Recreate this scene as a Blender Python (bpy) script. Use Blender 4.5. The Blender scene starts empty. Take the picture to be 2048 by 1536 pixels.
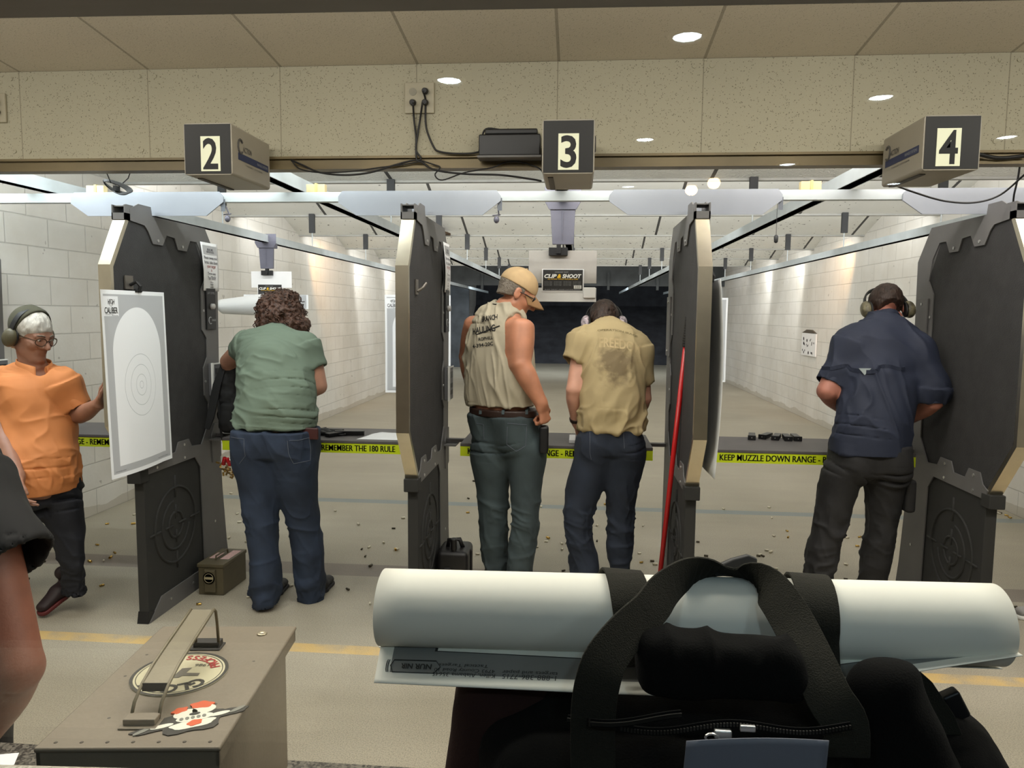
import bpy, bmesh, math, random
import numpy as np
from mathutils import Vector, Matrix, noise as mnoise
from mathutils.bvhtree import BVHTree

# ------------------------------------------------------------------ camera, world, exposure, lights
SC = bpy.context.scene
COL = SC.collection
SC.view_settings.view_transform = 'Standard'
SC.view_settings.look = 'None'
SC.view_settings.gamma = 1.0
SC.view_settings.use_curve_mapping = False
SC.view_settings.exposure = 0.0

FPX, CAMZ = 1500.0, 1.6
_d = np.array([131.0, 140.0, -FPX]); _d /= np.linalg.norm(_d)
_x = np.array([1.0, -0.017, 0.0]); _x[2] = -(_x[0]*_d[0] + _x[1]*_d[1]) / _d[2]; _x /= np.linalg.norm(_x)
_z = np.cross(_x, _d)
W2C = np.stack([_x, _d, _z], 1)                     # world axes -> camera axes
cam_data = bpy.data.cameras.new('camera')
cam_data.sensor_fit = 'HORIZONTAL'; cam_data.sensor_width = 36.0
cam_data.lens = 36.0 * FPX / 2048.0
cam_data.clip_start = 0.02; cam_data.clip_end = 80
cam = bpy.data.objects.new('camera', cam_data); COL.objects.link(cam)
_m = Matrix(W2C.T.tolist()).to_4x4(); _m.translation = Vector((0, 0, CAMZ))
cam.matrix_world = _m
SC.camera = cam

def _ray(px, py):
    return W2C.T @ np.array([px - 1024.0, 768.0 - py, -FPX])
def P(px, py, Y):
    """a world point at distance Y down range, measured off the photograph"""
    r = _ray(px, py); return np.array([0, 0, CAMZ]) + r * (Y / r[1])
def PZ(px, py, Z):
    r = _ray(px, py); return np.array([0, 0, CAMZ]) + r * ((Z - CAMZ) / r[2])

world = bpy.data.worlds.new('world'); SC.world = world
world.use_nodes = True
world.node_tree.nodes['Background'].inputs[0].default_value = (0.02, 0.02, 0.022, 1)
world.node_tree.nodes['Background'].inputs[1].default_value = 0.2

def area(name, loc, direction, sx, sy, power, color, spread=180):
    l = bpy.data.lights.new(name, 'AREA'); l.shape = 'RECTANGLE'; l.size = sx; l.size_y = sy
    l.energy = power; l.color = color; l.spread = math.radians(spread)
    o = bpy.data.objects.new(name, l); COL.objects.link(o)
    o.location = loc
    o.rotation_euler = Vector(direction).to_track_quat('-Z', 'Y').to_euler()
    return o
def spot(name, loc, target, power, color, ang=60, blend=0.6, r=0.05):
    l = bpy.data.lights.new(name, 'SPOT'); l.energy = power; l.color = color
    l.spot_size = math.radians(ang); l.spot_blend = blend; l.shadow_soft_size = r
    o = bpy.data.objects.new(name, l); COL.objects.link(o); o.location = loc
    o.rotation_euler = (Vector(target) - Vector(loc)).to_track_quat('-Z', 'Y').to_euler()
    return o
WARMW = (1.0, 0.955, 0.88); COOLW = (0.90, 0.96, 1.0); ORANGE = (1.0, 0.55, 0.22)
# fluorescent strips on the firing bay ceiling, plus unseen fills added for brightness
for lx in (-2.6, -0.9, 0.8, 2.5):
    area('bay_strip_light', (lx, 1.75, 2.66), (0, 0.12, -1), 1.2, 0.18, 20, WARMW)
    area('bay_side_fill', (lx, 1.75, 2.60), (0, 0.85, 0.5), 1.2, 0.10, 1.5, WARMW)  # unseen side fill added to brighten the header and ceiling
    area('bay_up_fill', (lx, 1.75, 2.50), (0, 0.35, 1), 1.2, 0.10, 8, (1, .97, .93))  # unseen uplight added to lift the bay ceiling
    area('counter_fill', (lx, 1.22, 2.72), (0, -0.1, -1), 1.2, 0.14, 10, (1.0, 0.97, 0.86))  # unseen strip added to brighten the things on the counter
# strips hidden behind the header, lighting the stalls and the first ceiling baffle
for lx, c in ((-2.9, (.86, .94, 1)), (-1.5, COOLW), (-0.1, (1, .97, .95)), (1.3, (1, .94, .93)), (2.7, (1, .94, .93))):
    area('stall_strip_light', (lx, 3.30, 2.55), (0, 0.45, -1), 1.1, 0.06, 24 if lx < -2 else 11, c)
    area('stall_up_light', (lx, 3.34, 2.45), (0, 0.8, 1), 1.1, 0.08, 22, c)
# cool downlights of the lobby, behind and above the camera
for lx in (-0.75, 0.35, 1.4):
    spot('lobby_downlight', (lx, -1.25, 2.68), (lx * 0.8, 0.7, 1.0), 26, (0.62, 0.85, 1.0), 56, 0.5, 0.06)
# strips above the lower edge of each ceiling baffle
ZB = 2.62
BAFY = [5.85 + 2.03 * i for i in range(6)]
for i, by in enumerate(BAFY):
    area('range_strip_light', (-0.1, by + 0.10, ZB + 0.12), (0, 1, 0.06), 6.8, 0.1, (88, 82, 78, 74, 74, 50)[i], (1, .99, .98))
spot('wall_lamp', (-3.2, 9.9, 2.75), (-3.74, 11.2, 1.9), 85, ORANGE, 60)
spot('wall_lamp', (3.15, 9.9, 2.75), (3.58, 11.0, 1.9), 75, ORANGE, 60)
for yy in (12.1, 14.1):
    spot('wall_lamp', (-3.25, yy, 2.8), (-3.74, yy + 1.2, 1.6), 85, (1, .98, .95), 60)
    spot('wall_lamp', (3.15, yy, 2.8), (3.58, yy + 1.2, 1.6), 85, (1, .98, .95), 60)
area('trap_light', (-0.1, 19.4, 2.62), (0, 0.8, -0.75), 6.0, 0.1, 150, (.85, .93, 1.0))

# ------------------------------------------------------------------ materials
def s2l(c):
    return tuple((v / 12.92 if v <= 0.04045 else ((v + 0.055) / 1.055) ** 2.4) for v in c)
MATS = {}
def mat(name, rgb, rough=0.6, metal=0.0, var=0.0, vscale=8.0, bump=0.0, bscale=60.0, spec=0.5, sheen=0.0, stretch=None, var2=None):
    """principled surface; rgb in display values; optional soft colour variation and bump"""
    if name in MATS: return MATS[name]
    m = bpy.data.materials.new(name); m.use_nodes = True
    nt = m.node_tree; b = nt.nodes['Principled BSDF']
    c = s2l(rgb)
    b.inputs['Base Color'].default_value = (*c, 1); b.inputs['Roughness'].default_value = rough
    b.inputs['Metallic'].default_value = metal; b.inputs['Specular IOR Level'].default_value = spec
    if sheen: b.inputs['Sheen Weight'].default_value = sheen
    tc = nt.nodes.new('ShaderNodeTexCoord'); src = tc.outputs['Object']
    if stretch:
        mp = nt.nodes.new('ShaderNodeMapping'); mp.inputs['Scale'].default_value = stretch
        nt.links.new(src, mp.inputs['Vector']); src = mp.outputs['Vector']
    if var:
        n = nt.nodes.new('ShaderNodeTexNoise'); n.inputs['Scale'].default_value = vscale; n.inputs['Detail'].default_value = 4
        nt.links.new(src, n.inputs['Vector'])
        r = nt.nodes.new('ShaderNodeValToRGB')
        lo = tuple(max(0, v * (1 - var)) for v in c); hi = tuple(min(1, v * (1 + var)) for v in c)
        if var2: hi = s2l(var2)
        r.color_ramp.elements[0].position = 0.3; r.color_ramp.elements[1].position = 0.7
        r.color_ramp.elements[0].color = (*lo, 1); r.color_ramp.elements[1].color = (*hi, 1)
        nt.links.new(n.outputs['Fac'], r.inputs['Fac']); nt.links.new(r.outputs['Color'], b.inputs['Base Color'])
    if bump:
        n2 = nt.nodes.new('ShaderNodeTexNoise'); n2.inputs['Scale'].default_value = bscale; n2.inputs['Detail'].default_value = 3
        nt.links.new(src, n2.inputs['Vector'])
        bp = nt.nodes.new('ShaderNodeBump'); bp.inputs['Strength'].default_value = bump; bp.inputs['Distance'].default_value = 0.01
        nt.links.new(n2.outputs['Fac'], bp.inputs['Height']); nt.links.new(bp.outputs['Normal'], b.inputs['Normal'])
    MATS[name] = m
    return m
def emit_mat(name, rgb, strength):
    m = bpy.data.materials.new(name); m.use_nodes = True; nt = m.node_tree
    nt.nodes.clear(); e = nt.nodes.new('ShaderNodeEmission'); o = nt.nodes.new('ShaderNodeOutputMaterial')
    e.inputs[0].default_value = (*rgb, 1); e.inputs[1].default_value = strength
    nt.links.new(e.outputs[0], o.inputs[0]); MATS[name] = m; return m
class NG:
    """tiny node helper for the room surfaces"""
    def __init__(s, name, rough=0.8):
        s.m = bpy.data.materials.new(name); s.m.use_nodes = True; s.nt = s.m.node_tree
        s.b = s.nt.nodes['Principled BSDF']; s.b.inputs['Roughness'].default_value = rough
        s.tc = s.nt.nodes.new('ShaderNodeTexCoord').outputs['Object']; MATS[name] = s.m
    def n(s, t, **kw):
        nd = s.nt.nodes.new('ShaderNode' + t)
        for k, v in kw.items(): setattr(nd, k, v)
        return nd
    def l(s, a, b): s.nt.links.new(a, b)
    def mapping(s, scale=(1, 1, 1), loc=(0, 0, 0), rot=(0, 0, 0), src=None):
        mp = s.n('Mapping'); mp.inputs['Scale'].default_value = scale; mp.inputs['Location'].default_value = loc
        mp.inputs['Rotation'].default_value = rot; s.l(src or s.tc, mp.inputs['Vector']); return mp.outputs['Vector']
    def noise(s, scale, detail=3, src=None, rough=0.5):
        nd = s.n('TexNoise'); nd.inputs['Scale'].default_value = scale; nd.inputs['Detail'].default_value = detail
        nd.inputs['Roughness'].default_value = rough; s.l(src or s.tc, nd.inputs['Vector']); return nd.outputs['Fac']
    def ramp(s, fac, stops):
        r = s.n('ValToRGB'); els = r.color_ramp.elements
        while len(els) < len(stops): els.new(0.5)
        for e, (p, c) in zip(els, stops): e.position = p; e.color = (*c, 1) if len(c) == 3 else c
        s.l(fac, r.inputs['Fac']); return r.outputs['Color']
    def math(s, op, a, b=None, c=None):
        nd = s.n('Math', operation=op)
        for i, v in enumerate((a, b, c)):
            if v is None: continue
            if isinstance(v, (int, float)): nd.inputs[i].default_value = v
            else: s.l(v, nd.inputs[i])
        return nd.outputs[0]
    def mix(s, fac, a, b, blend='MIX'):
        nd = s.n('Mix', data_type='RGBA', blend_type=blend)
        for i, v in ((0, fac), (6, a), (7, b)):
            if isinstance(v, (int, float)): nd.inputs[i].default_value = v
            elif isinstance(v, tuple): nd.inputs[i].default_value = (*v, 1)
            else: s.l(v, nd.inputs[i])
        return nd.outputs[2]
    def xyz(s):
        nd = s.n('SeparateXYZ'); s.l(s.tc, nd.inputs[0]); return nd.outputs
    def color(s, c): s.l(c, s.b.inputs['Base Color'])
    def bump(s, h, strength=0.3, dist=0.01):
        bp = s.n('Bump'); bp.inputs['Strength'].default_value = strength; bp.inputs['Distance'].default_value = dist
        s.l(h, bp.inputs['Height']); s.l(bp.outputs['Normal'], s.b.inputs['Normal'])

# ------------------------------------------------------------------ mesh helpers
class MB:
    """collects shapes (world coordinates) that become ONE mesh"""
    def __init__(s): s.v = []; s.f = []
    def add(s, vs, fs):
        o = len(s.v); s.v += [tuple(map(float, p)) for p in vs]; s.f += [tuple(i + o for i in f) for f in fs]; return s
    def box(s, a, b, M=None):
        (x0, y0, z0), (x1, y1, z1) = a, b
        vs = [(x0,y0,z0),(x1,y0,z0),(x1,y1,z0),(x0,y1,z0),(x0,y0,z1),(x1,y0,z1),(x1,y1,z1),(x0,y1,z1)]
        if M is not None: vs = [tuple(M @ Vector(p)) for p in vs]
        return s.add(vs, [(0,3,2,1),(4,5,6,7),(0,1,5,4),(1,2,6,5),(2,3,7,6),(3,0,4,7)])
    def quad(s, a, b, c, d): return s.add([a, b, c, d], [(0, 1, 2, 3)])
    def prism(s, poly, axis, a, b):
        """polygon in the plane across 'axis' (for x: (y,z); y: (x,z); z: (x,y)) pushed from a to b"""
        def pt(p, h):
            return (h, p[0], p[1]) if axis == 'x' else (p[0], h, p[1]) if axis == 'y' else (p[0], p[1], h)
        n = len(poly); vs = [pt(p, a) for p in poly] + [pt(p, b) for p in poly]
        return s.add(vs, [tuple(range(n)), tuple(range(2*n-1, n-1, -1))] + [(i, (i+1) % n + 0, (i+1) % n + n, i + n) for i in range(n)])
    def tube(s, pts, r, n=8, closed=False, cap=True, flat=None):
        pts = [np.array(p, float) for p in pts]; m = len(pts); rs = r if isinstance(r, (list, tuple)) else [r] * m
        prev = None; vs = []
        for i, p in enumerate(pts):
            if closed: t = pts[(i+1) % m] - pts[i-1]
            else: t = pts[min(i+1, m-1)] - pts[max(i-1, 0)]
            t = t / (np.linalg.norm(t) + 1e-12)
            if prev is None:
                u = np.cross(t, (0, 0, 1.0)); u = np.cross(t, (1.0, 0, 0)) if np.linalg.norm(u) < 0.1 else u
            else: u = prev - t * np.dot(prev, t)
            u /= np.linalg.norm(u) + 1e-12; prev = u; w = np.cross(t, u)
            for k in range(n):
                a = 2 * math.pi * k / n; vs.append(p + rs[i] * (math.cos(a) * u + math.sin(a) * w))
        fs = []
        for i in range(m if closed else m - 1):
            j = (i + 1) % m
            for k in range(n): fs.append((i*n+k, i*n+(k+1) % n, j*n+(k+1) % n, j*n+k))
        if cap and not closed: fs += [tuple(range(n-1, -1, -1)), tuple(range((m-1)*n, m*n))]
        return s.add(vs, fs)
    def cyl(s, a, b, r0, r1=None, n=20): return s.tube([a, b], [r0, r0 if r1 is None else r1], n)
    def strap(s, pts, side, w, t):
        """flat webbing: centre line, width direction per point (or one), width, thickness"""
        pts = [np.array(p, float) for p in pts]; m = len(pts); vs = []
        sides = side if isinstance(side, list) else [side] * m
        ws = w if isinstance(w, list) else [w] * m
        for i, p in enumerate(pts):
            tg = pts[min(i+1, m-1)] - pts[max(i-1, 0)]; tg /= np.linalg.norm(tg)
            u = np.array(sides[i], float); u -= tg * np.dot(u, tg); u /= np.linalg.norm(u); nn = np.cross(tg, u)
            for a, b in ((-1, -1), (1, -1), (1, 1), (-1, 1)): vs.append(p + u * a * ws[i] / 2 + nn * b * t / 2)
        fs = [(3, 2, 1, 0), tuple(range(4*m-4, 4*m))]
        for i in range(m - 1):
            for k in range(4): fs.append((i*4+k, i*4+(k+1) % 4, i*4+4+(k+1) % 4, i*4+4+k))
        return s.add(vs, fs)
    def lathe(s, prof, c, axis=(0, 0, 1), n=24):
        """profile [(radius, height)] turned about an axis through c"""
        ax = np.array(axis, float); ax /= np.linalg.norm(ax)
        u = np.cross(ax, (0, 0, 1.0)); u = np.array((1.0, 0, 0)) if np.linalg.norm(u) < 0.1 else u
        u /= np.linalg.norm(u); w = np.cross(ax, u); c = np.array(c, float); vs = []
        for r, h in prof:
            for k in range(n):
                a = 2 * math.pi * k / n; vs.append(c + ax * h + r * (math.cos(a) * u + math.sin(a) * w))
        fs = [(i*n+k, i*n+(k+1) % n, (i+1)*n+(k+1) % n, (i+1)*n+k) for i in range(len(prof)-1) for k in range(n)]
        if prof[0][0] > 1e-6: fs.append(tuple(range(n-1, -1, -1)))
        if prof[-1][0] > 1e-6: fs.append(tuple(range((len(prof)-1)*n, len(prof)*n)))
        return s.add(vs, fs)
    def sphere(s, c, r, n=16, m=10):
        r = (r, r, r) if isinstance(r, (int, float)) else r
        vs = []; fs = []
        for i in range(m + 1):
            th = math.pi * i / m
            for k in range(n):
                a = 2 * math.pi * k / n
                vs.append((c[0]+r[0]*math.sin(th)*math.cos(a), c[1]+r[1]*math.sin(th)*math.sin(a), c[2]+r[2]*math.cos(th)))
        for i in range(m):
            for k in range(n): fs.append((i*n+k, (i+1)*n+k, (i+1)*n+(k+1) % n, i*n+(k+1) % n))
        return s.add(vs, fs)
    def grid(s, fn, nu, nv):
        vs = [fn(i / nu, j / nv) for i in range(nu + 1) for j in range(nv + 1)]
        fs = [(i*(nv+1)+j, (i+1)*(nv+1)+j, (i+1)*(nv+1)+j+1, i*(nv+1)+j+1) for i in range(nu) for j in range(nv)]
        return s.add(vs, fs)
    def xform(s, M):
        s.v = [tuple(M @ Vector(p)) for p in s.v]; return s

BASE = {}
def link(name, me, parent, m, base):
    o = bpy.data.objects.new(name, me); COL.objects.link(o)
    if m is not None: me.materials.append(m)
    if parent is not None: o.parent = parent; BASE[o.name] = base
    else: o.location = base; BASE[o.name] = base
    return o
def build(name, mb, m, parent=None, base=None, smooth=False, bevel=0.0, weld=False, solid=0.0, seg=2):
    base = Vector(BASE[parent.name]) if parent is not None else Vector(base if base is not None else (0, 0, 0))
    me = bpy.data.meshes.new(name)
    me.from_pydata([(x - base.x, y - base.y, z - base.z) for x, y, z in mb.v], [], mb.f)
    bm = bmesh.new(); bm.from_mesh(me)
    if weld: bmesh.ops.remove_doubles(bm, verts=bm.verts, dist=1e-5)
    bmesh.ops.recalc_face_normals(bm, faces=bm.faces)
    bm.to_mesh(me); bm.free()
    if smooth: me.shade_smooth()
    o = link(name, me, parent, m, base)
    if solid:
        md = o.modifiers.new('thick', 'SOLIDIFY'); md.thickness = solid; md.offset = 0
    if bevel:
        md = o.modifiers.new('bevel', 'BEVEL'); md.width = bevel; md.segments = seg; md.limit_method = 'ANGLE'; md.angle_limit = 0.6
        me.shade_smooth()
        wn = o.modifiers.new('wn', 'WEIGHTED_NORMAL'); wn.keep_sharp = True
    return o
def tag(o, label=None, cat=None, group=None, kind=None):
    if label: o['label'] = label
    if cat: o['category'] = cat
    if group: o['group'] = group
    if kind: o['kind'] = kind
    return o
def thing(name, label, cat, base, group=None):
    o = bpy.data.objects.new(name, None); COL.objects.link(o); o.location = base; o.empty_display_size = 0.05
    BASE[o.name] = Vector(base); return tag(o, label, cat, group)
def struct(name, mb, m, **k):
    return tag(build(name, mb, m, **k), kind='structure')
def dup(root, loc, rotz=None, label=None, group=None):
    r = root.copy(); COL.objects.link(r); r.location = loc
    if rotz is not None: r.rotation_euler = (root.rotation_euler[0], root.rotation_euler[1], rotz)
    if label: r['label'] = label
    if group: r['group'] = group
    for ch in list(root.children):
        c = ch.copy(); COL.objects.link(c); c.parent = r
        for g in list(ch.children):
            d = g.copy(); COL.objects.link(d); d.parent = c
    BASE[r.name] = Vector(loc)
    return r

_fonts = {}
def text_mb(s, size, sx=1.0, bold=0.0, italic=0.0, depth=0.0, align='CENTER', spacing=1.0):
    cu = bpy.data.curves.new('t', 'FONT'); cu.body = s; cu.size = size; cu.offset = bold * size
    cu.shear = italic; cu.align_x = align; cu.align_y = 'CENTER'; cu.space_character = spacing; cu.resolution_u = 3
    o = bpy.data.objects.new('t', cu); COL.objects.link(o)
    dg = bpy.context.evaluated_depsgraph_get(); me = bpy.data.meshes.new_from_object(o.evaluated_get(dg))
    mb = MB(); mb.v = [(v.co.x * sx, v.co.y, v.co.z) for v in me.vertices]; mb.f = [tuple(p.vertices) for p in me.polygons]
    bpy.data.objects.remove(o); bpy.data.curves.remove(cu); bpy.data.meshes.remove(me)
    if mb.v:
        ys = [v[1] for v in mb.v]; xs = [v[0] for v in mb.v]; cy = (min(ys) + max(ys)) / 2; cx = (min(xs) + max(xs)) / 2 if align == 'CENTER' else 0
        mb.v = [(x - cx, y - cy, z) for x, y, z in mb.v]
    return mb
def place(mb, origin, right, up):
    """lay a flat text/outline (its x,y) into the world on a plane given by right and up"""
    r = Vector(right).normalized(); u = Vector(up).normalized(); o = Vector(origin); n = r.cross(u)
    mb.v = [tuple(o + r * x + u * y + n * z) for x, y, z in mb.v]; return mb
def fit_text(s, width, height, bold=0.0, italic=0.0):
    """text scaled to exactly width x height"""
    mb = text_mb(s, 1.0, bold=bold, italic=italic)
    xs = [v[0] for v in mb.v]; ys = [v[1] for v in mb.v]; w = max(xs) - min(xs); h = max(ys) - min(ys)
    mb.v = [(x * width / w, y * height / h, z) for x, y, z in mb.v]; return mb
# ------------------------------------------------------------------ the setting
XL, XR = -3.74, 3.58
# --- floor: sealed concrete with painted lines
g = NG('floor_concrete', 0.5)
ge = g.xyz()
n1 = g.noise(1.1, 5); n2 = g.noise(190, 2); n3 = g.noise(3.5, 4, src=g.mapping((0.35, 2.2, 1)))
base = g.mix(n1, s2l((0.60, 0.57, 0.50)), s2l((0.72, 0.69, 0.62)))
base = g.mix(g.math('MULTIPLY', n3, 0.35), base, s2l((0.47, 0.45, 0.40)))
speck = g.ramp(n2, [(0.36, (0.62, 0.62, 0.62)), (0.5, (1, 1, 1)), (0.66, (1.18, 1.16, 1.13))])
base = g.mix(0.75, base, speck, 'MULTIPLY')
wear = g.ramp(g.noise(6, 5), [(0.35, (0.25,)*3), (0.55, (1,)*3)])
def band(y0, y1):
    return g.math('MULTIPLY', g.math('GREATER_THAN', ge[1], y0), g.math('LESS_THAN', ge[1], y1))
yl = g.math('MULTIPLY', band(3.31, 3.40), g.math('MULTIPLY', wear, 0.62))
base = g.mix(yl, base, s2l((0.86, 0.70, 0.36)))
base = g.mix(g.math('MULTIPLY', band(6.07, 6.19), 0.75), base, s2l((0.47, 0.53, 0.55)))
base = g.mix(g.math('MULTIPLY', band(4.34, 4.55), 0.62), base, s2l((0.40, 0.35, 0.34)))
cr = g.math('LESS_THAN', g.math('ABSOLUTE', g.math('SUBTRACT', ge[0], -0.03)), 0.006)
base = g.mix(g.math('MULTIPLY', cr, 0.25), base, s2l((0.34, 0.33, 0.31)))
g.color(base); g.bump(n2, 0.05, 0.003)
mb = MB(); mb.box((XL - 0.2, 0.6, -0.1), (XR + 0.2, 28.5, 0.0)); struct('floor', mb, MATS['floor_concrete'])

# --- painted block walls
def block_wall(name, base_c):
    g = NG(name, 0.55)
    xyz = g.xyz(); cv = g.n('CombineXYZ'); g.l(xyz[1], cv.inputs[0]); g.l(xyz[2], cv.inputs[1])
    br = g.n('TexBrick'); g.l(cv.outputs[0], br.inputs['Vector'])
    br.inputs['Scale'].default_value = 1.0; br.inputs['Brick Width'].default_value = 0.406; br.inputs['Row Height'].default_value = 0.203
    br.inputs['Mortar Size'].default_value = 0.006; br.inputs['Mortar Smooth'].default_value = 0.6
    br.inputs['Color1'].default_value = (*s2l(base_c), 1); br.inputs['Color2'].default_value = (*s2l(tuple(v * 0.975 for v in base_c)), 1)
    br.inputs['Mortar'].default_value = (*s2l(tuple(v * 0.88 for v in base_c)), 1)
    dirt = g.ramp(g.noise(1.3, 6, rough=0.65), [(0.42, (1,)*3), (0.75, (0.80, 0.77, 0.72))])
    c = g.mix(0.8, br.outputs['Color'], dirt, 'MULTIPLY')
    low = g.math('MULTIPLY', g.math('LESS_THAN', xyz[2], g.math('MULTIPLY', g.noise(2.2, 5), 0.16)), 0.5)
    c = g.mix(low, c, s2l((0.62, 0.58, 0.50)))
    chip = g.math('GREATER_THAN', g.noise(14, 2), 0.73)
    c = g.mix(g.math('MULTIPLY', chip, 0.55), c, s2l((0.52, 0.50, 0.46)))
    g.color(c)
    h = g.math('ADD', g.math('MULTIPLY', br.outputs['Fac'], -1.0), g.math('MULTIPLY', g.noise(45, 3), 0.35))
    g.bump(h, 0.45, 0.008)
    return g.m
mw = block_wall('painted_block', (0.87, 0.86, 0.835))
mb = MB(); mb.box((XL - 0.2, 0.6, 0), (XL, 28.5, 3.5)); struct('wall_left', mb, mw)
mb = MB(); mb.box((XR, 0.6, 0), (XR + 0.2, 28.5, 3.5)); struct('wall_right', mb, mw)

# --- speckled acoustic board: sloping ceiling of the bay and the header above the stalls
def acoustic(name, col, dark, joints):
    g = NG(name, 0.9); xyz = g.xyz()
    sp = g.n('TexVoronoi'); sp.inputs['Scale'].default_value = 120; sp.inputs['Randomness'].default_value = 1.0
    g.l(g.mapping((1, 1, 1)), sp.inputs['Vector'])
    wob = g.noise(160, 2)
    d = g.math('ADD', sp.outputs['Distance'], g.math('MULTIPLY', wob, 0.25))
    keep = g.math('GREATER_THAN', g.noise(55, 1), 0.47)
    dots = g.math('MULTIPLY', g.math('LESS_THAN', d, 0.36), keep)
    c = g.mix(g.noise(2.0, 4), s2l(col), s2l(tuple(v * 0.93 for v in col)))
    c = g.mix(g.math('MULTIPLY', dots, dark), c, s2l((0.24, 0.22, 0.16)))
    if joints:
        f = g.math('FRACT', g.math('DIVIDE', g.math('ADD', xyz[0], 10.0 * 0.59 + 0.10), 0.59))
        j = g.math('LESS_THAN', g.math('ABSOLUTE', g.math('SUBTRACT', f, 0.5)), 1.1) if False else g.math('LESS_THAN', f, joints)
        c = g.mix(g.math('MULTIPLY', j, 0.45), c, s2l((0.30, 0.27, 0.21)))
    g.color(c); g.bump(g.noise(120, 2), 0.25, 0.004)
    return g.m
mb = MB()
def ceil_z(y): return 2.635 + (3.2 - y) * 0.1007
mb.prism([(0.6, ceil_z(0.6)), (3.2, 2.635), (3.26, 2.635), (3.26, 3.4), (0.6, 3.4)], 'x', XL - 0.2, XR + 0.2)
struct('ceiling', mb, acoustic('ceiling_board', (0.80, 0.765, 0.69), 0.4, 0.02))
mb = MB(); mb.box((XL - 0.2, 3.2, 2.262), (XR + 0.2, 3.26, 2.634))
mh = acoustic('header_board', (0.70, 0.678, 0.59), 0.62, 0.007)
# washers and screws at the board joints belong to the header
for i in range(-6, 7):
    for dx in (-0.035, 0.035):
        for zz in (2.295, 2.605):
            x = -0.10 + 0.59 * i + dx
            mb.cyl((x, 3.2, zz), (x, 3.196, zz), 0.009, n=12)
struct('wall_header', mb, mh)
mb = MB()
mb.prism([(3.2, 2.262), (3.2, 2.252), (3.215, 2.252), (3.215, 2.22), (3.2, 2.22), (3.2, 2.208), (3.27, 2.208), (3.27, 2.262)], 'x', XL, XR)
struct('trim_1', mb, mat('header_steel', (0.42, 0.37, 0.26), 0.45, 0.3, var=0.25, vscale=3))
# roof slab over the range, behind the baffles
mb = MB(); mb.box((XL - 0.2, 3.26, 3.42), (XR + 0.2, 28.5, 3.5)); struct('ceiling_range', mb, mat('roof_slab', (0.55, 0.53, 0.5), 0.9))

# --- ceiling baffles: long tilted boards, the far edge low
def baffle_mat(name, pocks, rough_pop):
    g = NG(name, 0.85); xyz = g.xyz()
    c = g.mix(g.noise(2.5, 5), s2l((0.93, 0.93, 0.91)), s2l((0.85, 0.85, 0.82)))
    pk = g.math('GREATER_THAN', g.noise(24, 2), pocks)
    c = g.mix(g.math('MULTIPLY', pk, 0.85), c, s2l((0.22, 0.20, 0.18)))
    f = g.math('FRACT', g.math('DIVIDE', g.math('ADD', xyz[0], 12.2 + 0.25), 1.22))
    j = g.math('LESS_THAN', f, 0.024)
    c = g.mix(g.math('MULTIPLY', j, 0.92), c, s2l((0.10, 0.10, 0.10)))
    g.color(c); g.bump(g.noise(rough_pop, 3), 0.8 if rough_pop < 100 else 0.3, 0.02 if rough_pop < 100 else 0.006)
    return g.m
NAMES = ('nearest', 'second', 'third', 'fourth', 'fifth', 'farthest')
for i, by in enumerate(BAFY):
    y0 = 3.30 if i == 0 else by - 2.03 - 0.15
    z0 = ZB + 0.72 if i else ZB + 0.42
    n = Vector((0, -(ZB - z0), by - y0)).normalized()
    mb = MB()
    mb.prism([(y0, z0), (by, ZB), (by, ZB + 0.05), (y0, z0 + 0.05)], 'x', XL, XR)
    o = build('ceiling_baffle', mb, baffle_mat('baffle_board_%d' % i, (0.76, 0.72, 0.70, 0.68, 0.66, 0.65)[i], 60 if i == 0 else 150), base=(0, by, ZB))
    tag(o, 'pale sloping ceiling baffle board spanning the range, %s row from the shooters' % NAMES[i], 'ceiling baffle', 'ceiling baffles down the range')
    mb = MB(); mb.box((XL, by - 0.004, ZB - 0.016), (XR, by + 0.05, ZB + 0.006)); build('row_shade_strip', mb, mat('baffle_row_shade', (0.66, 0.66, 0.64), 0.8, var=0.1, vscale=5), o)  # strip added to draw the shadow gap between baffle rows
# a board missing its facing, brown patch on the left
mb = MB(); mb.prism([(-2.05, 9.30), (-1.72, 9.32), (-1.66, 9.78), (-1.98, 9.80)], 'z', 2.60, 2.63)
o = build('torn_board', mb, mat('torn_brown', (0.30, 0.23, 0.16), 0.95, var=0.4, vscale=20), base=(-1.85, 9.55, 2.60))
tag(o, 'torn brown board piece hanging under the ceiling baffle at left', 'board')

# --- bullet trap at the far end
mtrap = mat('trap_rubber', (0.21, 0.215, 0.235), 0.95, var=0.35, vscale=3)
mb = MB(); mb.prism([(24.2, 0), (28.2, 0), (28.2, 3.3), (27.8, 3.3), (27.6, 1.9)], 'x', XL, XR); struct('wall_back', mb, mtrap)
mb = MB(); mb.box((XL, 18.9, 2.30), (XR, 19.0, 2.74)); mb.box((XL, 18.9, 2.74), (XR, 24, 2.80))
for x in (-2.4, -1.1, 0.75, 1.95):
    mb.box((x - 0.03, 18.85, 2.2), (x + 0.03, 18.9, 2.62))
struct('trim_2', mb, mat('trap_hood', (0.27, 0.285, 0.29), 0.7, 0.2, var=0.25, vscale=4))
for sgn, xx in ((1, XL), (-1, XR)):
    mb = MB(); mb.box((min(xx, xx + sgn * 0.55), 22.0, 0), (max(xx, xx + sgn * 0.55), 22.1, 2.74))
    struct('wall_trap_' + ('left' if sgn > 0 else 'right'), mb, mat('trap_cheek', (0.27, 0.285, 0.30), 0.9, var=0.3, vscale=3))

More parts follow.
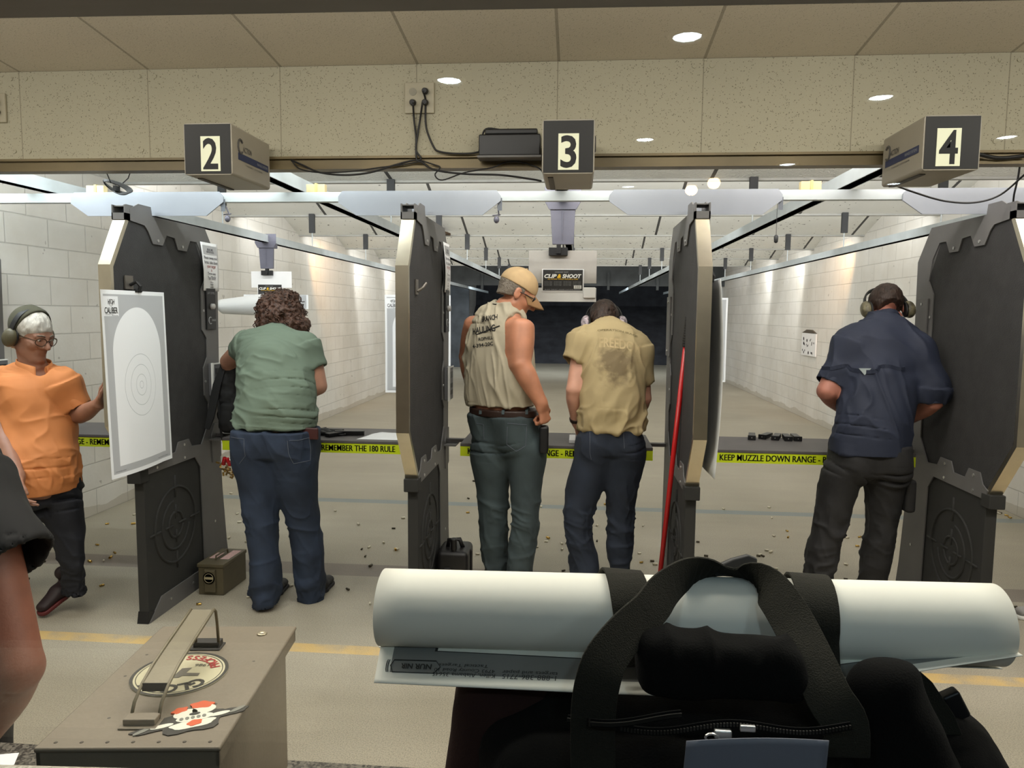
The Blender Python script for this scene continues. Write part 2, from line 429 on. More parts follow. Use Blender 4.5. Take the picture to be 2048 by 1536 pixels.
# --- lobby wall with the viewing window, counter and sill
GY = 0.50
md = mat('lobby_dark', (0.05, 0.05, 0.05), 0.85, var=0.2, vscale=3)
mb = MB()
mb.box((-6, GY - 0.04, 0), (6, GY + 0.06, 1.20)); mb.box((-6, GY - 0.04, 2.18), (6, GY + 0.06, 3.3))
mb.box((-6, GY - 0.04, 1.20), (-2.6, GY + 0.06, 2.18)); mb.box((2.6, GY - 0.04, 1.20), (6, GY + 0.06, 2.18))
struct('wall_front', mb, md)
mb = MB()
mb.prism([(-2.6, 1.834), (2.6, 1.793), (2.6, 2.18), (-2.6, 2.18)], 'y', GY - 0.03, GY + 0.05)
mb.box((-2.6, GY - 0.03, 1.20), (-2.5, GY + 0.05, 1.84)); mb.box((2.5, GY - 0.03, 1.20), (2.6, GY + 0.05, 1.80))
win = struct('window_1', mb, mat('window_frame', (0.50, 0.48, 0.46), 0.6, 0.1, var=0.12))
# laminated glass: clear, with ordinary surface reflection
gm = bpy.data.materials.new('window_glass'); gm.use_nodes = True; nt = gm.node_tree; nt.nodes.clear()
o_ = nt.nodes.new('ShaderNodeOutputMaterial'); mx = nt.nodes.new('ShaderNodeMixShader')
tr = nt.nodes.new('ShaderNodeBsdfTransparent'); gl = nt.nodes.new('ShaderNodeBsdfGlossy'); gl.inputs['Roughness'].default_value = 0.0
tr.inputs[0].default_value = (0.985, 0.99, 0.985, 1)
lw = nt.nodes.new('ShaderNodeLayerWeight'); lw.inputs['Blend'].default_value = 0.5
pw = nt.nodes.new('ShaderNodeMath'); pw.operation = 'POWER'; pw.inputs[1].default_value = 5
mu = nt.nodes.new('ShaderNodeMath'); mu.operation = 'MULTIPLY_ADD'; mu.inputs[1].default_value = 0.9; mu.inputs[2].default_value = 0.04
nt.links.new(lw.outputs['Facing'], pw.inputs[0]); nt.links.new(pw.outputs[0], mu.inputs[0]); nt.links.new(mu.outputs[0], mx.inputs[0])
nt.links.new(tr.outputs[0], mx.inputs[1]); nt.links.new(gl.outputs[0], mx.inputs[2]); nt.links.new(mx.outputs[0], o_.inputs[0])
mb = MB(); mb.box((-2.5, GY, 1.20), (2.5, GY + 0.008, 1.83)); build('glass_pane', mb, gm, parent=win)
# granite counter on the range side
g = NG('granite', 0.35)
v = g.n('TexVoronoi'); v.inputs['Scale'].default_value = 260; g.l(g.tc, v.inputs['Vector'])
g.color(g.mix(g.ramp(v.outputs['Color'], [(0.3, (0, 0, 0)), (0.75, (1, 1, 1))]), s2l((0.20, 0.19, 0.17)), s2l((0.44, 0.42, 0.38))))
mb = MB(); mb.box((-2.6, GY + 0.06, 0.88), (2.6, 1.05, 0.92)); mb.box((-2.6, GY + 0.06, 0.0), (2.6, 0.98, 0.88))
struct('trim_3', mb, MATS['granite'])
# pale stone sill under the glass, lobby side
g = NG('sill_stone', 0.5)
v = g.n('TexVoronoi'); v.inputs['Scale'].default_value = 420; g.l(g.tc, v.inputs['Vector'])
g.color(g.mix(v.outputs['Color'], s2l((0.62, 0.58, 0.50)), s2l((0.86, 0.83, 0.76))))
mb = MB()
mb.prism([(-1.6, 1.21), (-0.20, 1.263), (-0.20, 1.295), (-1.6, 1.242)], 'y', 0.36, 0.46)
struct('trim_4', mb, MATS['sill_stone'], bevel=0.004)

# --- the lobby behind the camera
mb = MB(); mb.box((-6, -8, -0.05), (6, GY - 0.04, 0)); struct('floor_lobby', mb, md)
mb = MB(); mb.box((-6, -8, 2.70), (6, GY - 0.04, 2.8)); struct('ceiling_lobby', mb, md)
mb = MB(); mb.box((-6, -8.1, 0), (6, -8, 2.7)); struct('wall_lobby_back', mb, md)
for sx in (-1, 1):
    mb = MB(); mb.box((6 * sx - 0.05, -8, 0), (6 * sx + 0.05, GY, 2.7)); struct('wall_lobby_' + ('left' if sx < 0 else 'right'), mb, md)
mring = mat('light_trim', (0.92, 0.93, 0.93), 0.4); mled = emit_mat('downlight_led', (0.80, 0.93, 1.0), 42.0); mbulb = emit_mat('warm_bulb', (1.0, 0.66, 0.30), 40.0)
WHERE = {(1375, 70): 'foremost', (898, 158): 'left', (1763, 192): 'second row right', (1290, 277): 'third row middle', (2015, 272): 'third row far right',
         (1575, 327): 'fourth row', (1256, 372): 'back row middle', (1788, 366): 'back row right'}
for (px, py), wh in WHERE.items():
    q = PZ(px, py, 2.70); c = (q[0], 2 * GY - q[1], 2.70)
    t = thing('recessed_light', 'round recessed downlight reflected in the window glass, %s' % wh, 'ceiling light', c, 'lobby downlights seen reflected in the glass')
    mb = MB(); mb.lathe([(0.078, 0), (0.078, -0.006), (0.062, -0.012), (0.056, 0.0)], c); build('trim_ring', mb, mring, t, smooth=True)
    mb = MB(); mb.lathe([(0.0001, -0.003), (0.054, -0.003), (0.056, -0.001)], c); build('lamp_lens', mb, mled, t)
for px, py, w in ((1428, 366, 'higher'), (1383, 380, 'lower')):
    q = PZ(px, py, 2.66); c = (q[0], 2 * GY - q[1], 2.66)
    t = thing('pendant_bulb', 'warm glowing bulb reflected in the glass, the %s of two' % w, 'ceiling light', c, 'warm bulbs seen reflected in the glass')
    mb = MB(); mb.sphere(c, (0.052, 0.052, 0.045)); build('bulb', mb, mbulb, t, smooth=True)
    mb = MB(); mb.cyl((c[0], c[1], 2.695), (c[0], c[1], 2.70), 0.05); mb.cyl((c[0], c[1], 2.68), (c[0], c[1], 2.70), 0.012); build('socket', mb, mat('brass_dull', (0.55, 0.45, 0.28), 0.4, 0.8), t)
# ------------------------------------------------------------------ stalls, benches, tracks, number boxes
mfoam = mat('stall_foam', (0.175, 0.172, 0.17), 0.85, var=0.18, vscale=14, bump=0.25, bscale=180)
mplate = mat('stall_plate', (0.41, 0.405, 0.40), 0.55, 0.25, var=0.10, vscale=5)
medge = mat('stall_edge', (0.82, 0.79, 0.71), 0.30, 1.0, var=0.10, vscale=9)
mrub = mat('stall_rubber', (0.15, 0.15, 0.142), 0.8, var=0.12, vscale=10)
mbolt = mat('bolt_steel', (0.75, 0.75, 0.74), 0.3, 0.9)
mblack = mat('black_plastic', (0.06, 0.06, 0.065), 0.45)
mwhite = mat('white_print', (0.90, 0.90, 0.88), 0.6)
mink = mat('black_ink', (0.03, 0.03, 0.035), 0.6)
mgrey = mat('grey_label', (0.62, 0.63, 0.64), 0.6)
FOAM = [(3.476,2.036),(3.341,1.808),(3.341,1.052),(3.525,0.822),(4.2,0.82),(4.3,1.0),(4.3,1.9),(4.2,2.05)]
PLATE_O = [(3.50,2.03),(3.50,2.085),(3.57,2.118),(3.68,2.118),(3.69,2.073),(4.23,2.073),(4.37,1.90),(4.345,0.75),(4.37,0.32),(4.43,0.0),(4.12,0.0),(4.10,0.70),(4.04,0.77),(3.535,0.77),
           (3.525,0.815),(3.57,0.835),(3.60,0.885),(3.70,0.885),(3.73,0.835),(3.84,0.835),(3.87,0.885),(3.98,0.885),(4.01,0.84),(4.12,0.83),(4.215,0.95),(4.215,1.06),
           (4.17,1.11),(4.17,1.27),(4.215,1.33),(4.215,1.44),(4.165,1.49),(4.165,1.72),(4.225,1.79),(4.20,1.90),(4.13,1.985),(4.06,1.985),(4.02,1.925),(3.93,1.925),(3.90,1.985),(3.82,1.99),(3.78,1.935),(3.69,1.935),(3.65,1.995),(3.62,2.02)]
_bolt = {}
def bolt(t, x, y, z, s):
    if s not in _bolt:
        mb = MB(); mb.cyl((0, 0, 0), (s * 0.004, 0, 0), 0.0075, n=10); me = bpy.data.meshes.new('bolt'); me.from_pydata(mb.v, [], mb.f); me.materials.append(mbolt); _bolt[s] = me
    o = bpy.data.objects.new('bolt', _bolt[s]); COL.objects.link(o); o.parent = t; o.location = Vector((x, y, z)) - Vector(BASE[t.name])
def divider(X, where, near_wall=False):
    t = thing('stall_divider', 'grey steel and black foam stall divider, %s' % where, 'stall divider', (X, 3.9, 0), 'shooting stall dividers')
    mb = MB(); mb.prism(FOAM, 'x', X - 0.027, X + 0.027); build('foam_panel', mb, mfoam, t, bevel=0.004)
    mb = MB()                                            # metal edge channel on the shooter's side, upper slope and upright
    E = [(3.47,2.04),(3.335,1.81),(3.335,1.05),(3.52,0.80)]
    I = [(3.492,2.025),(3.358,1.80),(3.358,1.06),(3.54,0.815)]
    for i in range(3):
        mb.prism([E[i], E[i+1], I[i+1], I[i]], 'x', X - 0.030, X + 0.030)
    build('edge_channel', mb, medge, t)
    for s in (-1, 1):
        mb = MB(); mb.prism(PLATE_O, 'x', X + s * 0.029, X + s * 0.035); build('side_plate', mb, mplate, t)
        for y, z in ((3.735,1.955),(3.975,1.945),(3.65,0.862),(3.925,0.862),(3.65,0.79),(3.925,0.79),(4.185,1.60),(4.185,1.19),(4.25,0.34)):
            bolt(t, X + s*0.035, y, z, s)
    mb = MB(); mb.prism([(4.12,0),(4.43,0),(4.345,0.75),(4.34,1.9),(4.23,2.07),(4.12,2.0),(4.24,1.8),(4.24,0.9),(4.13,0.75)], 'x', X - 0.0285, X + 0.0285); build('rear_post', mb, mplate, t)
    mb = MB(); mb.box((X - 0.034, 3.46, 2.03), (X + 0.034, 3.5, 2.062)); mb.box((X - 0.034, 3.46, 2.03), (X - 0.028, 3.53, 2.10)); mb.box((X + 0.028, 3.46, 2.03), (X + 0.034, 3.53, 2.10))
    mb.box((X - 0.032, 3.47, 2.092), (X + 0.032, 3.58, 2.097)); build('top_bracket', mb, mplate, t)
    mb = MB(); mb.prism([(3.545,0.03),(4.13,0.03),(4.13,0.78),(3.545,0.78)], 'x', X - 0.026, X + 0.026)
    low = build('lower_panel', mb, mrub, t, bevel=0.004)
    # moulded crosshair target on both faces of the lower panel
    for s in (-1, 1):
        cx = X + s * 0.0262; cy, cz = 3.83, 0.44; mb = MB()
        def ring(r, a0=0, a1=360, w=0.0075):
            n = max(8, int((a1 - a0) / 8)); pts = [(cx, cy + r*math.cos(math.radians(a0+(a1-a0)*k/n)), cz + r*math.sin(math.radians(a0+(a1-a0)*k/n))) for k in range(n + (a1 - a0 < 360))]
            mb.tube(pts, w, 6, closed=(a1 - a0 >= 360))
        ring(0.205); ring(0.135, 100, 350); ring(0.07, 10, 80); ring(0.07, 100, 260); ring(0.07, 280, 350)
        for a, b in ((0.03, 0.11), (0.15, 0.27)):
            mb.box((cx - 0.006, cy - 0.005, cz + a), (cx + 0.006, cy + 0.005, cz + b)); mb.box((cx - 0.006, cy - 0.005, cz - b * 0.9), (cx + 0.006, cy + 0.005, cz - a))
            mb.box((cx - 0.006, cy + a, cz - 0.005), (cx + 0.006, cy + b * 0.93, cz + 0.005)); mb.box((cx - 0.006, cy - b * 0.93, cz - 0.005), (cx + 0.006, cy - a, cz + 0.005))
        build('crosshair_relief', mb, mrub, low, smooth=True)
    for s in (-1, 1):
        mb = MB(); mb.prism([(3.535,0.0),(4.12,0.0),(4.12,0.10),(3.66,0.10),(3.57,0.025)], 'x', X + s*0.027, X + s*0.034)
        build('base_strip', mb, mplate, t)
        [bolt(t, X + s*0.034, y, 0.055, s) for y in (3.74, 3.98)]
    mb = MB(); mb.prism([(3.53,0),(3.59,0),(3.59,0.05),(3.545,0.06)], 'x', X - 0.030, X + 0.030); build('foot', mb, mblack, t)
    mb = MB(); mb.box((X - 0.036, 3.50, 0.735), (X + 0.036, 3.575, 0.80)); build('corner_block', mb, mrub, t, bevel=0.005)
    # lane light control on the right hand face
    xp = X + 0.035
    mb = MB(); mb.box((xp, 4.205, 1.49), (xp + 0.012, 4.315, 1.73)); cp = build('control_panel', mb, mblack, t, bevel=0.003)
    mb = MB(); mb.lathe([(0.017, 0), (0.016, 0.018), (0.0001, 0.019)], (xp + 0.012, 4.26, 1.625), (1, 0, 0), 16); build('knob', mb, mat('knob_grey', (0.75, 0.75, 0.75), 0.35), cp, smooth=True)
    mb = place(fit_text('LIGHT CONTROL', 0.088, 0.013), (xp + 0.0128, 4.26, 1.703), (0, 1, 0), (0, 0, 1)); build('lettering', mb, mgrey, cp)
    mb = place(fit_text('RANGE', 0.045, 0.012, bold=.02), (xp + 0.0128, 4.285, 1.545), (0, 1, 0), (0, 0, 1)); build('lettering', mb, mgrey, cp)
    mb = MB(); mb.tube([(xp + 0.0128, 4.243 + 0.02 * math.cos(a), 1.543 + 0.02 * math.sin(a)) for a in [math.radians(60 + 30 * k) for k in range(9)]], 0.003, 5)
    build('logo', mb, mgrey, cp)
    # target retrieval keypad, white edged
    mb = MB(); mb.box((xp, 4.225, 1.10), (xp + 0.03, 4.345, 1.29)); kp = build('keypad', mb, mat('keypad_grey', (0.40, 0.40, 0.41), 0.5), t, bevel=0.003)
    mb = MB(); mb.box((xp + 0.022, 4.212, 1.095), (xp + 0.034, 4.228, 1.295)); build('keypad_edge', mb, mwhite, kp)
    mb = MB(); mb.box((xp + 0.028, 4.225, 1.285), (xp + 0.033, 4.345, 1.293)); build('keypad_edge', mb, mwhite, kp)
    mb = MB(); mb.box((xp + 0.03, 4.25, 1.225), (xp + 0.031, 4.33, 1.262)); build('display', mb, mblack, kp)
    for a in range(3):
        for b in range(2): mb = MB(); mb.box((xp + 0.03, 4.255 + a*0.027, 1.13 + b*0.04), (xp + 0.032, 4.275 + a*0.027, 1.155 + b*0.04)); build('button', mb, mblack, kp)
    # blank cover of the control box on the left hand face
    xm = X - 0.035
    mb = MB(); mb.box((xm - 0.010, 4.205, 1.37), (xm, 4.335, 1.70)); cv = build('cover_plate', mb, mplate, t, bevel=0.003)
    [bolt(cv, xm - 0.010, 4.27, z, -1) for z in (1.40, 1.67)]
    # bent bench bracket
    mb = MB(); mb.prism([(4.24,0.70),(4.345,0.72),(4.345,0.93),(4.27,0.93),(4.23,0.86)], 'x', xp, xp + 0.006); mb.box((xp, 4.20, 0.838), (xp + 0.07, 4.35, 0.845)); build('bench_bracket', mb, mplate, t)
    return t
DX = [-3.57, -2.19, -0.787, 0.549, 1.905, 3.27]
for X, w in zip(DX, ('against the left wall', 'left of the woman in green', 'left of the man in the tan cap', 'with the red broom handle leaning on it',
                     'right of the man in the navy shirt', 'beyond the right edge of the picture')):
    if X < 3: divider(X, w)
# crossbar with a stiffening plate over every divider
mgalv = mat('galvanised', (0.76, 0.79, 0.80), 0.45, 0.45, var=0.08, vscale=6)
mb = MB(); mb.box((XL, 3.711, 2.147), (XR, 3.755, 2.193))
tag(build('cross_bar', mb, mgalv, base=(0, 3.73, 2.147)), 'long galvanised bar running across the tops of all the stalls', 'cross bar')
for X, w in zip(DX[1:5], ('left of the number 2 box', 'left of the number 3 box', 'right of the number 3 box', 'under the number 4 box')):
    a = 0.405
    poly = [(X-a+0.02,2.196),(X+a-0.02,2.196),(X+a,2.17),(X+a,2.145),(X+a-0.09,2.077),(X-a+0.09,2.077),(X-a,2.14),(X-a,2.17)]
    mb = MB(); mb.prism(poly, 'y', 3.700, 3.708)
    o = build('joining_plate', mb, mat('plate_pale', (0.58, 0.60, 0.63), 0.5, 0.2, var=0.06, vscale=4), base=(X, 3.70, 2.077))
    tag(o, 'grey chamfered plate on the crossbar above a divider, %s' % w, 'plate', 'plates on the crossbar')
    mb = MB(); mb.box((X + a - 0.016, 3.7085, 2.10), (X + a + 0.006, 3.7105, 2.16)); build('plate_clamp', mb, mat('plate_clamp', (0.45, 0.47, 0.5), 0.5, 0.5), o)

# shooting benches
mbench = mat('bench_top', (0.335, 0.32, 0.315), 0.55, var=0.1, vscale=8)
mtape = mat('lime_tape', (0.79, 0.86, 0.10), 0.45)
LX = [-2.84, -1.47, -0.107, 1.255]
for X, w in zip(LX, ('behind the woman in orange', 'in front of the woman in green', 'in front of the two men', 'in front of the man in navy')):
    t = thing('shooting_bench', 'dark shelf with lime warning strip on its edge, %s' % w, 'shooting bench', (X, 4.25, 0.82), 'shooting benches in the stalls')
    mb = MB(); mb.box((X - 0.525, 4.045, 0.868), (X + 0.525, 4.49, 0.885)); build('bench_board', mb, mbench, t, bevel=0.003)
    mb = MB(); mb.box((X - 0.525, 4.049, 0.815), (X + 0.525, 4.062, 0.868)); [mb.box((X + s*0.525 - 0.006, 4.062, 0.82), (X + s*0.525 + 0.006, 4.47, 0.868)) for s in (-0.985, 0.985)]; build('bench_apron', mb, mbench, t)
    mb = MB(); mb.box((X - 0.525, 4.0475, 0.814), (X + 0.525, 4.049, 0.873)); st = build('warning_strip', mb, mtape, t)
    mb = place(fit_text('KEEP MUZZLE DOWN RANGE - REMEMBER THE 180 RULE', 0.955, 0.0335, bold=0.004), (X - 0.005, 4.0468, 0.8425), (1, 0, 0), (0, 0, 1)); v0, f0 = list(mb.v), list(mb.f)
    for dx in (-0.0011, 0.0011): mb.add([(x + dx, y - abs(dx)*.1, z) for x, y, z in v0], f0)
    build('strip_lettering', mb, mink, st)
    mb = MB(); i = LX.index(X); mb.box((DX[i] + 0.037, 4.28, 0.850), (DX[i+1] - 0.037, 4.32, 0.868)); build('support_rail', mb, mbench, t)

# target tracks with hangers
mrail = mat('track_steel', (0.72, 0.75, 0.76), 0.5, 0.1, var=0.08)
mhang = mat('hanger_dark', (0.22, 0.225, 0.23), 0.6, 0.3)
TX = [-2.82, -1.458, -0.09, 1.29, 2.64]; TZ = 2.22
for X, w in zip(TX, ('along the left wall', 'behind the number 2 box', 'behind the number 3 box', 'behind the number 4 box', 'along the right wall')):
    t = thing('target_track', 'grey overhead target track running down range, %s' % w, 'target track', (X, 12, TZ), 'overhead target tracks')
    mb = MB(); mb.box((X - 0.027, 3.28, TZ), (X + 0.027, 23.5, TZ + 0.066)); mb.box((X - 0.033, 3.28, TZ), (X + 0.033, 23.5, TZ + 0.006)); build('rail', mb, mrail, t)
    for by in BAFY:
        mb = MB(); mb.cyl((X, by - 0.02, TZ + 0.066), (X, by - 0.02, ZB + 0.01), 0.006, n=8); h = build('hanger_rod', mb, mrail, t)
        mb = MB(); mb.box((X - 0.03, by - 0.035, ZB - 0.19), (X + 0.03, by - 0.005, ZB + 0.01)); build('hanger_plate', mb, mhang, h)
# number boxes hung under the header
mbox = mat('box_enamel', (0.60, 0.575, 0.52), 0.45, var=0.06, vscale=5)
mface = mat('box_face', (0.045, 0.045, 0.04), 0.5)
mcream = mat('number_card', (0.90, 0.91, 0.80), 0.55)
mblue = mat('logo_blue', (0.14, 0.18, 0.32), 0.5)
for n, x0, x1, cx0, cx1, z0, z1 in ((2, -1.500, -1.310, 0.36, 0.76, 2.113, 2.306), (3, -0.139, 0.052, 0.31, 0.70, 2.108, 2.302), (4, 1.192, 1.384, 0.23, 0.65, 2.111, 2.300)):
    t = thing('number_box', 'grey metal box hanging from the header with the number %d' % n, 'number box', ((x0+x1)/2, 2.97, z0), 'numbered lane boxes')
    Y0, Y1 = 2.80, 3.15
    mb = MB(); r = 0.012; c = []
    for (ax, az, a0) in ((x1-r, z1-r, 0), (x0+r, z1-r, 90), (x0+r, z0+r, 180), (x1-r, z0+r, 270)):
        for k in range(5): c.append((ax + r*math.cos(math.radians(a0+k*22.5)), az + r*math.sin(math.radians(a0+k*22.5))))
    mb.prism(c, 'y', Y0, Y1); build('housing', mb, mbox, t, bevel=0.002)
    mb = MB(); mb.box((x0 + 0.005, Y0 - 0.002, z0 + 0.005), (x1 - 0.005, Y0, z1 - 0.005)); build('front_face', mb, mface, t)
    mb = MB(); w = x1 - x0; a, b = x0 + w*cx0, x0 + w*cx1; zz0, zz1 = z0 + 0.014, z0 + 0.143
    mb.box((a, Y0 - 0.004, zz0), (b, Y0 - 0.002, zz1)); cd = build('number_card', mb, mcream, t)
    mb = place(fit_text(str(n), (b - a) * 0.78, (zz1 - zz0) * 0.90, bold=0.02), ((a+b)/2, Y0 - 0.0046, (zz0+zz1)/2), (1, 0, 0), (0, 0, 1)); build('digit', mb, mink, cd)
    mb = MB(); mb.box((x0 + 0.02, Y0 + 0.06, z0 - 0.004), (x0 + 0.04, Y1 - 0.02, z0)); build('bottom_slot', mb, mat('slot_dark', (0.33, 0.32, 0.3), 0.6), t)
    for s, xs in ((1, x1 + 0.0006), (-1, x0 - 0.0006)):
        rt = (0, s, 0); mb = MB(); u0, u1 = (0.07, 0.33) if s > 0 else (-0.33, -0.03)
        ys = (lambda u: Y0 + u) if s > 0 else (lambda u: Y0 - u)
        za = z0 + 0.068; ya, yb = (Y0 + 0.05, Y1 - 0.02) if s > 0 else (Y0 + 0.03, Y1 - 0.03)
        mb.box((min(xs, xs + s*0.001), ya, za), (max(xs, xs + s*0.001), yb, za + 0.026)); lg = build('logo_band', mb, mblue, t)
        mb = place(fit_text('RANGE SYSTEMS', 0.10, 0.010), (xs + s*0.0018, (yb - 0.06) if s > 0 else (ya + 0.06), za + 0.013), rt, (0, 0, 1)); build('lettering', mb, mgrey, lg)
        yc = ya + 0.02 if s > 0 else yb - 0.02
        mb = MB(); mb.tube([(xs, yc + 0.021*math.cos(q), za + 0.052 + 0.026*math.sin(q)) for q in [math.radians(k*30 + 40) for k in range(10)]], 0.005, 6); mlg = mat('logo_grey', (0.30, 0.29, 0.28), 0.5); build('logo', mb, mlg, t)
        tx = place(fit_text('ACTION', 0.075, 0.022, bold=.02), (xs + s*0.0005, yc + s*0.062, za + 0.046), rt, (0, 0, 1)); build('lettering', tx, mlg, t)
        tx = place(fit_text('TARGET SYSTEMS', 0.16, 0.006), (xs + s*0.0005, yc + s*0.12, za - 0.012), rt, (0, 0, 1)); build('lettering', tx, mlg, t)

# ------------------------------------------------------------------ paper targets
def sheet(fn, nu, nv):
    """a sheet fn(u, v)->world point, u left to right, v bottom to top, with a UV map"""
    mb = MB(); mb.grid(fn, nu, nv); mb.uv = [(i / nu, j / nv) for i in range(nu + 1) for j in range(nv + 1)]; return mb
def add_uv(o, uv):
    l = o.data.uv_layers.new(name='UVMap')
    for lp in o.data.loops: l.data[lp.index].uv = uv[lp.vertex_index]
def target_print():
    if 'target_print' in MATS: return MATS['target_print']
    g = NG('target_print', 0.6); uvn = g.n('UVMap'); sp = g.n('SeparateXYZ'); g.l(uvn.outputs[0], sp.inputs[0]); u, v = sp.outputs[0], sp.outputs[1]
    du = g.math('ABSOLUTE', g.math('SUBTRACT', u, 0.5)); 
    bord = g.math('MULTIPLY', g.math('LESS_THAN', du, 0.47), g.math('LESS_THAN', g.math('ABSOLUTE', g.math('SUBTRACT', v, 0.5)), 0.478))
    side = g.math('MULTIPLY', g.math('LESS_THAN', du, 0.385), g.math('MULTIPLY', g.math('GREATER_THAN', v, 0.06), g.math('LESS_THAN', v, 0.66)))
    e = g.math('ADD', g.math('POWER', g.math('DIVIDE', du, 0.385), 2.0), g.math('POWER', g.math('DIVIDE', g.math('MAXIMUM', g.math('SUBTRACT', v, 0.66), 0.0), 0.25), 2.0))
    top = g.math('MULTIPLY', g.math('LESS_THAN', e, 1.0), g.math('GREATER_THAN', v, 0.65))
    arch = g.math('MAXIMUM', side, top)
    lg = g.math('MULTIPLY', g.math('LESS_THAN', g.math('ABSOLUTE', g.math('SUBTRACT', u, 0.125)), 0.10), g.math('LESS_THAN', g.math('ABSOLUTE', g.math('SUBTRACT', v, 0.915)), 0.052))
    cu = g.math('MULTIPLY', g.math('SUBTRACT', u, 0.5), 0.61); cv = g.math('MULTIPLY', g.math('SUBTRACT', v, 0.48), 0.90)
    r = g.math('SQRT', g.math('ADD', g.math('POWER', cu, 2.0), g.math('POWER', cv, 2.0)))
    rg = None
    for R in (0.155, 0.102, 0.053, 0.018):
        k = g.math('LESS_THAN', g.math('ABSOLUTE', g.math('SUBTRACT', r, R)), 0.0016); rg = k if rg is None else g.math('MAXIMUM', rg, k)
    grey = g.math('MULTIPLY', bord, g.math('SUBTRACT', 1.0, g.math('MAXIMUM', arch, lg)))
    c = g.mix(grey, s2l((0.93, 0.94, 0.95)), s2l((0.70, 0.71, 0.72)))
    g.color(g.mix(rg, c, s2l((0.76, 0.78, 0.79)))); return g.m
def caliber_target(fn, label, base, detail=True, name='paper_target'):
    mb = sheet(fn, 24, 32); o = build(name, mb, target_print(), base=base, smooth=True); add_uv(o, mb.uv)
    tag(o, label, 'paper target', 'printed range targets')
    def on(mb2, cu, cv, off):
        vs = []
        for x, y, z in mb2.v:
            u, v = cu + x / 0.61, cv + y / 0.90; p = np.array(fn(u, v)); e = 1e-3
            n = np.cross(np.array(fn(u + e, v)) - p, np.array(fn(u, v + e)) - p); n /= np.linalg.norm(n) + 1e-12
            vs.append(tuple(p + n * off))
        mb2.v = vs; return mb2
    tx = on(fit_text('HIGH', 0.052, 0.024), 0.13, 0.938, 0.0012); t2 = on(fit_text('CALIBER', 0.105, 0.030, bold=.015), 0.125, 0.893, 0.0012); tx.add(t2.v, t2.f)
    ring = on(MB().add([(0.017*k*math.cos(a), 0.017*k*math.sin(a), 0) for k in (1, 0.9) for a in [math.radians(10*i) for i in range(36)]], [(i, (i+1) % 36, 36+(i+1) % 36, 36+i) for i in range(36)]), 0.125, 0.933, 0.0012); tx.add(ring.v, ring.f)
    for cu, cv, w in ((0.10, 0.871, 0.06), (0.17, 0.866, 0.05), (0.12, 0.034, 0.08), (0.82, 0.034, 0.12)):
        b = on(fit_text('shooting range', w, 0.006), cu, cv, 0.0012); tx.add(b.v, b.f)
    build('print', tx, mink, o); return o
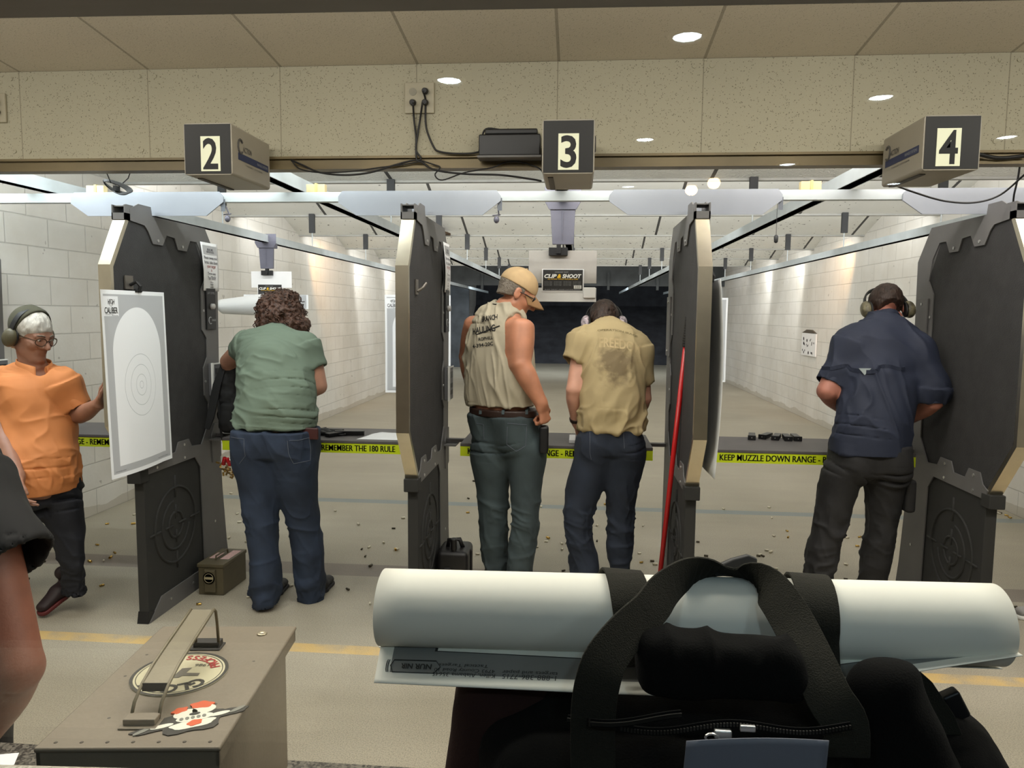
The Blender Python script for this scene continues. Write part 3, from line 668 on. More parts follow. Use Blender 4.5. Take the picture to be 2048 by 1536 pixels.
# ------------------------------------------------------------------ figure kit: smooth bodies from blended tapered limbs
def V(*a): return np.array(a, float)
def unit(v): v = np.array(v, float); return v / (np.linalg.norm(v) + 1e-12)
class Fld:
    """distance field on a grid, smooth unions of tapered limbs; mesh() gives one continuous surface"""
    def __init__(s, lo, hi, h):
        s.lo = np.array(lo, float); s.h = h
        s.n = np.maximum(4, np.ceil((np.array(hi) - s.lo) / h).astype(int) + 1)
        s.F = np.full(tuple(s.n), 1.0, np.float32)
    def _sub(s, lo, hi):
        a = np.clip(np.floor((np.array(lo) - s.lo) / s.h).astype(int), 0, s.n - 1); b = np.clip(np.ceil((np.array(hi) - s.lo) / s.h).astype(int) + 1, 1, s.n)
        sl = tuple(slice(i, max(j, i + 1)) for i, j in zip(a, b))
        ax = [(s.lo[k] + s.h * np.arange(sl[k].start, sl[k].stop)).astype(np.float32) for k in range(3)]
        return sl, (ax[0][:, None, None], ax[1][None, :, None], ax[2][None, None, :])
    def _put(s, sl, d, k, op):
        F = s.F[sl]
        if op == 'add':
            if k > 0:
                hh = np.maximum(k - np.abs(F - d), 0) / k; s.F[sl] = np.minimum(F, d) - hh * hh * k * 0.25
            else: s.F[sl] = np.minimum(F, d)
        else:
            d = -d; hh = np.maximum(k - np.abs(F - d), 0) / max(k, 1e-6); s.F[sl] = np.maximum(F, d) + hh * hh * k * 0.25
    def seg(s, p0, p1, a0, a1, b0=None, b1=None, R=None, k=0.03, op='add', e=2.0, ends=None):
        """limb from p0 to p1; a: half width along R, b: half depth"""
        p0 = np.array(p0, float); p1 = np.array(p1, float); b0 = a0 if b0 is None else b0; b1 = a1 if b1 is None else b1
        m = max(a0, a1, b0, b1) + 0.06; sl, (X, Y, Z) = s._sub(np.minimum(p0, p1) - m, np.maximum(p0, p1) + m)
        ax = p1 - p0; L = np.linalg.norm(ax); ax = ax / L if L > 1e-6 else V(0, 0, 1)
        R = V(1, 0, 0) if R is None else np.array(R, float); R = R - ax * np.dot(R, ax)
        if np.linalg.norm(R) < 1e-3: R = np.cross(ax, V(0, 1, 0))
        R = unit(R); Q = np.cross(ax, R)
        px, py, pz = X - np.float32(p0[0]), Y - np.float32(p0[1]), Z - np.float32(p0[2])
        def dot(v): return px * np.float32(v[0]) + py * np.float32(v[1]) + pz * np.float32(v[2])
        w = dot(ax); t = np.clip(w / max(L, 1e-6), 0, 1); ov = w - t * np.float32(L)
        a = a0 + (a1 - a0) * t; b = b0 + (b1 - b0) * t; c = np.minimum(a, b) if ends is None else ends
        u, v = np.abs(dot(R)) / a, np.abs(dot(Q)) / b
        q = np.sqrt(u * u + v * v + (ov / c) ** 2) if e == 2.0 else (u ** e + v ** e + np.abs(ov / c) ** e) ** (1 / e)
        s._put(sl, ((q - 1) * np.minimum(a, b)).astype(np.float32), k, op); return s
    def ell(s, c, r, fr=None, k=0.02, op='add'):
        c = np.array(c, float); m = max(r) + 0.05; sl, (X, Y, Z) = s._sub(c - m, c + m)
        fr = np.eye(3) if fr is None else np.array(fr); px, py, pz = X - np.float32(c[0]), Y - np.float32(c[1]), Z - np.float32(c[2])
        q = 0
        for i in range(3): q = q + ((px * np.float32(fr[i][0]) + py * np.float32(fr[i][1]) + pz * np.float32(fr[i][2])) / r[i]) ** 2
        s._put(sl, ((np.sqrt(q) - 1) * min(r)).astype(np.float32), k, op); return s
    def chain(s, st, R, k=0.05, e=2.0, endc=0.02, sub=4):
        """stations [(point, half width, half depth)]: one smooth limb or trunk, blended into the rest with k"""
        q = np.array([list(p) + [a, b] for p, a, b in st], float); q = np.vstack([2*q[0]-q[1], q, 2*q[-1]-q[-2]]); out = []
        for i in range(1, len(q) - 2):
            for j in range(sub):
                u = j / sub; p0, p1, p2, p3 = q[i-1:i+3]; c = 0.5*((2*p1) + (p2-p0)*u + (2*p0-5*p1+4*p2-p3)*u*u + (3*p1-p0-3*p2+p3)*u**3)
                lin = p1 + (p2 - p1)*u; c[3:] = np.clip(c[3:], np.minimum(p1, p2)[3:]*0.97, np.maximum(p1, p2)[3:]*1.03); out.append(c)
        out.append(q[-2]); keep = s.F; s.F = np.full_like(keep, 1.0)
        for m, (c, d) in enumerate(zip(out, out[1:])): s.seg(c[:3], d[:3], c[3], d[3], c[4], d[4], R, 0.0, e=e, ends=endc)
        d = s.F; s.F = keep; s._put((slice(None),)*3, d, k, 'add'); return s
    def cut(s, p, n, k=0.0):
        """remove everything on the side n points to"""
        sl, (X, Y, Z) = s._sub(s.lo, s.lo + s.h * s.n); n = unit(n)
        d = (X - np.float32(p[0])) * np.float32(n[0]) + (Y - np.float32(p[1])) * np.float32(n[1]) + (Z - np.float32(p[2])) * np.float32(n[2])
        s.F = np.maximum(s.F, d.astype(np.float32)); return s
    def mesh(s):
        F = s.F; I = F < 0
        C = I[:-1, :-1, :-1]; cnt = np.zeros(C.shape, np.int8)
        for dx in (0, 1):
            for dy in (0, 1):
                for dz in (0, 1):
                    cnt += I[dx:I.shape[0]-1+dx, dy:I.shape[1]-1+dy, dz:I.shape[2]-1+dz]
        act = (cnt > 0) & (cnt < 8); idx = np.argwhere(act); vid = np.full(C.shape, -1, np.int32); vid[act] = np.arange(len(idx))
        acc = np.zeros((len(idx), 3)); num = np.zeros(len(idx)); cor = [(x, y, z) for x in (0, 1) for y in (0, 1) for z in (0, 1)]
        val = {c: F[idx[:, 0]+c[0], idx[:, 1]+c[1], idx[:, 2]+c[2]] for c in cor}
        for c in cor:
            for ax in range(3):
                if c[ax]: continue
                d = list(c); d[ax] = 1; d = tuple(d); f0, f1 = val[c], val[d]; m = (f0 < 0) != (f1 < 0)
                t = np.where(m, f0 / np.where(m, f0 - f1, 1), 0); p = np.tile(np.array(c, float), (len(idx), 1)); p[:, ax] += t
                acc += p * m[:, None]; num += m
        verts = s.lo + s.h * (idx + acc / num[:, None])
        faces = []
        for ax in range(3):
            o1, o2 = (ax + 1) % 3, (ax + 2) % 3; a = [slice(None)] * 3; b = [slice(None)] * 3; a[ax] = slice(0, -1); b[ax] = slice(1, None)
            m = I[tuple(a)] != I[tuple(b)]; e = np.argwhere(m); e = e[(e[:, o1] > 0) & (e[:, o2] > 0) & (e[:, o1] < s.n[o1]-1) & (e[:, o2] < s.n[o2]-1)]
            ins = I[e[:, 0], e[:, 1], e[:, 2]]; q = []
            for u, v in ((-1, -1), (0, -1), (0, 0), (-1, 0)):
                g = e.copy(); g[:, o1] += u; g[:, o2] += v; q.append(vid[g[:, 0], g[:, 1], g[:, 2]])
            q = np.stack(q, 1); q[~ins] = q[~ins][:, ::-1]; faces.append(q[(q >= 0).all(1)])
        return verts, np.concatenate(faces)
def vnormals(v, f):
    n = np.cross(v[f[:, 2]] - v[f[:, 0]], v[f[:, 3]] - v[f[:, 1]]); N = np.zeros_like(v)
    for k in range(4): np.add.at(N, f[:, k], n)
    return N / (np.linalg.norm(N, axis=1)[:, None] + 1e-12)
def relax(v, f, it=1, w=0.5):
    for _ in range(it):
        a = np.zeros_like(v); c = np.zeros(len(v))
        for k in range(4):
            np.add.at(a, f[:, k], v[f[:, (k+1) % 4]] + v[f[:, k-1]]); np.add.at(c, f[:, k], 2)
        v = v + w * (a / c[:, None] - v)
    return v
def vnoise(p):
    """smooth value noise in [-1, 1] for an array of points"""
    i = np.floor(p).astype(np.int64); f = p - i; f = f * f * f * (f * (f * 6 - 15) + 10)
    def hsh(x, y, z):
        n = (x * 73856093) ^ (y * 19349663) ^ (z * 83492791); n = (n ^ (n >> 13)) * 1274126177; return ((n & 0xffff) / 32767.5) - 1
    out = 0
    for dx in (0, 1):
        for dy in (0, 1):
            for dz in (0, 1):
                w = (f[:, 0] if dx else 1-f[:, 0]) * (f[:, 1] if dy else 1-f[:, 1]) * (f[:, 2] if dz else 1-f[:, 2])
                out = out + w * hsh(i[:, 0]+dx, i[:, 1]+dy, i[:, 2]+dz)
    return out
def folds(p, axis, scale, stretch, seed=0.0, sharp=1.6):
    """cloth creases running along 'axis': ridged noise squeezed across it"""
    ax = unit(axis); along = p @ ax; q = p - np.outer(along, ax)
    q = (q + np.outer(along, ax) / stretch) * scale + seed * 7.31
    w = np.stack([vnoise(p * 5 + seed + 3.1 * k) for k in range(3)], 1); q = q + 0.45 * w
    r = 1 - np.minimum(np.abs(vnoise(q)) * sharp, 1)
    return r ** 1.7 * 1.25 - 0.3
def creases(v, axis, seed, scale=24, stretch=6):
    """finer creases that come and go across the cloth"""
    return folds(v, axis, scale, stretch, seed) * smooth01(vnoise(v * 4.5 + seed * 3.3), -0.35, 0.5)
def smooth01(x, a, b):
    t = np.clip((x - a) / (b - a), 0, 1); return t * t * (3 - 2 * t)
def skin_obj(name, v, f, m, parent, quick=True):
    b = np.array(BASE[parent.name]); me = bpy.data.meshes.new(name)
    me.vertices.add(len(v)); me.vertices.foreach_set('co', (v - b).astype(np.float32).ravel())
    me.loops.add(len(f) * 4); me.loops.foreach_set('vertex_index', f.astype(np.int32).ravel())
    me.polygons.add(len(f)); me.polygons.foreach_set('loop_start', np.arange(len(f), dtype=np.int32) * 4)
    me.polygons.foreach_set('use_smooth', np.ones(len(f), bool)); me.update(calc_edges=True); me.validate()
    return link(name, me, parent, m, Vector(b))
def keep_main(v, f):
    """drop tiny detached crumbs"""
    par = np.arange(len(v))
    for _ in range(200):
        m = par[f].min(1); old = par.copy()
        for k in range(4): np.minimum.at(par, f[:, k], m)
        par = par[par]
        if (old == par).all(): break
    cnt = np.bincount(par, minlength=len(v)); good = cnt[par] > 0.02 * len(v)
    idx = np.cumsum(good) - 1; f = f[good[f].all(1)]; return v[good], idx[f]

# ---- anatomy
def hand(F, w, d, n, th, curl=0.3, size=1.0, spread=0.1, thumb=0.5):
    """palm and five fingers: w wrist, d pointing to the fingers, n out of the palm, th towards the thumb"""
    d = unit(d); n = unit(n - d * np.dot(n, d)); t = unit(th - d * np.dot(th, d) - n * np.dot(th, n)); S = size
    pc = w + d * 0.055 * S
    F.seg(w - d*0.01, w + d*0.02*S, 0.027*S, 0.030*S, 0.020*S, 0.017*S, t, 0.02)
    F.seg(w + d*0.02*S, w + d*0.085*S, 0.032*S, 0.040*S, 0.016*S, 0.013*S, t, 0.015)
    lens = (0.042, 0.047, 0.043, 0.034)
    for i in range(4):
        o = (1.5 - i) * 0.0205 * S; p = w + d * (0.088 - 0.004*abs(i - 1)) * S + t * o; dd = unit(d + t * (1.5 - i) * spread * 0.5)
        a = 0.0; r = (0.0095 - 0.0006*abs(i-1)) * S
        for j, (ln, cf) in enumerate(zip((1.0, 0.62, 0.5), (1.0, 1.25, 0.9))):
            a += curl * cf * 1.25; q = p + (dd * math.cos(a) + n * math.sin(a)) * lens[i] * ln * S
            F.seg(p, q, r, r*0.9, k=0.006); p = q; r *= 0.9
    p = w + d*0.025*S + t*0.028*S + n*0.005; dr = unit(d*0.6 + t*0.75 + n*0.35*thumb)
    q = p + dr*0.045*S; F.seg(p, q, 0.0145*S, 0.0115*S, k=0.014)
    dr = unit(d*0.95 + t*0.2*(1-thumb) + n*0.6*thumb); p2 = q + dr*0.033*S; F.seg(q, p2, 0.0112*S, 0.0102*S, k=0.006)
    dr = unit(d*0.9 - t*0.3*thumb + n*0.6*thumb); F.seg(p2, p2 + dr*0.025*S, 0.0102*S, 0.0085*S, k=0.006)
def head_frame(fwd, up):
    f = unit(fwd); r = unit(np.cross(f, up)); u = np.cross(r, f); return r, f, u
def head(F, c, fr, s=1.0, female=False, heavy=1.0):
    """skull, jaw, brow, nose, lips, chin, ears; c between the ears"""
    r, f, u = fr
    def q(x, y, z): return c + (r * x + f * y + u * z) * s
    F.ell(q(0, -0.012, 0.045), (0.076*s, 0.097*s, 0.083*s), fr, 0.02)
    F.ell(q(0, 0.035, 0.0), (0.064*s, 0.062*s, 0.085*s), fr, 0.03)
    F.seg(q(0, 0.045, -0.02), q(0, 0.062, -0.088), 0.050*s*heavy, 0.026*s, 0.045*s, 0.024*s, r, 0.03)
    for sg in (-1, 1):
        F.seg(q(0.052*sg*heavy, 0.0, -0.05), q(0.018*sg, 0.065, -0.093), 0.020*s, 0.016*s, k=0.03)
        F.ell(q(0.042*sg, 0.068, -0.018), (0.022*s, 0.020*s, 0.018*s), fr, 0.025)
        F.ell(q(0.031*sg, 0.100, 0.012), (0.017*s, 0.012*s, 0.011*s), fr, 0.012, 'sub')
        F.ell(q(0.031*sg, 0.082, 0.012), (0.0135*s, 0.0135*s, 0.0125*s), fr, 0.004)
        F.seg(q(0.014*sg, 0.094, 0.028), q(0.048*sg, 0.082, 0.027), 0.007*s, 0.006*s, k=0.014)
        F.ell(q(0.012*sg, 0.102, -0.027), (0.009*s, 0.010*s, 0.008*s), fr, 0.008)
        F.ell(q(0.078*sg, -0.012, 0.0), (0.009*s, 0.020*s, 0.033*s), fr, 0.006); F.ell(q(0.087*sg, -0.006, 0.004), (0.006*s, 0.011*s, 0.019*s), fr, 0.006, 'sub')
    F.seg(q(0, 0.092, 0.022), q(0, 0.122, -0.022), 0.009*s, 0.012*s, k=0.012)
    F.seg(q(-0.020, 0.086, -0.054), q(0.020, 0.086, -0.054), 0.0075*s, k=0.010, a1=0.0075*s); F.seg(q(-0.017, 0.085, -0.066), q(0.017, 0.085, -0.066), 0.008*s, 0.008*s, k=0.010)
    F.seg(q(-0.022, 0.098, -0.060), q(0.022, 0.098, -0.060), 0.0025*s, 0.0025*s, k=0.004, op='sub')
    F.ell(q(0, 0.082, -0.097), (0.019*s, 0.017*s, 0.015*s), fr, 0.018)
    return q
def bbox(pts, pad):
    a = np.array(pts); return a.min(0) - pad, a.max(0) + pad

def body(t, J, m, h=0.006):
    """one continuous body. J: joints and sizes"""
    pts = [J['head'], J['pel'], J['neck'], J['ea'], J['eb'], J['wa'], J['wb'], J['ka'], J['kb'], J['aa'], J['ab'], J['sa'], J['sb']] + [p for p, _, _ in J['torso']]
    lo, hi = bbox(pts, 0.24); F = Fld(lo, hi, h); R = J['R']; s = J.get('girth', 1.0)
    tor = [(p, a - J.get('ease', 0.016), b - J.get('ease', 0.016)) for p, a, b in J['torso']]
    F.chain([(J['pel'] - V(0, 0, 0.03), tor[0][1]*0.66, tor[0][2]*0.62), (J['pel'], tor[0][1]*0.72, tor[0][2]*0.66), (tor[0][0], tor[0][1]*0.86, tor[0][2]*0.82)] + tor[1:], R, 0.03)
    F.chain([(J['neck'] - V(0, 0, 0.03), 0.064*s, 0.064*s), (J['head'] + J['hf'][1]*(-0.015) - J['hf'][2]*0.045, 0.054*s, 0.054*s)], R, 0.03)
    ua, fa = J.get('ua', 0.046), J.get('fa', 0.040)
    for S, E, W, Hd in (('sa', 'ea', 'wa', 'ha'), ('sb', 'eb', 'wb', 'hb')):
        a_, e_, w_ = J[S], J[E], J[W]
        F.chain([(a_, ua*1.18, ua*1.18), (a_*.6 + e_*.4, ua*1.14, ua*1.14), (e_, ua*.88, ua*.88)], R, 0.045, endc=ua*.8)
        F.chain([(e_, ua*.88, ua*.88), (e_*.7 + w_*.3, fa*1.10, fa*1.10), (e_*.3 + w_*.7, fa*.85, fa*.85), (w_, fa*.68, fa*.66)], R, 0.012, endc=fa*.6)
        if J.get(Hd): hand(F, J[W], *J[Hd][:3], **J[Hd][3])
    for H_, K, A, T in (('la', 'ka', 'aa', 'ta'), ('lb', 'kb', 'ab', 'tb')):
        L = J['L' + H_[1]]; F.chain([(J['pel']*.5 + L[0][0]*.5, .07, .07)] + [(p, min(a, b)*.66, min(a, b)*.66) for p, a, b in L[:-1] + [(L[-1][0]*.5 + L[-2][0]*.5, L[-1][1], L[-1][2])]], R, 0.03); J[A] = L[-1][0]*.5 + L[-2][0]*.5
        if J.get('foot', 1): F.seg(J[A] - V(0, 0, 0.03), J[A] + unit(J[T]) * 0.05 - V(0, 0, 0.04), 0.032, 0.026, k=0.03)
    q = head(F, J['head'], J['hf'], J.get('hs', 1.0), heavy=J.get('heavy', 1.0))
    v, f = keep_main(*F.mesh()); v = relax(v, f, 1, 0.4)
    o = skin_obj('body', v, f, m, t)
    return o, q
def garment(t, name, m, lo, hi, fn, wr=None, h=0.006, rel=1):
    F = Fld(lo, hi, h); fn(F); v, f = keep_main(*F.mesh()); v = relax(v, f, rel, 0.5)
    if wr is not None:
        n = vnormals(v, f); v = v + n * wr(v)[:, None]; v = relax(v, f, 1, 0.25)
    return skin_obj(name, v, f, m, t), (v, f)
def trousers(t, J, m, legs, name='trousers', waist=None, h=0.006, baggy=1.0, seed=0.0, hemcut=True, k=0.05):
    """legs: two lists of (point, half width, half depth) from hip to hem"""
    W = waist or J['torso'][0]; pts = [W[0]] + [p for L in legs for p, _, _ in L]; lo, hi = bbox(pts, 0.26)
    def fn(F):
        top = W[0]
        Rv = unit(J['R'])
        F.chain([(J['pel'] - V(0, 0, .03), J['hipw']*.55, J['hipd']*.8), (J['pel'], J['hipw']*.62, J['hipd']*.86), (top, W[1]*.7, W[2]*.94), (top + V(0, 0, .03), W[1]*.7, W[2]*.94)], Rv, 0.0)
        for L in legs:
            sg = 1 if np.dot(L[0][0] - J['pel'], Rv) > 0 else -1
            F.chain([(top + Rv*sg*W[1]*.46 + V(0, 0, .03), W[1]*.54, W[2]), (top + Rv*sg*W[1]*.46, W[1]*.54, W[2]), (J['pel'] + Rv*sg*J['hipw']*.46, J['hipw']*.54, J['hipd'])] + L, Rv, k)
        F.cut(top + V(0, 0, 0.012), V(0, 0, 1))
        if hemcut:
            for L in legs:
                p, a, b = L[-1]; ax = unit(L[-1][0] - L[-2][0]); F.seg(p - ax*0.03, p + ax*0.05, a - 0.006, a - 0.004, b - 0.006, b - 0.004, J['R'], 0.0, 'sub')
    zf = min(L[-1][0][2] for L in legs)
    kn = [L[2][0] for L in legs] if len(legs[0]) > 3 else [L[1][0] for L in legs]
    def wr(v):
        z = v[:, 2]; lowm = 1 - smooth01(z, zf + 0.05, zf + 0.42); knm = np.exp(-((z - kn[0][2]) / 0.14) ** 2); top = smooth01(z, kn[0][2] + 0.15, J['pel'][2])
        w = folds(v, V(1, 0.2, 0.25), 13, 4.5, seed); w2 = folds(v, V(1, 0, -0.5), 10, 4, seed + 5); w3 = vnoise(v * 9 + seed)
        return baggy * (lowm * (0.012 * w - 0.004 + 0.011 * creases(v, V(1, .1, .3), seed + 3, 22, 4)) + knm * (0.009 * w2 - 0.003 + 0.008 * creases(v, V(1, 0, -.4), seed + 4, 24, 4)) + 0.005 * creases(v, V(.5, 0, -1), seed + 9, 20, 6) + top * 0.0065 * folds(v, V(0.7, 0, -0.8), 9, 5, seed + 2) + 0.004 * w3)
    return garment(t, name, m, lo, hi, fn, wr, h)
def shoe(t, a, toe, m, ms, size=1.0, lift=0.0, pitch=0.0):
    """low shoe under ankle point a (on the floor), pointing to toe"""
    d = unit(V(toe[0], toe[1], 0)); s = V(-d[1], d[0], 0); a = np.array(a, float)
    fwd = d * math.cos(pitch) - V(0, 0, 1) * math.sin(pitch); up = V(0, 0, 1) * math.cos(pitch) + d * math.sin(pitch)
    def q(x, y, z): return a + (fwd * x + s * y + up * z) * size
    pts = [q(-0.09, 0, 0), q(0.21, 0, 0.12)]; lo, hi = bbox(pts, 0.14)
    F = Fld(lo, hi, 0.005); F.seg(q(-0.045, 0, 0.05), q(0.06, 0, 0.045), 0.037*size, 0.042*size, 0.04*size, 0.036*size, s, 0.02)
    F.seg(q(0.06, 0, 0.045), q(0.165, 0, 0.036), 0.044*size, 0.034*size, 0.034*size, 0.024*size, s, 0.02); F.seg(q(-0.03, 0, 0.06), q(-0.005, 0, 0.12), 0.036*size, 0.036*size, k=0.02)
    F.cut(q(0, 0, 0.018), -up); v, f = keep_main(*F.mesh()); v = relax(v, f, 1); o = skin_obj('shoe', v, f, m, t)
    F = Fld(lo, hi, 0.005); F.seg(q(-0.05, 0, 0.01), q(0.06, 0, 0.01), 0.042*size, 0.046*size, 0.03, 0.03, s, 0.01); F.seg(q(0.06, 0, 0.01), q(0.168, 0, 0.01), 0.047*size, 0.036*size, 0.03, 0.03, s, 0.01)
    F.cut(q(0, 0, 0.022), up); F.cut(q(0, 0, 0.0), -up); v, f = keep_main(*F.mesh()); skin_obj('sole', v, f, ms, o); return o
def earmuffs(t, c, fr, mcup, mband, s=1.0, tilt=0.0, cupz=-0.005):
    r, f, u = fr
    def q(x, y, z): return c + (r * x + f * y + u * z) * s
    e = thing_child('earmuffs', t)
    for sg in (-1, 1):
        cc = q(0.103*sg, -0.012, cupz); lo, hi = bbox([cc], 0.075); F = Fld(lo, hi, 0.004)
        F.ell(cc, (0.027*s, 0.036*s, 0.048*s), fr, 0); F.ell(cc + r*sg*0.012*s, (0.020*s, 0.028*s, 0.038*s), fr, 0.01); F.cut(cc - r*sg*0.012*s, -r*sg)
        v, f2 = F.mesh(); skin_obj('ear_cup', v, f2, mcup, e)
        F = Fld(lo - 0.02, hi + 0.02, 0.004); c2 = cc - r*sg*0.018*s; F.ell(c2, (0.012*s, 0.034*s, 0.046*s), fr, 0); v, f2 = F.mesh(); skin_obj('ear_cushion', v, f2, mband, e)
    pts = []; sd = []
    for k in range(21):
        a = math.pi * k / 20; x = 0.106*math.cos(a); z = 0.145*math.sin(a) ** 0.8 + cupz + 0.01
        pts.append(q(x, -0.012 + tilt*math.sin(a), z)); sd.append(f)
    mb = MB(); mb.strap(pts, sd, 0.028*s, 0.009*s); build('headband', mb, mband, e, smooth=False, bevel=0.003); return e
def thing_child(name, parent):
    o = bpy.data.objects.new(name, None); COL.objects.link(o); o.parent = parent; o.empty_display_size = 0.02; BASE[o.name] = BASE[parent.name]; return o
def wrap_text(mb, surf, origin, right, up, push, off=0.0015, cuts=3, arc=0.0):
    """drape flat lettering (x, y) over a garment surface along direction push"""
    bm = bmesh.new(); vs = [bm.verts.new(p) for p in mb.v]
    for f in mb.f:
        try: bm.faces.new([vs[i] for i in f])
        except ValueError: pass
    bmesh.ops.triangulate(bm, faces=bm.faces); bmesh.ops.subdivide_edges(bm, edges=bm.edges, cuts=cuts, use_grid_fill=True); bm.verts.index_update()
    v, f = surf; bv = BVHTree.FromPolygons([tuple(p) for p in v], [tuple(int(i) for i in q) for q in f])
    r, u, o, d = Vector(right).normalized(), Vector(up).normalized(), Vector(origin), Vector(push).normalized(); out = []; ok = []
    for q in bm.verts:
        x, y = q.co.x, q.co.y - arc * q.co.x ** 2
        p = o + r * x + u * y - d * 0.4; hit, nrm, _, _ = bv.ray_cast(p, d, 0.8)
        ok.append(hit is not None); out.append(tuple(hit + nrm * off) if hit is not None else tuple(p))
    m2 = MB(); m2.v = out; m2.f = [tuple(w.index for w in fc.verts) for fc in bm.faces if all(ok[w.index] for w in fc.verts)]; bm.free(); return m2
def drop_line(surf, pts, push, off=0.002):
    v, f = surf; bv = BVHTree.FromPolygons([tuple(p) for p in v], [tuple(int(i) for i in q) for q in f]); out = []; d = Vector(push).normalized()
    for p in pts:
        hit, nrm, _, _ = bv.ray_cast(Vector(p) - d * 0.5, d, 1.0)
        if hit is not None: out.append(tuple(hit + nrm * off))
    return out
# ------------------------------------------------------------------ people
mskin = mat('skin', (0.74, 0.55, 0.46), 0.5, var=0.10, vscale=18, bump=0.06, bscale=220)
mskin_tan = mat('skin_tan', (0.72, 0.49, 0.375), 0.48, var=0.14, vscale=14, bump=0.06, bscale=220)
mskin_fair = mat('skin_fair', (0.80, 0.60, 0.51), 0.5, var=0.10, vscale=16, bump=0.06, bscale=220)
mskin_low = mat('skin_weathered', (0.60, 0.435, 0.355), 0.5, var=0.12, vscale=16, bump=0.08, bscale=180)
mblue = mat('denim_blue', (0.145, 0.19, 0.265), 0.85, var=0.30, vscale=7, bump=0.25, bscale=500)
mdark_denim = mat('denim_dark', (0.135, 0.165, 0.22), 0.85, var=0.30, vscale=7, bump=0.25, bscale=500)
mgreen_denim = mat('denim_worn', (0.22, 0.265, 0.275), 0.85, var=0.32, vscale=6, bump=0.25, bscale=500)
mblacktrs = mat('trouser_black', (0.115, 0.112, 0.115), 0.8, var=0.2, vscale=6, bump=0.15, bscale=400)
mnavytrs = mat('trouser_navy', (0.065, 0.075, 0.11), 0.8, var=0.2, vscale=6, bump=0.15, bscale=400)
mshirt_green = mat('shirt_green', (0.405, 0.465, 0.405), 0.85, var=0.07, vscale=7, bump=0.12, bscale=600)
mshirt_tan = mat('shirt_tan', (0.665, 0.595, 0.44), 0.85, var=0.08, vscale=7, bump=0.12, bscale=600)
mshirt_grey = mat('shirt_stone', (0.68, 0.645, 0.56), 0.85, var=0.06, vscale=7, bump=0.12, bscale=600)
mshirt_navy = mat('shirt_navy', (0.10, 0.13, 0.205), 0.75, var=0.10, vscale=7, bump=0.12, bscale=600)
mshirt_orange = mat('shirt_orange', (0.82, 0.52, 0.30), 0.75, var=0.07, vscale=7, bump=0.12, bscale=500)
mshirt_black = mat('shirt_black', (0.045, 0.045, 0.05), 0.85, var=0.2, vscale=7)
mhair_brown = mat('hair_brown', (0.215, 0.15, 0.115), 0.55, var=0.55, vscale=70, bump=0.5, bscale=120, stretch=(1, 1, 0.25))
mhair_curl = mat('hair_curly', (0.30, 0.20, 0.15), 0.5, var=0.6, vscale=60, bump=0.5, bscale=150)
mhair_grey = mat('hair_grey', (0.46, 0.42, 0.37), 0.6, var=0.35, vscale=90, bump=0.4, bscale=160)
mhair_white = mat('hair_white', (0.72, 0.70, 0.66), 0.5, var=0.25, vscale=60, bump=0.4, bscale=120, stretch=(1, 1, 0.3))
mshoe = mat('shoe_black', (0.07, 0.065, 0.07), 0.6); msole = mat('shoe_sole', (0.09, 0.085, 0.085), 0.7)
mleather = mat('leather_brown', (0.18, 0.11, 0.08), 0.5, var=0.2)
mcup_green = mat('muff_olive', (0.33, 0.31, 0.23), 0.45, var=0.1); mcup_camo = mat('muff_camo', (0.23, 0.21, 0.15), 0.4, var=0.5, vscale=35, var2=(0.52, 0.49, 0.38))
mcup_zebra = mat('muff_patterned', (0.12, 0.10, 0.12), 0.4, var=0.9, vscale=48, var2=(0.93, 0.86, 0.90)); mband = mat('muff_black', (0.07, 0.07, 0.07), 0.55)
mseam = mat('denim_seam', (0.34, 0.36, 0.40), 0.9)
meye = mat('eye_white', (0.85, 0.84, 0.82), 0.2); miris = mat('iris', (0.16, 0.11, 0.08), 0.2)

def hw(x0, x1, y, Y): return np.linalg.norm(P(x1, y, Y) - P(x0, y, Y)) / 2
def st(y, x0, x1, Y, b, R=(1, 0, 0)):
    """cross-section seen at height y from x0 to x1; b its half depth"""
    p = P((x0 + x1) / 2, y, Y); dr = unit(V(p[0], p[1], 0)); w = hw(x0, x1, y, Y) * dr[1]; c = abs(dr[1]*R[0] - dr[0]*R[1]) / math.hypot(R[0], R[1])
    a = math.sqrt(max(w*w - (b*b)*(1 - c*c), (0.4*w)**2)) / c
    return (p, a, b)
def joints(t, R, torso, pel, hipw, hipd, head_, fwd, up, arms, legs, toes, **kw):
    J = dict(R=unit(R), torso=torso, pel=pel, hipw=hipw, hipd=hipd, head=head_, hf=head_frame(fwd, up), neck=torso[-1][0], **kw)
    for k, (s, e, w, h_) in zip('ab', arms): J['s'+k], J['e'+k], J['w'+k], J['h'+k] = s, e, w, h_
    for k, L, tv in zip('ab', legs, toes):
        J['L'+k] = L; J['l'+k] = L[0][0]; J['k'+k] = L[len(L)//2][0]; J['a'+k] = L[-1][0] + V(0, 0, 0.05); J['t'+k] = V(*tv)
    return J
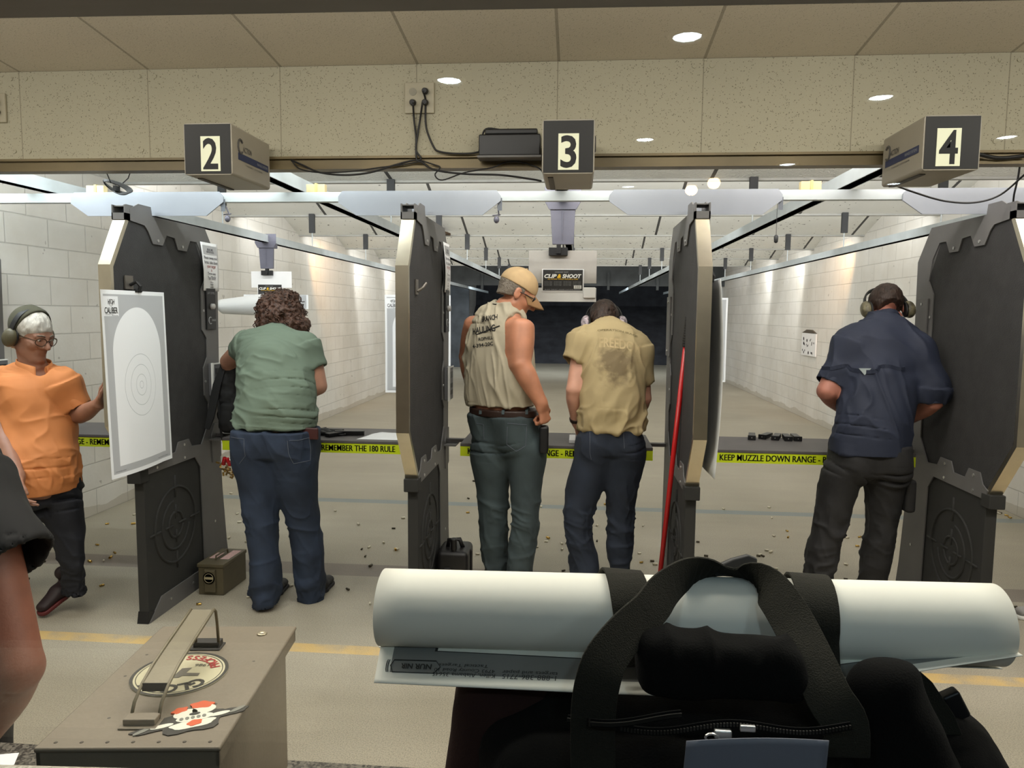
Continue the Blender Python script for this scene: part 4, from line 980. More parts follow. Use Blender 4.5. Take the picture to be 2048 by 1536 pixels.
def shirt(t, J, m, hem_n, sleeves, wr, name='shirt', neck_n=(0, 0.3, 1), extra=None, h=0.006, sh=0.075, neck_off=0.012, hem_pt=None):
    """sleeves: list of (shoulder, cuff, r shoulder, r cuff) or longer chains"""
    tor = J['torso']; pts = [p for p, _, _ in tor] + [q for s in sleeves for q in s[0]]; lo, hi = bbox(pts, 0.27)
    def fn(F):
        F.chain(tor, J['R'], 0.0)
        ax = unit(tor[0][0] - tor[1][0]); F.seg(tor[0][0] + ax*0.06, tor[0][0], tor[0][1], tor[0][1], tor[0][2], tor[0][2], J['R'], 0.02, ends=0.01)
        for pl, rl in sleeves:
            F.seg(tor[-3][0], pl[0], 0.07, rl[0], k=0.06)
            for i in range(len(pl) - 1): F.seg(pl[i], pl[i+1], rl[i], rl[i+1], k=0.045, ends=0.004 if i == len(pl) - 2 else None)
        if extra: extra(F)
        F.cut(hem_pt if hem_pt is not None else tor[0][0], hem_n)
        for pl, rl in sleeves:
            ax = unit(pl[-1] - pl[-2]); F.seg(pl[-1] - ax*0.035, pl[-1] + ax*0.06, rl[-1] - 0.010, rl[-1] - 0.005, k=0.0, op='sub')
        F.cut(tor[-1][0] + unit(neck_n) * neck_off, neck_n); F.seg(tor[-1][0] - unit(neck_n)*0.03, tor[-1][0] + unit(neck_n)*0.06, tor[-1][1] - 0.006, tor[-1][1], tor[-1][2]-0.006, tor[-1][2], J['R'], 0.0, 'sub')
    return garment(t, name, m, lo, hi, fn, wr, h)
def hair_cap(t, q, fr, m, cuts, grow=0.005, s=1.0, amp=0.003, name='hair', freq=60):
    r, f, u = fr; c = q(0, -0.012, 0.045); lo, hi = bbox([c], 0.16); F = Fld(lo, hi, 0.004)
    F.ell(c, ((0.076+grow)*s, (0.097+grow)*s, (0.083+grow)*s), fr, 0.02); F.seg(q(0, -0.045, 0.0), q(0, -0.055, -0.055), 0.062*s, 0.052*s, 0.055*s, 0.045*s, r, 0.02)
    for p, n in cuts: F.cut(q(*p), r*n[0] + f*n[1] + u*n[2])
    v, fc = keep_main(*F.mesh()); n = vnormals(v, fc); v = v + n * (amp * vnoise(v * freq) + amp * 0.6 * vnoise(v * freq * 2.3))[:, None]
    return skin_obj(name, v, fc, m, t)
def eyes(t, q, fr, s=1.0):
    for sg in (-1, 1):
        mb = MB(); mb.sphere(q(0.031*sg, 0.0835, 0.012), 0.0125*s, 12, 8); e = build('eye', mb, meye, t, smooth=True)
        mb = MB(); mb.sphere(q(0.031*sg, 0.0905, 0.010), 0.0062*s, 10, 6); build('iris', mb, miris, e, smooth=True)

# ---------------- woman in green at lane 2
t = thing('person', 'person with curly brown hair in a green t-shirt and blue jeans, leaning over the bench', 'person', (-1.55, 3.85, 0))
TG = [st(853, 467, 636, 3.86, .17), st(826, 471, 636, 3.87, .178), st(780, 474, 632, 3.91, .168), st(730, 476, 622, 3.98, .155), st(697, 484, 616, 4.04, .13), st(675, 508, 606, 4.09, .10), st(659, 538, 588, 4.13, .066)]
LGa = [st(945, 470, 560, 3.85, .125), st(1000, 481, 557, 3.84, .098), st(1060, 492, 557, 3.83, .09), st(1120, 498, 560, 3.82, .09), st(1170, 496, 565, 3.81, .092), st(1209, 509, 555, 3.80, .075)]
LGb = [st(945, 545, 637, 3.86, .125), st(1000, 561, 637, 3.88, .098), st(1060, 579, 643, 3.91, .088), st(1115, 585, 649, 3.93, .088), st(1160, 590, 651, 3.94, .088), st(1199, 597, 648, 3.95, .075)]
hd = P(562, 634, 4.19)
J = joints(t, (1, 0, 0), TG, P(551, 895, 3.86), hw(467, 636, 895, 3.86), .168, hd, (0.05, .78, -.62), (0, .62, .78),
    [(P(500, 690, 4.06), P(458, 722, 4.2), P(468, 790, 4.42), ((.1, .5, -.8), (1, 0, 0), (0, .8, .5), dict(curl=.5))),
     (P(614, 696, 4.03), P(637, 772, 4.02), P(578, 800, 4.3), ((-.4, .8, -.3), (0, -.3, -1), (-.8, 0, .2), dict(curl=.4)))],
    [LGa, LGb], [(0.05, 1, 0), (0.12, 1, 0)], ua=.054, fa=.044)
bo, q = body(t, J, mskin)
def wr(v):
    z = v[:, 2]; low = 1 - smooth01(z, 1.02, 1.27); mid = np.exp(-((z - 1.27) / .14) ** 2)
    return low * (.016 * folds(v, V(1, .2, -.32), 12, 5, 1.0) - .004 + .018 * creases(v, V(1, .1, -.36), 2.2, 22, 7)) + mid * (.008 * folds(v, V(1, 0, -.4), 10, 4, 2.0) + .011 * creases(v, V(1, 0, -.35), 5.0, 20, 7)) + .004 * vnoise(v * 7) + .004 * folds(v, V(1, 0, -.3), 11, 4, 6)
so, surf = shirt(t, J, mshirt_green, (0, 0, -1), [([P(500, 690, 4.06), P(478, 702, 4.12)], [.078, .066]), ([P(610, 692, 4.03), P(633, 738, 4.02)], [.082, .064])], wr, neck_n=(0, .55, .83))
tr_, tsurf = trousers(t, J, mblue, [LGa, LGb], waist=(P(551, 862, 3.86), hw(469, 635, 862, 3.86), .166), seed=3.0)
for pts in ([(580, 880), (582, 905), (590, 926), (618, 922), (619, 900), (616, 876), (600, 880), (580, 880)], [(466, 873), (495, 876), (497, 910), (480, 930)]):
    ln = drop_line(tsurf, [P(x + (x2-x)*k/6, y + (y2-y)*k/6, 3.75) for (x, y), (x2, y2) in zip(pts, pts[1:]) for k in range(6)], (-.14, 1, -.1), 0.001)
    if len(ln) > 2: mb = MB(); mb.tube(ln, 0.0016, 5); build('pocket_stitching', mb, mseam, tr_)
shoe(t, PZ(531, 1205, 0) + V(0, .06, 0), (0.05, 1), mshoe, msole); shoe(t, PZ(624, 1198, 0) + V(0, .06, 0), (0.12, 1), mshoe, msole)
# curly hair
lo, hi = bbox([hd], .24); F = Fld(lo, hi, .005); r_, f_, u_ = J['hf']
F.ell(P(562, 624, 4.19), (.122, .13, .108), None, .03); F.ell(P(562, 612, 4.24), (.10, .12, .085), None, .03); F.ell(P(548, 648, 4.16), (.095, .09, .07), None, .03); F.ell(P(582, 652, 4.16), (.10, .09, .065), None, .03)
F.cut(P(562, 677, 4.15), (0, .25, -1)); v, fc = keep_main(*F.mesh()); n = vnormals(v, fc)
v = v + n * (.016 * vnoise(v * 22) + .012 * (1 - 2*np.abs(vnoise(v * 42 + 3))) + .006 * vnoise(v * 85))[:, None]
ho = skin_obj('hair', v, fc, mhair_curl, t)
rng = random.Random(5); mb = MB(); ids = np.random.RandomState(3).choice(len(v), 210, replace=False)
for i in ids:
    p0, nn = v[i], n[i]
    if nn[1] > .55: continue
    tx = unit(np.cross(nn, V(rng.uniform(-.4, .4), rng.uniform(-.4, .4), 1))); ty = np.cross(nn, tx); pr = rng.uniform(.008, .013); ln_ = rng.uniform(.03, .055); ph = rng.uniform(0, 6)
    mb.tube([p0 + nn*(.001 + .006*math.sin(ph + k*.9)) + (ty if ty[2] < 0 else -ty)*ln_*k/9 + tx*pr*math.cos(ph + k*.9) for k in range(10)], 0.0026, 5)
o = build('curls', mb, mhair_curl, ho, smooth=True); o['kind'] = 'stuff'
mb = MB(); a_, b_, c_ = P(588, 868, 3.70), P(623, 862, 3.70), P(617, 884, 3.70)
wl = drop_line(tsurf, [P(606, 868, 3.6)], (-.14, 1, -.1), 0.0)[0]
mb.box((wl[0] - .042, wl[1] - .022, wl[2] - .04), (wl[0] + .042, wl[1] - .006, wl[2] + .022))
tag(build('wallet', mb, mat('wallet_brown', (0.24, 0.10, 0.09), 0.5, var=.2), base=wl, bevel=.006), 'dark red wallet sticking out of a back pocket of blue jeans', 'wallet')

# ---------------- man with the tan cap at lane 3
t = thing('person', 'person in a tan cap, sleeveless stone shirt and worn jeans, looking down to the right', 'person', (-0.42, 3.95, 0))
RM = (.86, -.51, 0); RMu = unit(RM)
TM = [st(826, 941, 1069, 3.99, .135, RM), st(800, 935, 1066, 3.99, .135, RM), st(750, 931, 1070, 3.99, .135, RM), st(700, 929, 1068, 4.0, .13, RM), st(655, 940, 1060, 4.01, .115, RM), st(627, 968, 1052, 4.02, .09, RM), st(608, 990, 1042, 4.03, .066, RM)]
LMa = [st(905, 938, 1025, 3.99, .115), st(965, 952, 1018, 3.99, .098), st(1025, 960, 1015, 3.98, .085), st(1080, 962, 1014, 3.98, .08), st(1130, 970, 1014, 3.98, .072), st(1182, 974, 1016, 3.98, .075)]
LMb = [st(905, 1008, 1092, 3.94, .115), st(965, 1022, 1084, 3.92, .098), st(1025, 1027, 1079, 3.90, .085), st(1080, 1020, 1073, 3.89, .08), st(1130, 1015, 1068, 3.88, .075), st(1186, 1012, 1066, 3.88, .078)]
hd = P(1031, 590, 4.03)
J = joints(t, RM, TM, P(1014, 875, 3.98), .185, .135, hd, (.84, .30, -.46), (.42, .16, .88),
    [(P(952, 650, 4.14), P(936, 712, 4.22), P(950, 795, 4.36), ((.1, .5, -.85), (.8, -.5, 0), (0, .8, .3), dict(curl=.4))),
     (P(1043, 655, 3.90), P(1040, 728, 3.84), P(1083, 808, 3.84), ((.22, .12, -.95), (-.8, .55, 0), (.55, .8, 0), dict(curl=1.0, size=1.08, spread=.02, thumb=.9)))],
    [LMa, LMb], [(.6, .8, 0), (.7, .7, 0)], ua=.058, fa=.05, girth=1.0)
bo, q = body(t, J, mskin_tan)
def wr(v):
    z = v[:, 2]; w = folds(v, V(.30, 0, -1), 11, 5, 4.0); up_ = smooth01(z, 1.0, 1.3)
    return .014 * creases(v, V(.32, 0, -1), 3.0, 26, 9) + (.010 - .003 * up_) * w - .002 + .004 * vnoise(v * 7)
def arms_out(F):
    a, b = J['sb'], J['eb']; F.seg(a + V(0, 0, .015), a*.35 + b*.65, .082, .075, k=.0, op='sub')
    F.seg(J['sa'], J['ea'], .07, .06, k=.0, op='sub')
so, surf = shirt(t, J, mshirt_grey, (0, 0, -1), [], wr, neck_n=(.2, .1, 1), extra=arms_out, neck_off=.0, hem_pt=P(1004, 813, 3.9))
tr_, tsurf = trousers(t, J, mgreen_denim, [LMa, LMb], waist=(P(1006, 832, 3.99), TM[0][1] + .008, .142), seed=8.0)
# belt with loops
F = Fld(*bbox([TM[0][0]], .28), .005); bc = P(1006, 822, 3.99); F.seg(bc - V(0, 0, .05), bc + V(0, 0, .05), TM[0][1] + .012, TM[0][1] + .010, .147, .145, RM, 0, ends=.02); F.cut(bc + V(0, 0, .019), V(0, 0, 1)); F.cut(bc - V(0, 0, .019), V(0, 0, -1))
v, fc = F.mesh(); be = skin_obj('belt', v, fc, mleather, t)
for bx in (955, 1003, 1050):
    lp = drop_line((v, fc), [P(bx, y, 3.75) for y in (812, 818, 824, 830)], (0.0, 1, -.1), .004)
    if len(lp) > 2: mb = MB(); mb.strap(lp, (1, 0, 0), .014, .005); build('belt_loop', mb, mgreen_denim, be)
for pts in ([(1012, 848), (1050, 852), (1048, 895), (1030, 906), (1010, 892), (1012, 848)], [(944, 850), (958, 852), (960, 890)]):
    ln = drop_line(tsurf, [P(x + (x2-x)*k/6, y + (y2-y)*k/6, 3.72) for (x, y), (x2, y2) in zip(pts, pts[1:]) for k in range(6)], (0, 1, -.1), 0.001)
    if len(ln) > 2: mb = MB(); mb.tube(ln, 0.0016, 5); build('pocket_stitching', mb, mseam, tr_)
shoe(t, PZ(992, 1190, 0) + V(.03, .05, 0), (.6, .8), mleather, msole); shoe(t, PZ(1036, 1200, 0) + V(.03, .04, 0), (.7, .7), mleather, msole)
fr = J['hf']; hair_cap(t, q, fr, mhair_grey, [((0, .028, 0), (0, 1, .25)), ((0, 0, .06), (0, 0, 1)), ((0, -.09, -.035), (0, .25, -1))], grow=.004, amp=.0012)
# cap
r_, f_, u_ = fr; lo, hi = bbox([q(0, 0, .07)], .16); F = Fld(lo, hi, .004); F.ell(q(0, -.008, .058), (.087, .108, .092), fr, 0); F.cut(q(0, -.008, .040), -u_ - f_*.06); F.ell(q(0, -.008, .03), (.080, .10, .09), fr, 0, 'sub')
v, fc = keep_main(*F.mesh()); v = relax(v, fc, 1); mcap = mat('cap_tan', (0.76, 0.645, 0.48), .8, var=.07, vscale=25, bump=.1, bscale=300); cp = skin_obj('cap', v, fc, mcap, t)
mb = MB()
def brim(a, b):
    th = math.radians(-72 + 144*a); x = .083*math.sin(th); y = .104*math.cos(th) - .008; e = .080*max(0, math.cos(th)) ** .55 * b
    return q(x*(1 - .12*b), y + e, .043 - .030*(x/.083)**2 - .030*b - .012*b*b)
mb.grid(brim, 28, 8); build('brim', mb, mat('cap_brim', (0.60, 0.46, 0.31), .8, var=.06, vscale=20), cp, smooth=True, solid=.004)
mb = MB(); mb.sphere(q(0, -.008, .151), (.008, .008, .005)); build('button', mb, mcap, cp, smooth=True)
gl_ = thing_child('glasses', t); mfr = mat('glasses_dark', (0.16, 0.06, 0.06), .35); mlens = mat('lens_smoke', (0.10, 0.10, 0.11), .1)
for sg in (-1, 1):
    mb = MB(); mb.tube([q(.078*sg, -.02, .012), q(.081*sg, .03, .016), q(.070*sg, .085, .018)], .0028, 6); build('temple', mb, mfr, gl_)
    mb = MB(); mb.grid(lambda a, b: q(sg*(.006 + .062*a), .112 - .020*a*a*1.4 - .004*abs(b-.5), .028 - .036*b*(1 - .25*a)), 8, 5); build('lens', mb, mlens, gl_, smooth=True, solid=.002)
mb = MB(); mb.tube([P(1012, 612, 4.03) + fr[1]*0 + V(.073*math.cos(a), .073*math.sin(a), .006*math.sin(a) + .012) for a in [2*math.pi*k/24 for k in range(24)]], .0035, 6, closed=True); build('neck_cord', mb, mband, t)
mtext = mat('shirt_print_black', (0.07, 0.065, 0.06), .8)
for s_, px, py, w_, h_ in (('BRANCH', 977, 636, .098, .028), ('HAULING', 966, 659, .150, .036), ('ROPHILL', 972, 677, .092, .018), ('4-394-20C', 966, 690, .135, .02)):
    o3 = P(px, py, 3.9); rt = unit(RMu*.9 + V(0, 0, .14)); mb = wrap_text(fit_text(s_, w_, h_, bold=.02), surf, o3, rt, (-.15, 0, 1), (.1, 1, -.06), off=.0035, cuts=6)
    build('shirt_lettering', mb, mtext, so)
mb = MB(); lp = drop_line(surf, [P(944 + 4.6*k, 668 - 1.6*k, 3.8) for k in range(12)], (.05, 1, -.06), .002)
if len(lp) > 3: mb.strap(lp, (.1, 0, 1), .006, .002); build('print_rule', mb, mtext, so)
hp = P(1087, 878, 3.86); mb = MB(); mb.box((hp[0] - .022, hp[1] - .03, hp[2] - .075), (hp[0] + .026, hp[1] + .04, hp[2] + .07))
tag(build('holster', mb, mat('holster_black', (0.07, 0.07, 0.075), .5), base=hp, bevel=.014), 'black holster on the right hip of the person in the tan cap', 'holster')

# ---------------- young man in the tan t-shirt at lane 3
t = thing('person', 'person in a faded yellow-tan t-shirt and dark jeans with patterned earmuffs, head bent down', 'person', (0.15, 4.0, 0))
TY = [st(858, 1157, 1290, 3.97, .14), st(815, 1159, 1289, 3.97, .142), st(770, 1160, 1290, 3.99, .14), st(725, 1160, 1290, 4.03, .135), st(690, 1160, 1286, 4.08, .12), st(664, 1172, 1258, 4.13, .09), st(648, 1190, 1232, 4.17, .062)]
LYa = [st(925, 1148, 1222, 3.98, .115), st(985, 1130, 1200, 3.97, .092), st(1040, 1128, 1184, 3.96, .08), st(1090, 1134, 1188, 3.96, .076), st(1130, 1142, 1196, 3.96, .072), st(1178, 1146, 1196, 3.96, .075)]
LYb = [st(925, 1206, 1290, 4.0, .115), st(985, 1211, 1273, 4.01, .092), st(1040, 1213, 1268, 4.02, .08), st(1090, 1214, 1266, 4.03, .076), st(1130, 1218, 1263, 4.04, .07), st(1172, 1216, 1264, 4.04, .074)]
hd = P(1208, 647, 4.27)
J = joints(t, (1, 0, 0), TY, P(1221, 890, 3.98), .185, .14, hd, (0, .74, -.66), (0, .66, .74),
    [(P(1168, 684, 4.08), P(1147, 778, 3.99), P(1152, 842, 4.08), ((.1, .75, -.65), (1, 0, 0), (.2, .4, .8), dict(curl=.35))),
     (P(1276, 698, 4.07), P(1288, 796, 4.04), P(1268, 838, 4.28), ((-.4, .8, -.3), (-.8, -.3, -.2), (-.2, .3, .9), dict(curl=.4)))],
    [LYa, LYb], [(-.1, 1, 0), (.1, 1, 0)], ua=.044, fa=.040)
bo, q = body(t, J, mskin_fair)
def wr(v):
    z = v[:, 2]; low = 1 - smooth01(z, .98, 1.22)
    return low * smooth01(z, .885, .95) * (.017 * folds(v, V(.8, .1, .55), 11, 3.0, 2.2) - .004 + .018 * creases(v, V(1, 0, .5), 6.0, 22, 3.5)) + (1 - low) * (.007 * folds(v, V(-.5, 0, -1), 9, 5, 5.0) + .010 * creases(v, V(-.45, 0, -1), 4.0, 20, 8)) + .005 * vnoise(v * 8)
so, surf = shirt(t, J, mshirt_tan, (0, 0, -1), [([P(1168, 684, 4.08), P(1145, 724, 4.03)], [.082, .064]), ([P(1272, 698, 4.07), P(1290, 768, 4.05)], [.078, .052])], wr, neck_n=(0, .6, .8))
# faded print on the back (a stain-like pattern of its own on the cloth)
nt = mshirt_tan.node_tree; bs = nt.nodes['Principled BSDF']; oldc = bs.inputs['Base Color'].links[0].from_socket
tcn = nt.nodes.new('ShaderNodeTexCoord'); mp = nt.nodes.new('ShaderNodeMapping'); pc = P(1232, 728, 3.9) - np.array(BASE[t.name])
mp.inputs['Location'].default_value = (-pc[0] / .17, 0, -pc[2] / .19); mp.inputs['Scale'].default_value = (1/.17, 0, 1/.19)
gr = nt.nodes.new('ShaderNodeTexGradient'); gr.gradient_type = 'SPHERICAL'; nz = nt.nodes.new('ShaderNodeTexNoise'); nz.inputs['Scale'].default_value = 26; nz.inputs['Detail'].default_value = 5
m1 = nt.nodes.new('ShaderNodeMath'); m1.operation = 'MULTIPLY'; rp = nt.nodes.new('ShaderNodeValToRGB'); rp.color_ramp.elements[0].position = .16; rp.color_ramp.elements[1].position = .36
mxn = nt.nodes.new('ShaderNodeMix'); mxn.data_type = 'RGBA'; mxn.inputs[7].default_value = (*s2l((0.37, 0.31, 0.22)), 1)
nt.links.new(tcn.outputs['Object'], mp.inputs[0]); nt.links.new(mp.outputs[0], gr.inputs[0]); nt.links.new(tcn.outputs['Object'], nz.inputs[0])
nt.links.new(gr.outputs[1], m1.inputs[0]); nt.links.new(nz.outputs[0], m1.inputs[1]); nt.links.new(m1.outputs[0], rp.inputs[0])
sc_ = nt.nodes.new('ShaderNodeMath'); sc_.operation = 'MULTIPLY'; sc_.inputs[1].default_value = .75; nt.links.new(rp.outputs[0], sc_.inputs[0])
nt.links.new(sc_.outputs[0], mxn.inputs[0]); nt.links.new(oldc, mxn.inputs[6]); nt.links.new(mxn.outputs[2], bs.inputs['Base Color'])
mfade = mat('faded_print', (0.47, 0.42, 0.29), .85)
mb = wrap_text(fit_text('OPERATION IRAQI', .21, .012, bold=.01), surf, P(1236, 661, 3.9), (1, 0, -.14), (0, 0, 1), (.02, 1, -.05), arc=1.3); build('shirt_lettering', mb, mfade, so)
mb = wrap_text(fit_text('FREEDOM', .22, .052, bold=.02), surf, P(1241, 688, 3.9), (1, 0, -.16), (0, 0, 1), (.02, 1, -.05), arc=.8); build('shirt_lettering', mb, mat('faded_print_pale', (0.70, 0.62, 0.46), .85), so)
tr_, tsurf = trousers(t, J, mdark_denim, [LYa, LYb], waist=(P(1221, 860, 3.98), hw(1166, 1282, 860, 3.98), .128), seed=12.0)
for pts in ([(1181, 868), (1181, 910), (1184, 926)], [(1250, 868), (1252, 905)]):
    ln = drop_line(tsurf, [P(x + (x2-x)*k/8, y + (y2-y)*k/8, 3.72) for (x, y), (x2, y2) in zip(pts, pts[1:]) for k in range(8)], (0, 1, -.1), 0.001)
    if len(ln) > 2: mb = MB(); mb.tube(ln, 0.0016, 5); build('pocket_stitching', mb, mseam, tr_)
shoe(t, PZ(1168, 1182, 0) + V(0, .05, 0), (-.1, 1), mleather, msole); shoe(t, PZ(1240, 1176, 0) + V(0, .05, 0), (.1, 1), mleather, msole)
hair_cap(t, q, J['hf'], mhair_brown, [((0, .06, 0), (0, 1, .1)), ((0, -.06, -.045), (0, -.35, -1))], grow=.007, amp=.003)
earmuffs(t, hd, J['hf'], mcup_zebra, mband, .95)
F = Fld(*bbox([J['wa']], .08), .004); ax = unit(J['wa'] - J['ea']); F.seg(J['wa'] - ax*.022, J['wa'] - ax*.002, .036, .034, k=0, ends=.004); v, fc = F.mesh(); wt = skin_obj('watch_band', v, fc, mleather, t)
mb = MB(); wp = J['wa'] - ax*.012 + V(.028, -.02, .0); mb.cyl(wp, wp + V(.008, -.006, 0), .016); build('watch_case', mb, mbolt, wt)

# ---------------- man in the navy shirt at lane 4
t = thing('person', 'person in a short-sleeved navy shirt and black trousers wearing olive earmuffs', 'person', (1.62, 3.95, 0))
TN = [st(914, 1652, 1820, 3.90, .155), st(860, 1662, 1822, 3.91, .155), st(805, 1668, 1834, 3.95, .155), st(755, 1672, 1842, 4.0, .15), st(705, 1678, 1848, 4.05, .135), st(668, 1694, 1846, 4.1, .105), st(646, 1722, 1815, 4.13, .08), st(632, 1745, 1797, 4.15, .062)]
LNa = [st(950, 1638, 1728, 3.92, .12), st(1000, 1632, 1709, 3.92, .10), st(1060, 1621, 1692, 3.91, .092), st(1110, 1610, 1678, 3.9, .088), st(1150, 1605, 1668, 3.9, .084), st(1190, 1602, 1664, 3.9, .082)]
LNb = [st(950, 1722, 1820, 3.94, .12), st(1000, 1729, 1806, 3.94, .10), st(1060, 1727, 1792, 3.94, .092), st(1110, 1718, 1786, 3.94, .088), st(1150, 1714, 1780, 3.95, .084), st(1196, 1712, 1776, 3.95, .082)]
hd = P(1773, 618, 4.2)
J = joints(t, (1, 0, 0), TN, P(1738, 930, 3.92), .2, .15, hd, (.02, .80, -.58), (0, .58, .80),
    [(P(1700, 692, 4.05), P(1652, 782, 3.98), P(1690, 822, 4.26), ((.5, .8, -.2), (.8, -.4, -.2), (.2, .3, .9), dict(curl=.4))),
     (P(1838, 702, 4.02), P(1868, 802, 3.93), P(1808, 842, 4.2), ((-.5, .8, -.1), (-.3, 0, -1), (-.5, .2, .5), dict(curl=.4)))],
    [LNa, LNb], [(-.15, 1, 0), (.12, 1, 0)], ua=.052, fa=.046)
bo, q = body(t, J, mat('skin_pink', (0.68, 0.45, 0.38), .5, var=.12, vscale=16, bump=.08, bscale=180))
def wr(v):
    z = v[:, 2]; yk = np.exp(-((z - 1.33) / .03) ** 2)
    return .009 * folds(v, V(.35, 0, -1), 8, 5, 3.0) + .011 * creases(v, V(.25, 0, -1), 7.0, 18, 7) - .003 + .006 * vnoise(v * 6) + yk * .010 * (vnoise(v * 9) + .2)
def nx(F): F.seg(P(1690, 885, 3.9), P(1800, 885, 3.9), .1, .1, .12, .12, (0, 0, 1), .05)
so, surf = shirt(t, J, mshirt_navy, (0, .05, -1), [([P(1702, 694, 4.05), P(1655, 768, 4.0)], [.09, .068]), ([P(1832, 704, 4.03), P(1862, 775, 3.95), P(1858, 806, 3.95)], [.09, .082, .074])], wr, neck_n=(0, .55, .83), hem_pt=P(1740, 916, 3.76))
# yoke vent across the back, with the little triangle tab, and the collar
yk = drop_line(surf, [P(1672 + 168*k/30, 738 + 3*math.sin(k*.5) + (6 if 10 < k < 20 else 0), 3.7) for k in range(31)], (0.02, 1, -.04), .003)
mb = MB(); mb.strap(yk, (0, 0, 1), .02, .007); build('back_yoke_flap', mb, mshirt_navy, so)
tb = drop_line(surf, [P(1757, 745, 3.7)], (0, 1, -.04), .008)[0]; mb = MB(); mb.prism([(tb[0] - .030, tb[2] + .012), (tb[0] + .030, tb[2] + .012), (tb[0], tb[2] - .022)], 'y', tb[1] - .003, tb[1])
build('triangle_tab', mb, mat('tab_grey', (0.62, 0.66, 0.66), .4), so)
F = Fld(*bbox([TN[-1][0]], .14), .004); c0 = TN[-1][0] - V(0, .0, .012); nn = unit(V(0, .55, .83)); F.seg(c0 - nn*.01, c0 + nn*.02, .074, .066, .074, .066, (1, 0, 0), 0, ends=.004); F.seg(c0 - nn*.06, c0 + nn*.06, .062, .060, k=0, op='sub'); v, fc = keep_main(*F.mesh()); skin_obj('collar', v, fc, mshirt_navy, so)
tr_, tsurf = trousers(t, J, mblacktrs, [LNa, LNb], waist=(P(1740, 890, 3.92), .19, .145), seed=15.0)
mb = MB(); cg = P(1812, 985, 3.93); mb.box((cg[0] - .03, cg[1] - .08, cg[2] - .09), (cg[0] + .022, cg[1] + .07, cg[2] + .08)); build('cargo_pocket', mb, mblacktrs, tr_, bevel=.018)
shoe(t, PZ(1634, 1193, 0) + V(0, .05, 0), (-.15, 1), mshoe, msole); shoe(t, PZ(1744, 1202, 0) + V(0, .05, 0), (.12, 1), mshoe, msole)
hair_cap(t, q, J['hf'], mhair_brown, [((0, .075, 0), (0, 1, .1)), ((0, -.06, -.022), (0, -.35, -1))], grow=.008, amp=.002)
earmuffs(t, hd, J['hf'], mcup_camo, mband, 1.03, tilt=.03, cupz=-.012)

# ---------------- woman in the orange shirt at lane 1
t = thing('person', 'person in an orange short-sleeved shirt and navy trousers with an olive headband and glasses', 'person', (-2.75, 3.65, 0))
RO = unit((-.54, -.84, 0)); YO = 3.62
TO = [st(985, -2, 168, 3.60, .165, RO), st(930, 2, 166, 3.60, .165, RO), st(880, 6, 158, 3.62, .15, RO), st(830, 2, 150, 3.64, .14, RO), st(785, -6, 146, 3.65, .13, RO), st(755, -4, 138, 3.66, .105, RO), st(736, 28, 106, 3.66, .08, RO), st(724, 42, 92, 3.66, .062, RO)]
LOa = [st(1010, 84, 168, 3.62, .11), st(1060, 94, 171, 3.61, .09), st(1105, 112, 171, 3.60, .082), st(1140, 119, 173, 3.61, .074), st(1184, 122, 174, 3.62, .072)]
LOb = [st(1010, 15, 92, 3.66, .11), st(1060, 5, 70, 3.72, .09), st(1105, -5, 50, 3.80, .082), st(1140, -8, 44, 3.86, .072), st(1180, -8, 40, 3.90, .07)]
hd = P(62, 672, 3.64)
J = joints(t, RO, TO, P(88, 985, 3.62), .18, .148, hd, (.92, -.20, -.32), (.30, -.06, .95),
    [(P(0, 762, 3.66), P(2, 868, 3.50), P(38, 955, 3.38), ((.35, -.3, -.88), (.7, .5, .2), (.6, -.7, .2), dict(curl=.3))),
     (P(128, 762, 3.66), P(160, 832, 3.70), P(200, 806, 3.56), ((.28, -.1, .95), (.85, .3, -.2), (-.3, -.9, .1), dict(curl=.22, thumb=.3)))],
    [LOb, LOa], [(.3, -1, -.3), (-.3, -1, -1.6)], ua=.044, fa=.040, hs=1.03, foot=0)
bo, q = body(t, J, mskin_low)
eyes(t, q, J['hf'], 1.03)
F = Fld(*bbox([q(0, .09, -.06)], .05), .003); F.seg(q(-.019, .089, -.055), q(.019, .089, -.055), .0055, .0055, k=.004); F.seg(q(-.016, .088, -.064), q(.016, .088, -.064), .006, .006, k=.004); v, fc = F.mesh(); skin_obj('lips', v, fc, mat('lip_tone', (0.52, 0.30, 0.27), .45), t)
for sg in (-1, 1): mb = MB(); mb.tube([q(sg*x, y, z) for x, y, z in ((.014, .102, .032), (.030, .098, .037), (.048, .086, .033))], [.003, .0035, .002], 6); build('eyebrow', mb, mhair_grey, t, smooth=True)
def wr(v):
    z = v[:, 2]
    return smooth01(z, .66, .76) * (.010 * folds(v, V(.5, 0, -.8), 8, 3.5, 7.0) + .014 * creases(v, V(.6, 0, -.7), 3.0, 20, 5) - .002 + .006 * vnoise(v * 7) + .006 * folds(v, V(1, 0, .4), 10, 3, 9.0))
so, surf = shirt(t, J, mshirt_orange, (.0, .05, -1), [([P(4, 762, 3.66), P(-6, 842, 3.56)], [.078, .072]), ([P(126, 764, 3.66), P(156, 814, 3.69)], [.076, .062])], wr, neck_n=(.12, -.08, .98), hem_pt=P(85, 988, 3.52), neck_off=-0.016, extra=lambda F: F.ell(TO[-1][0] + V(.078, -.050, -.034), (.046, .046, .046), None, .01, 'sub'))
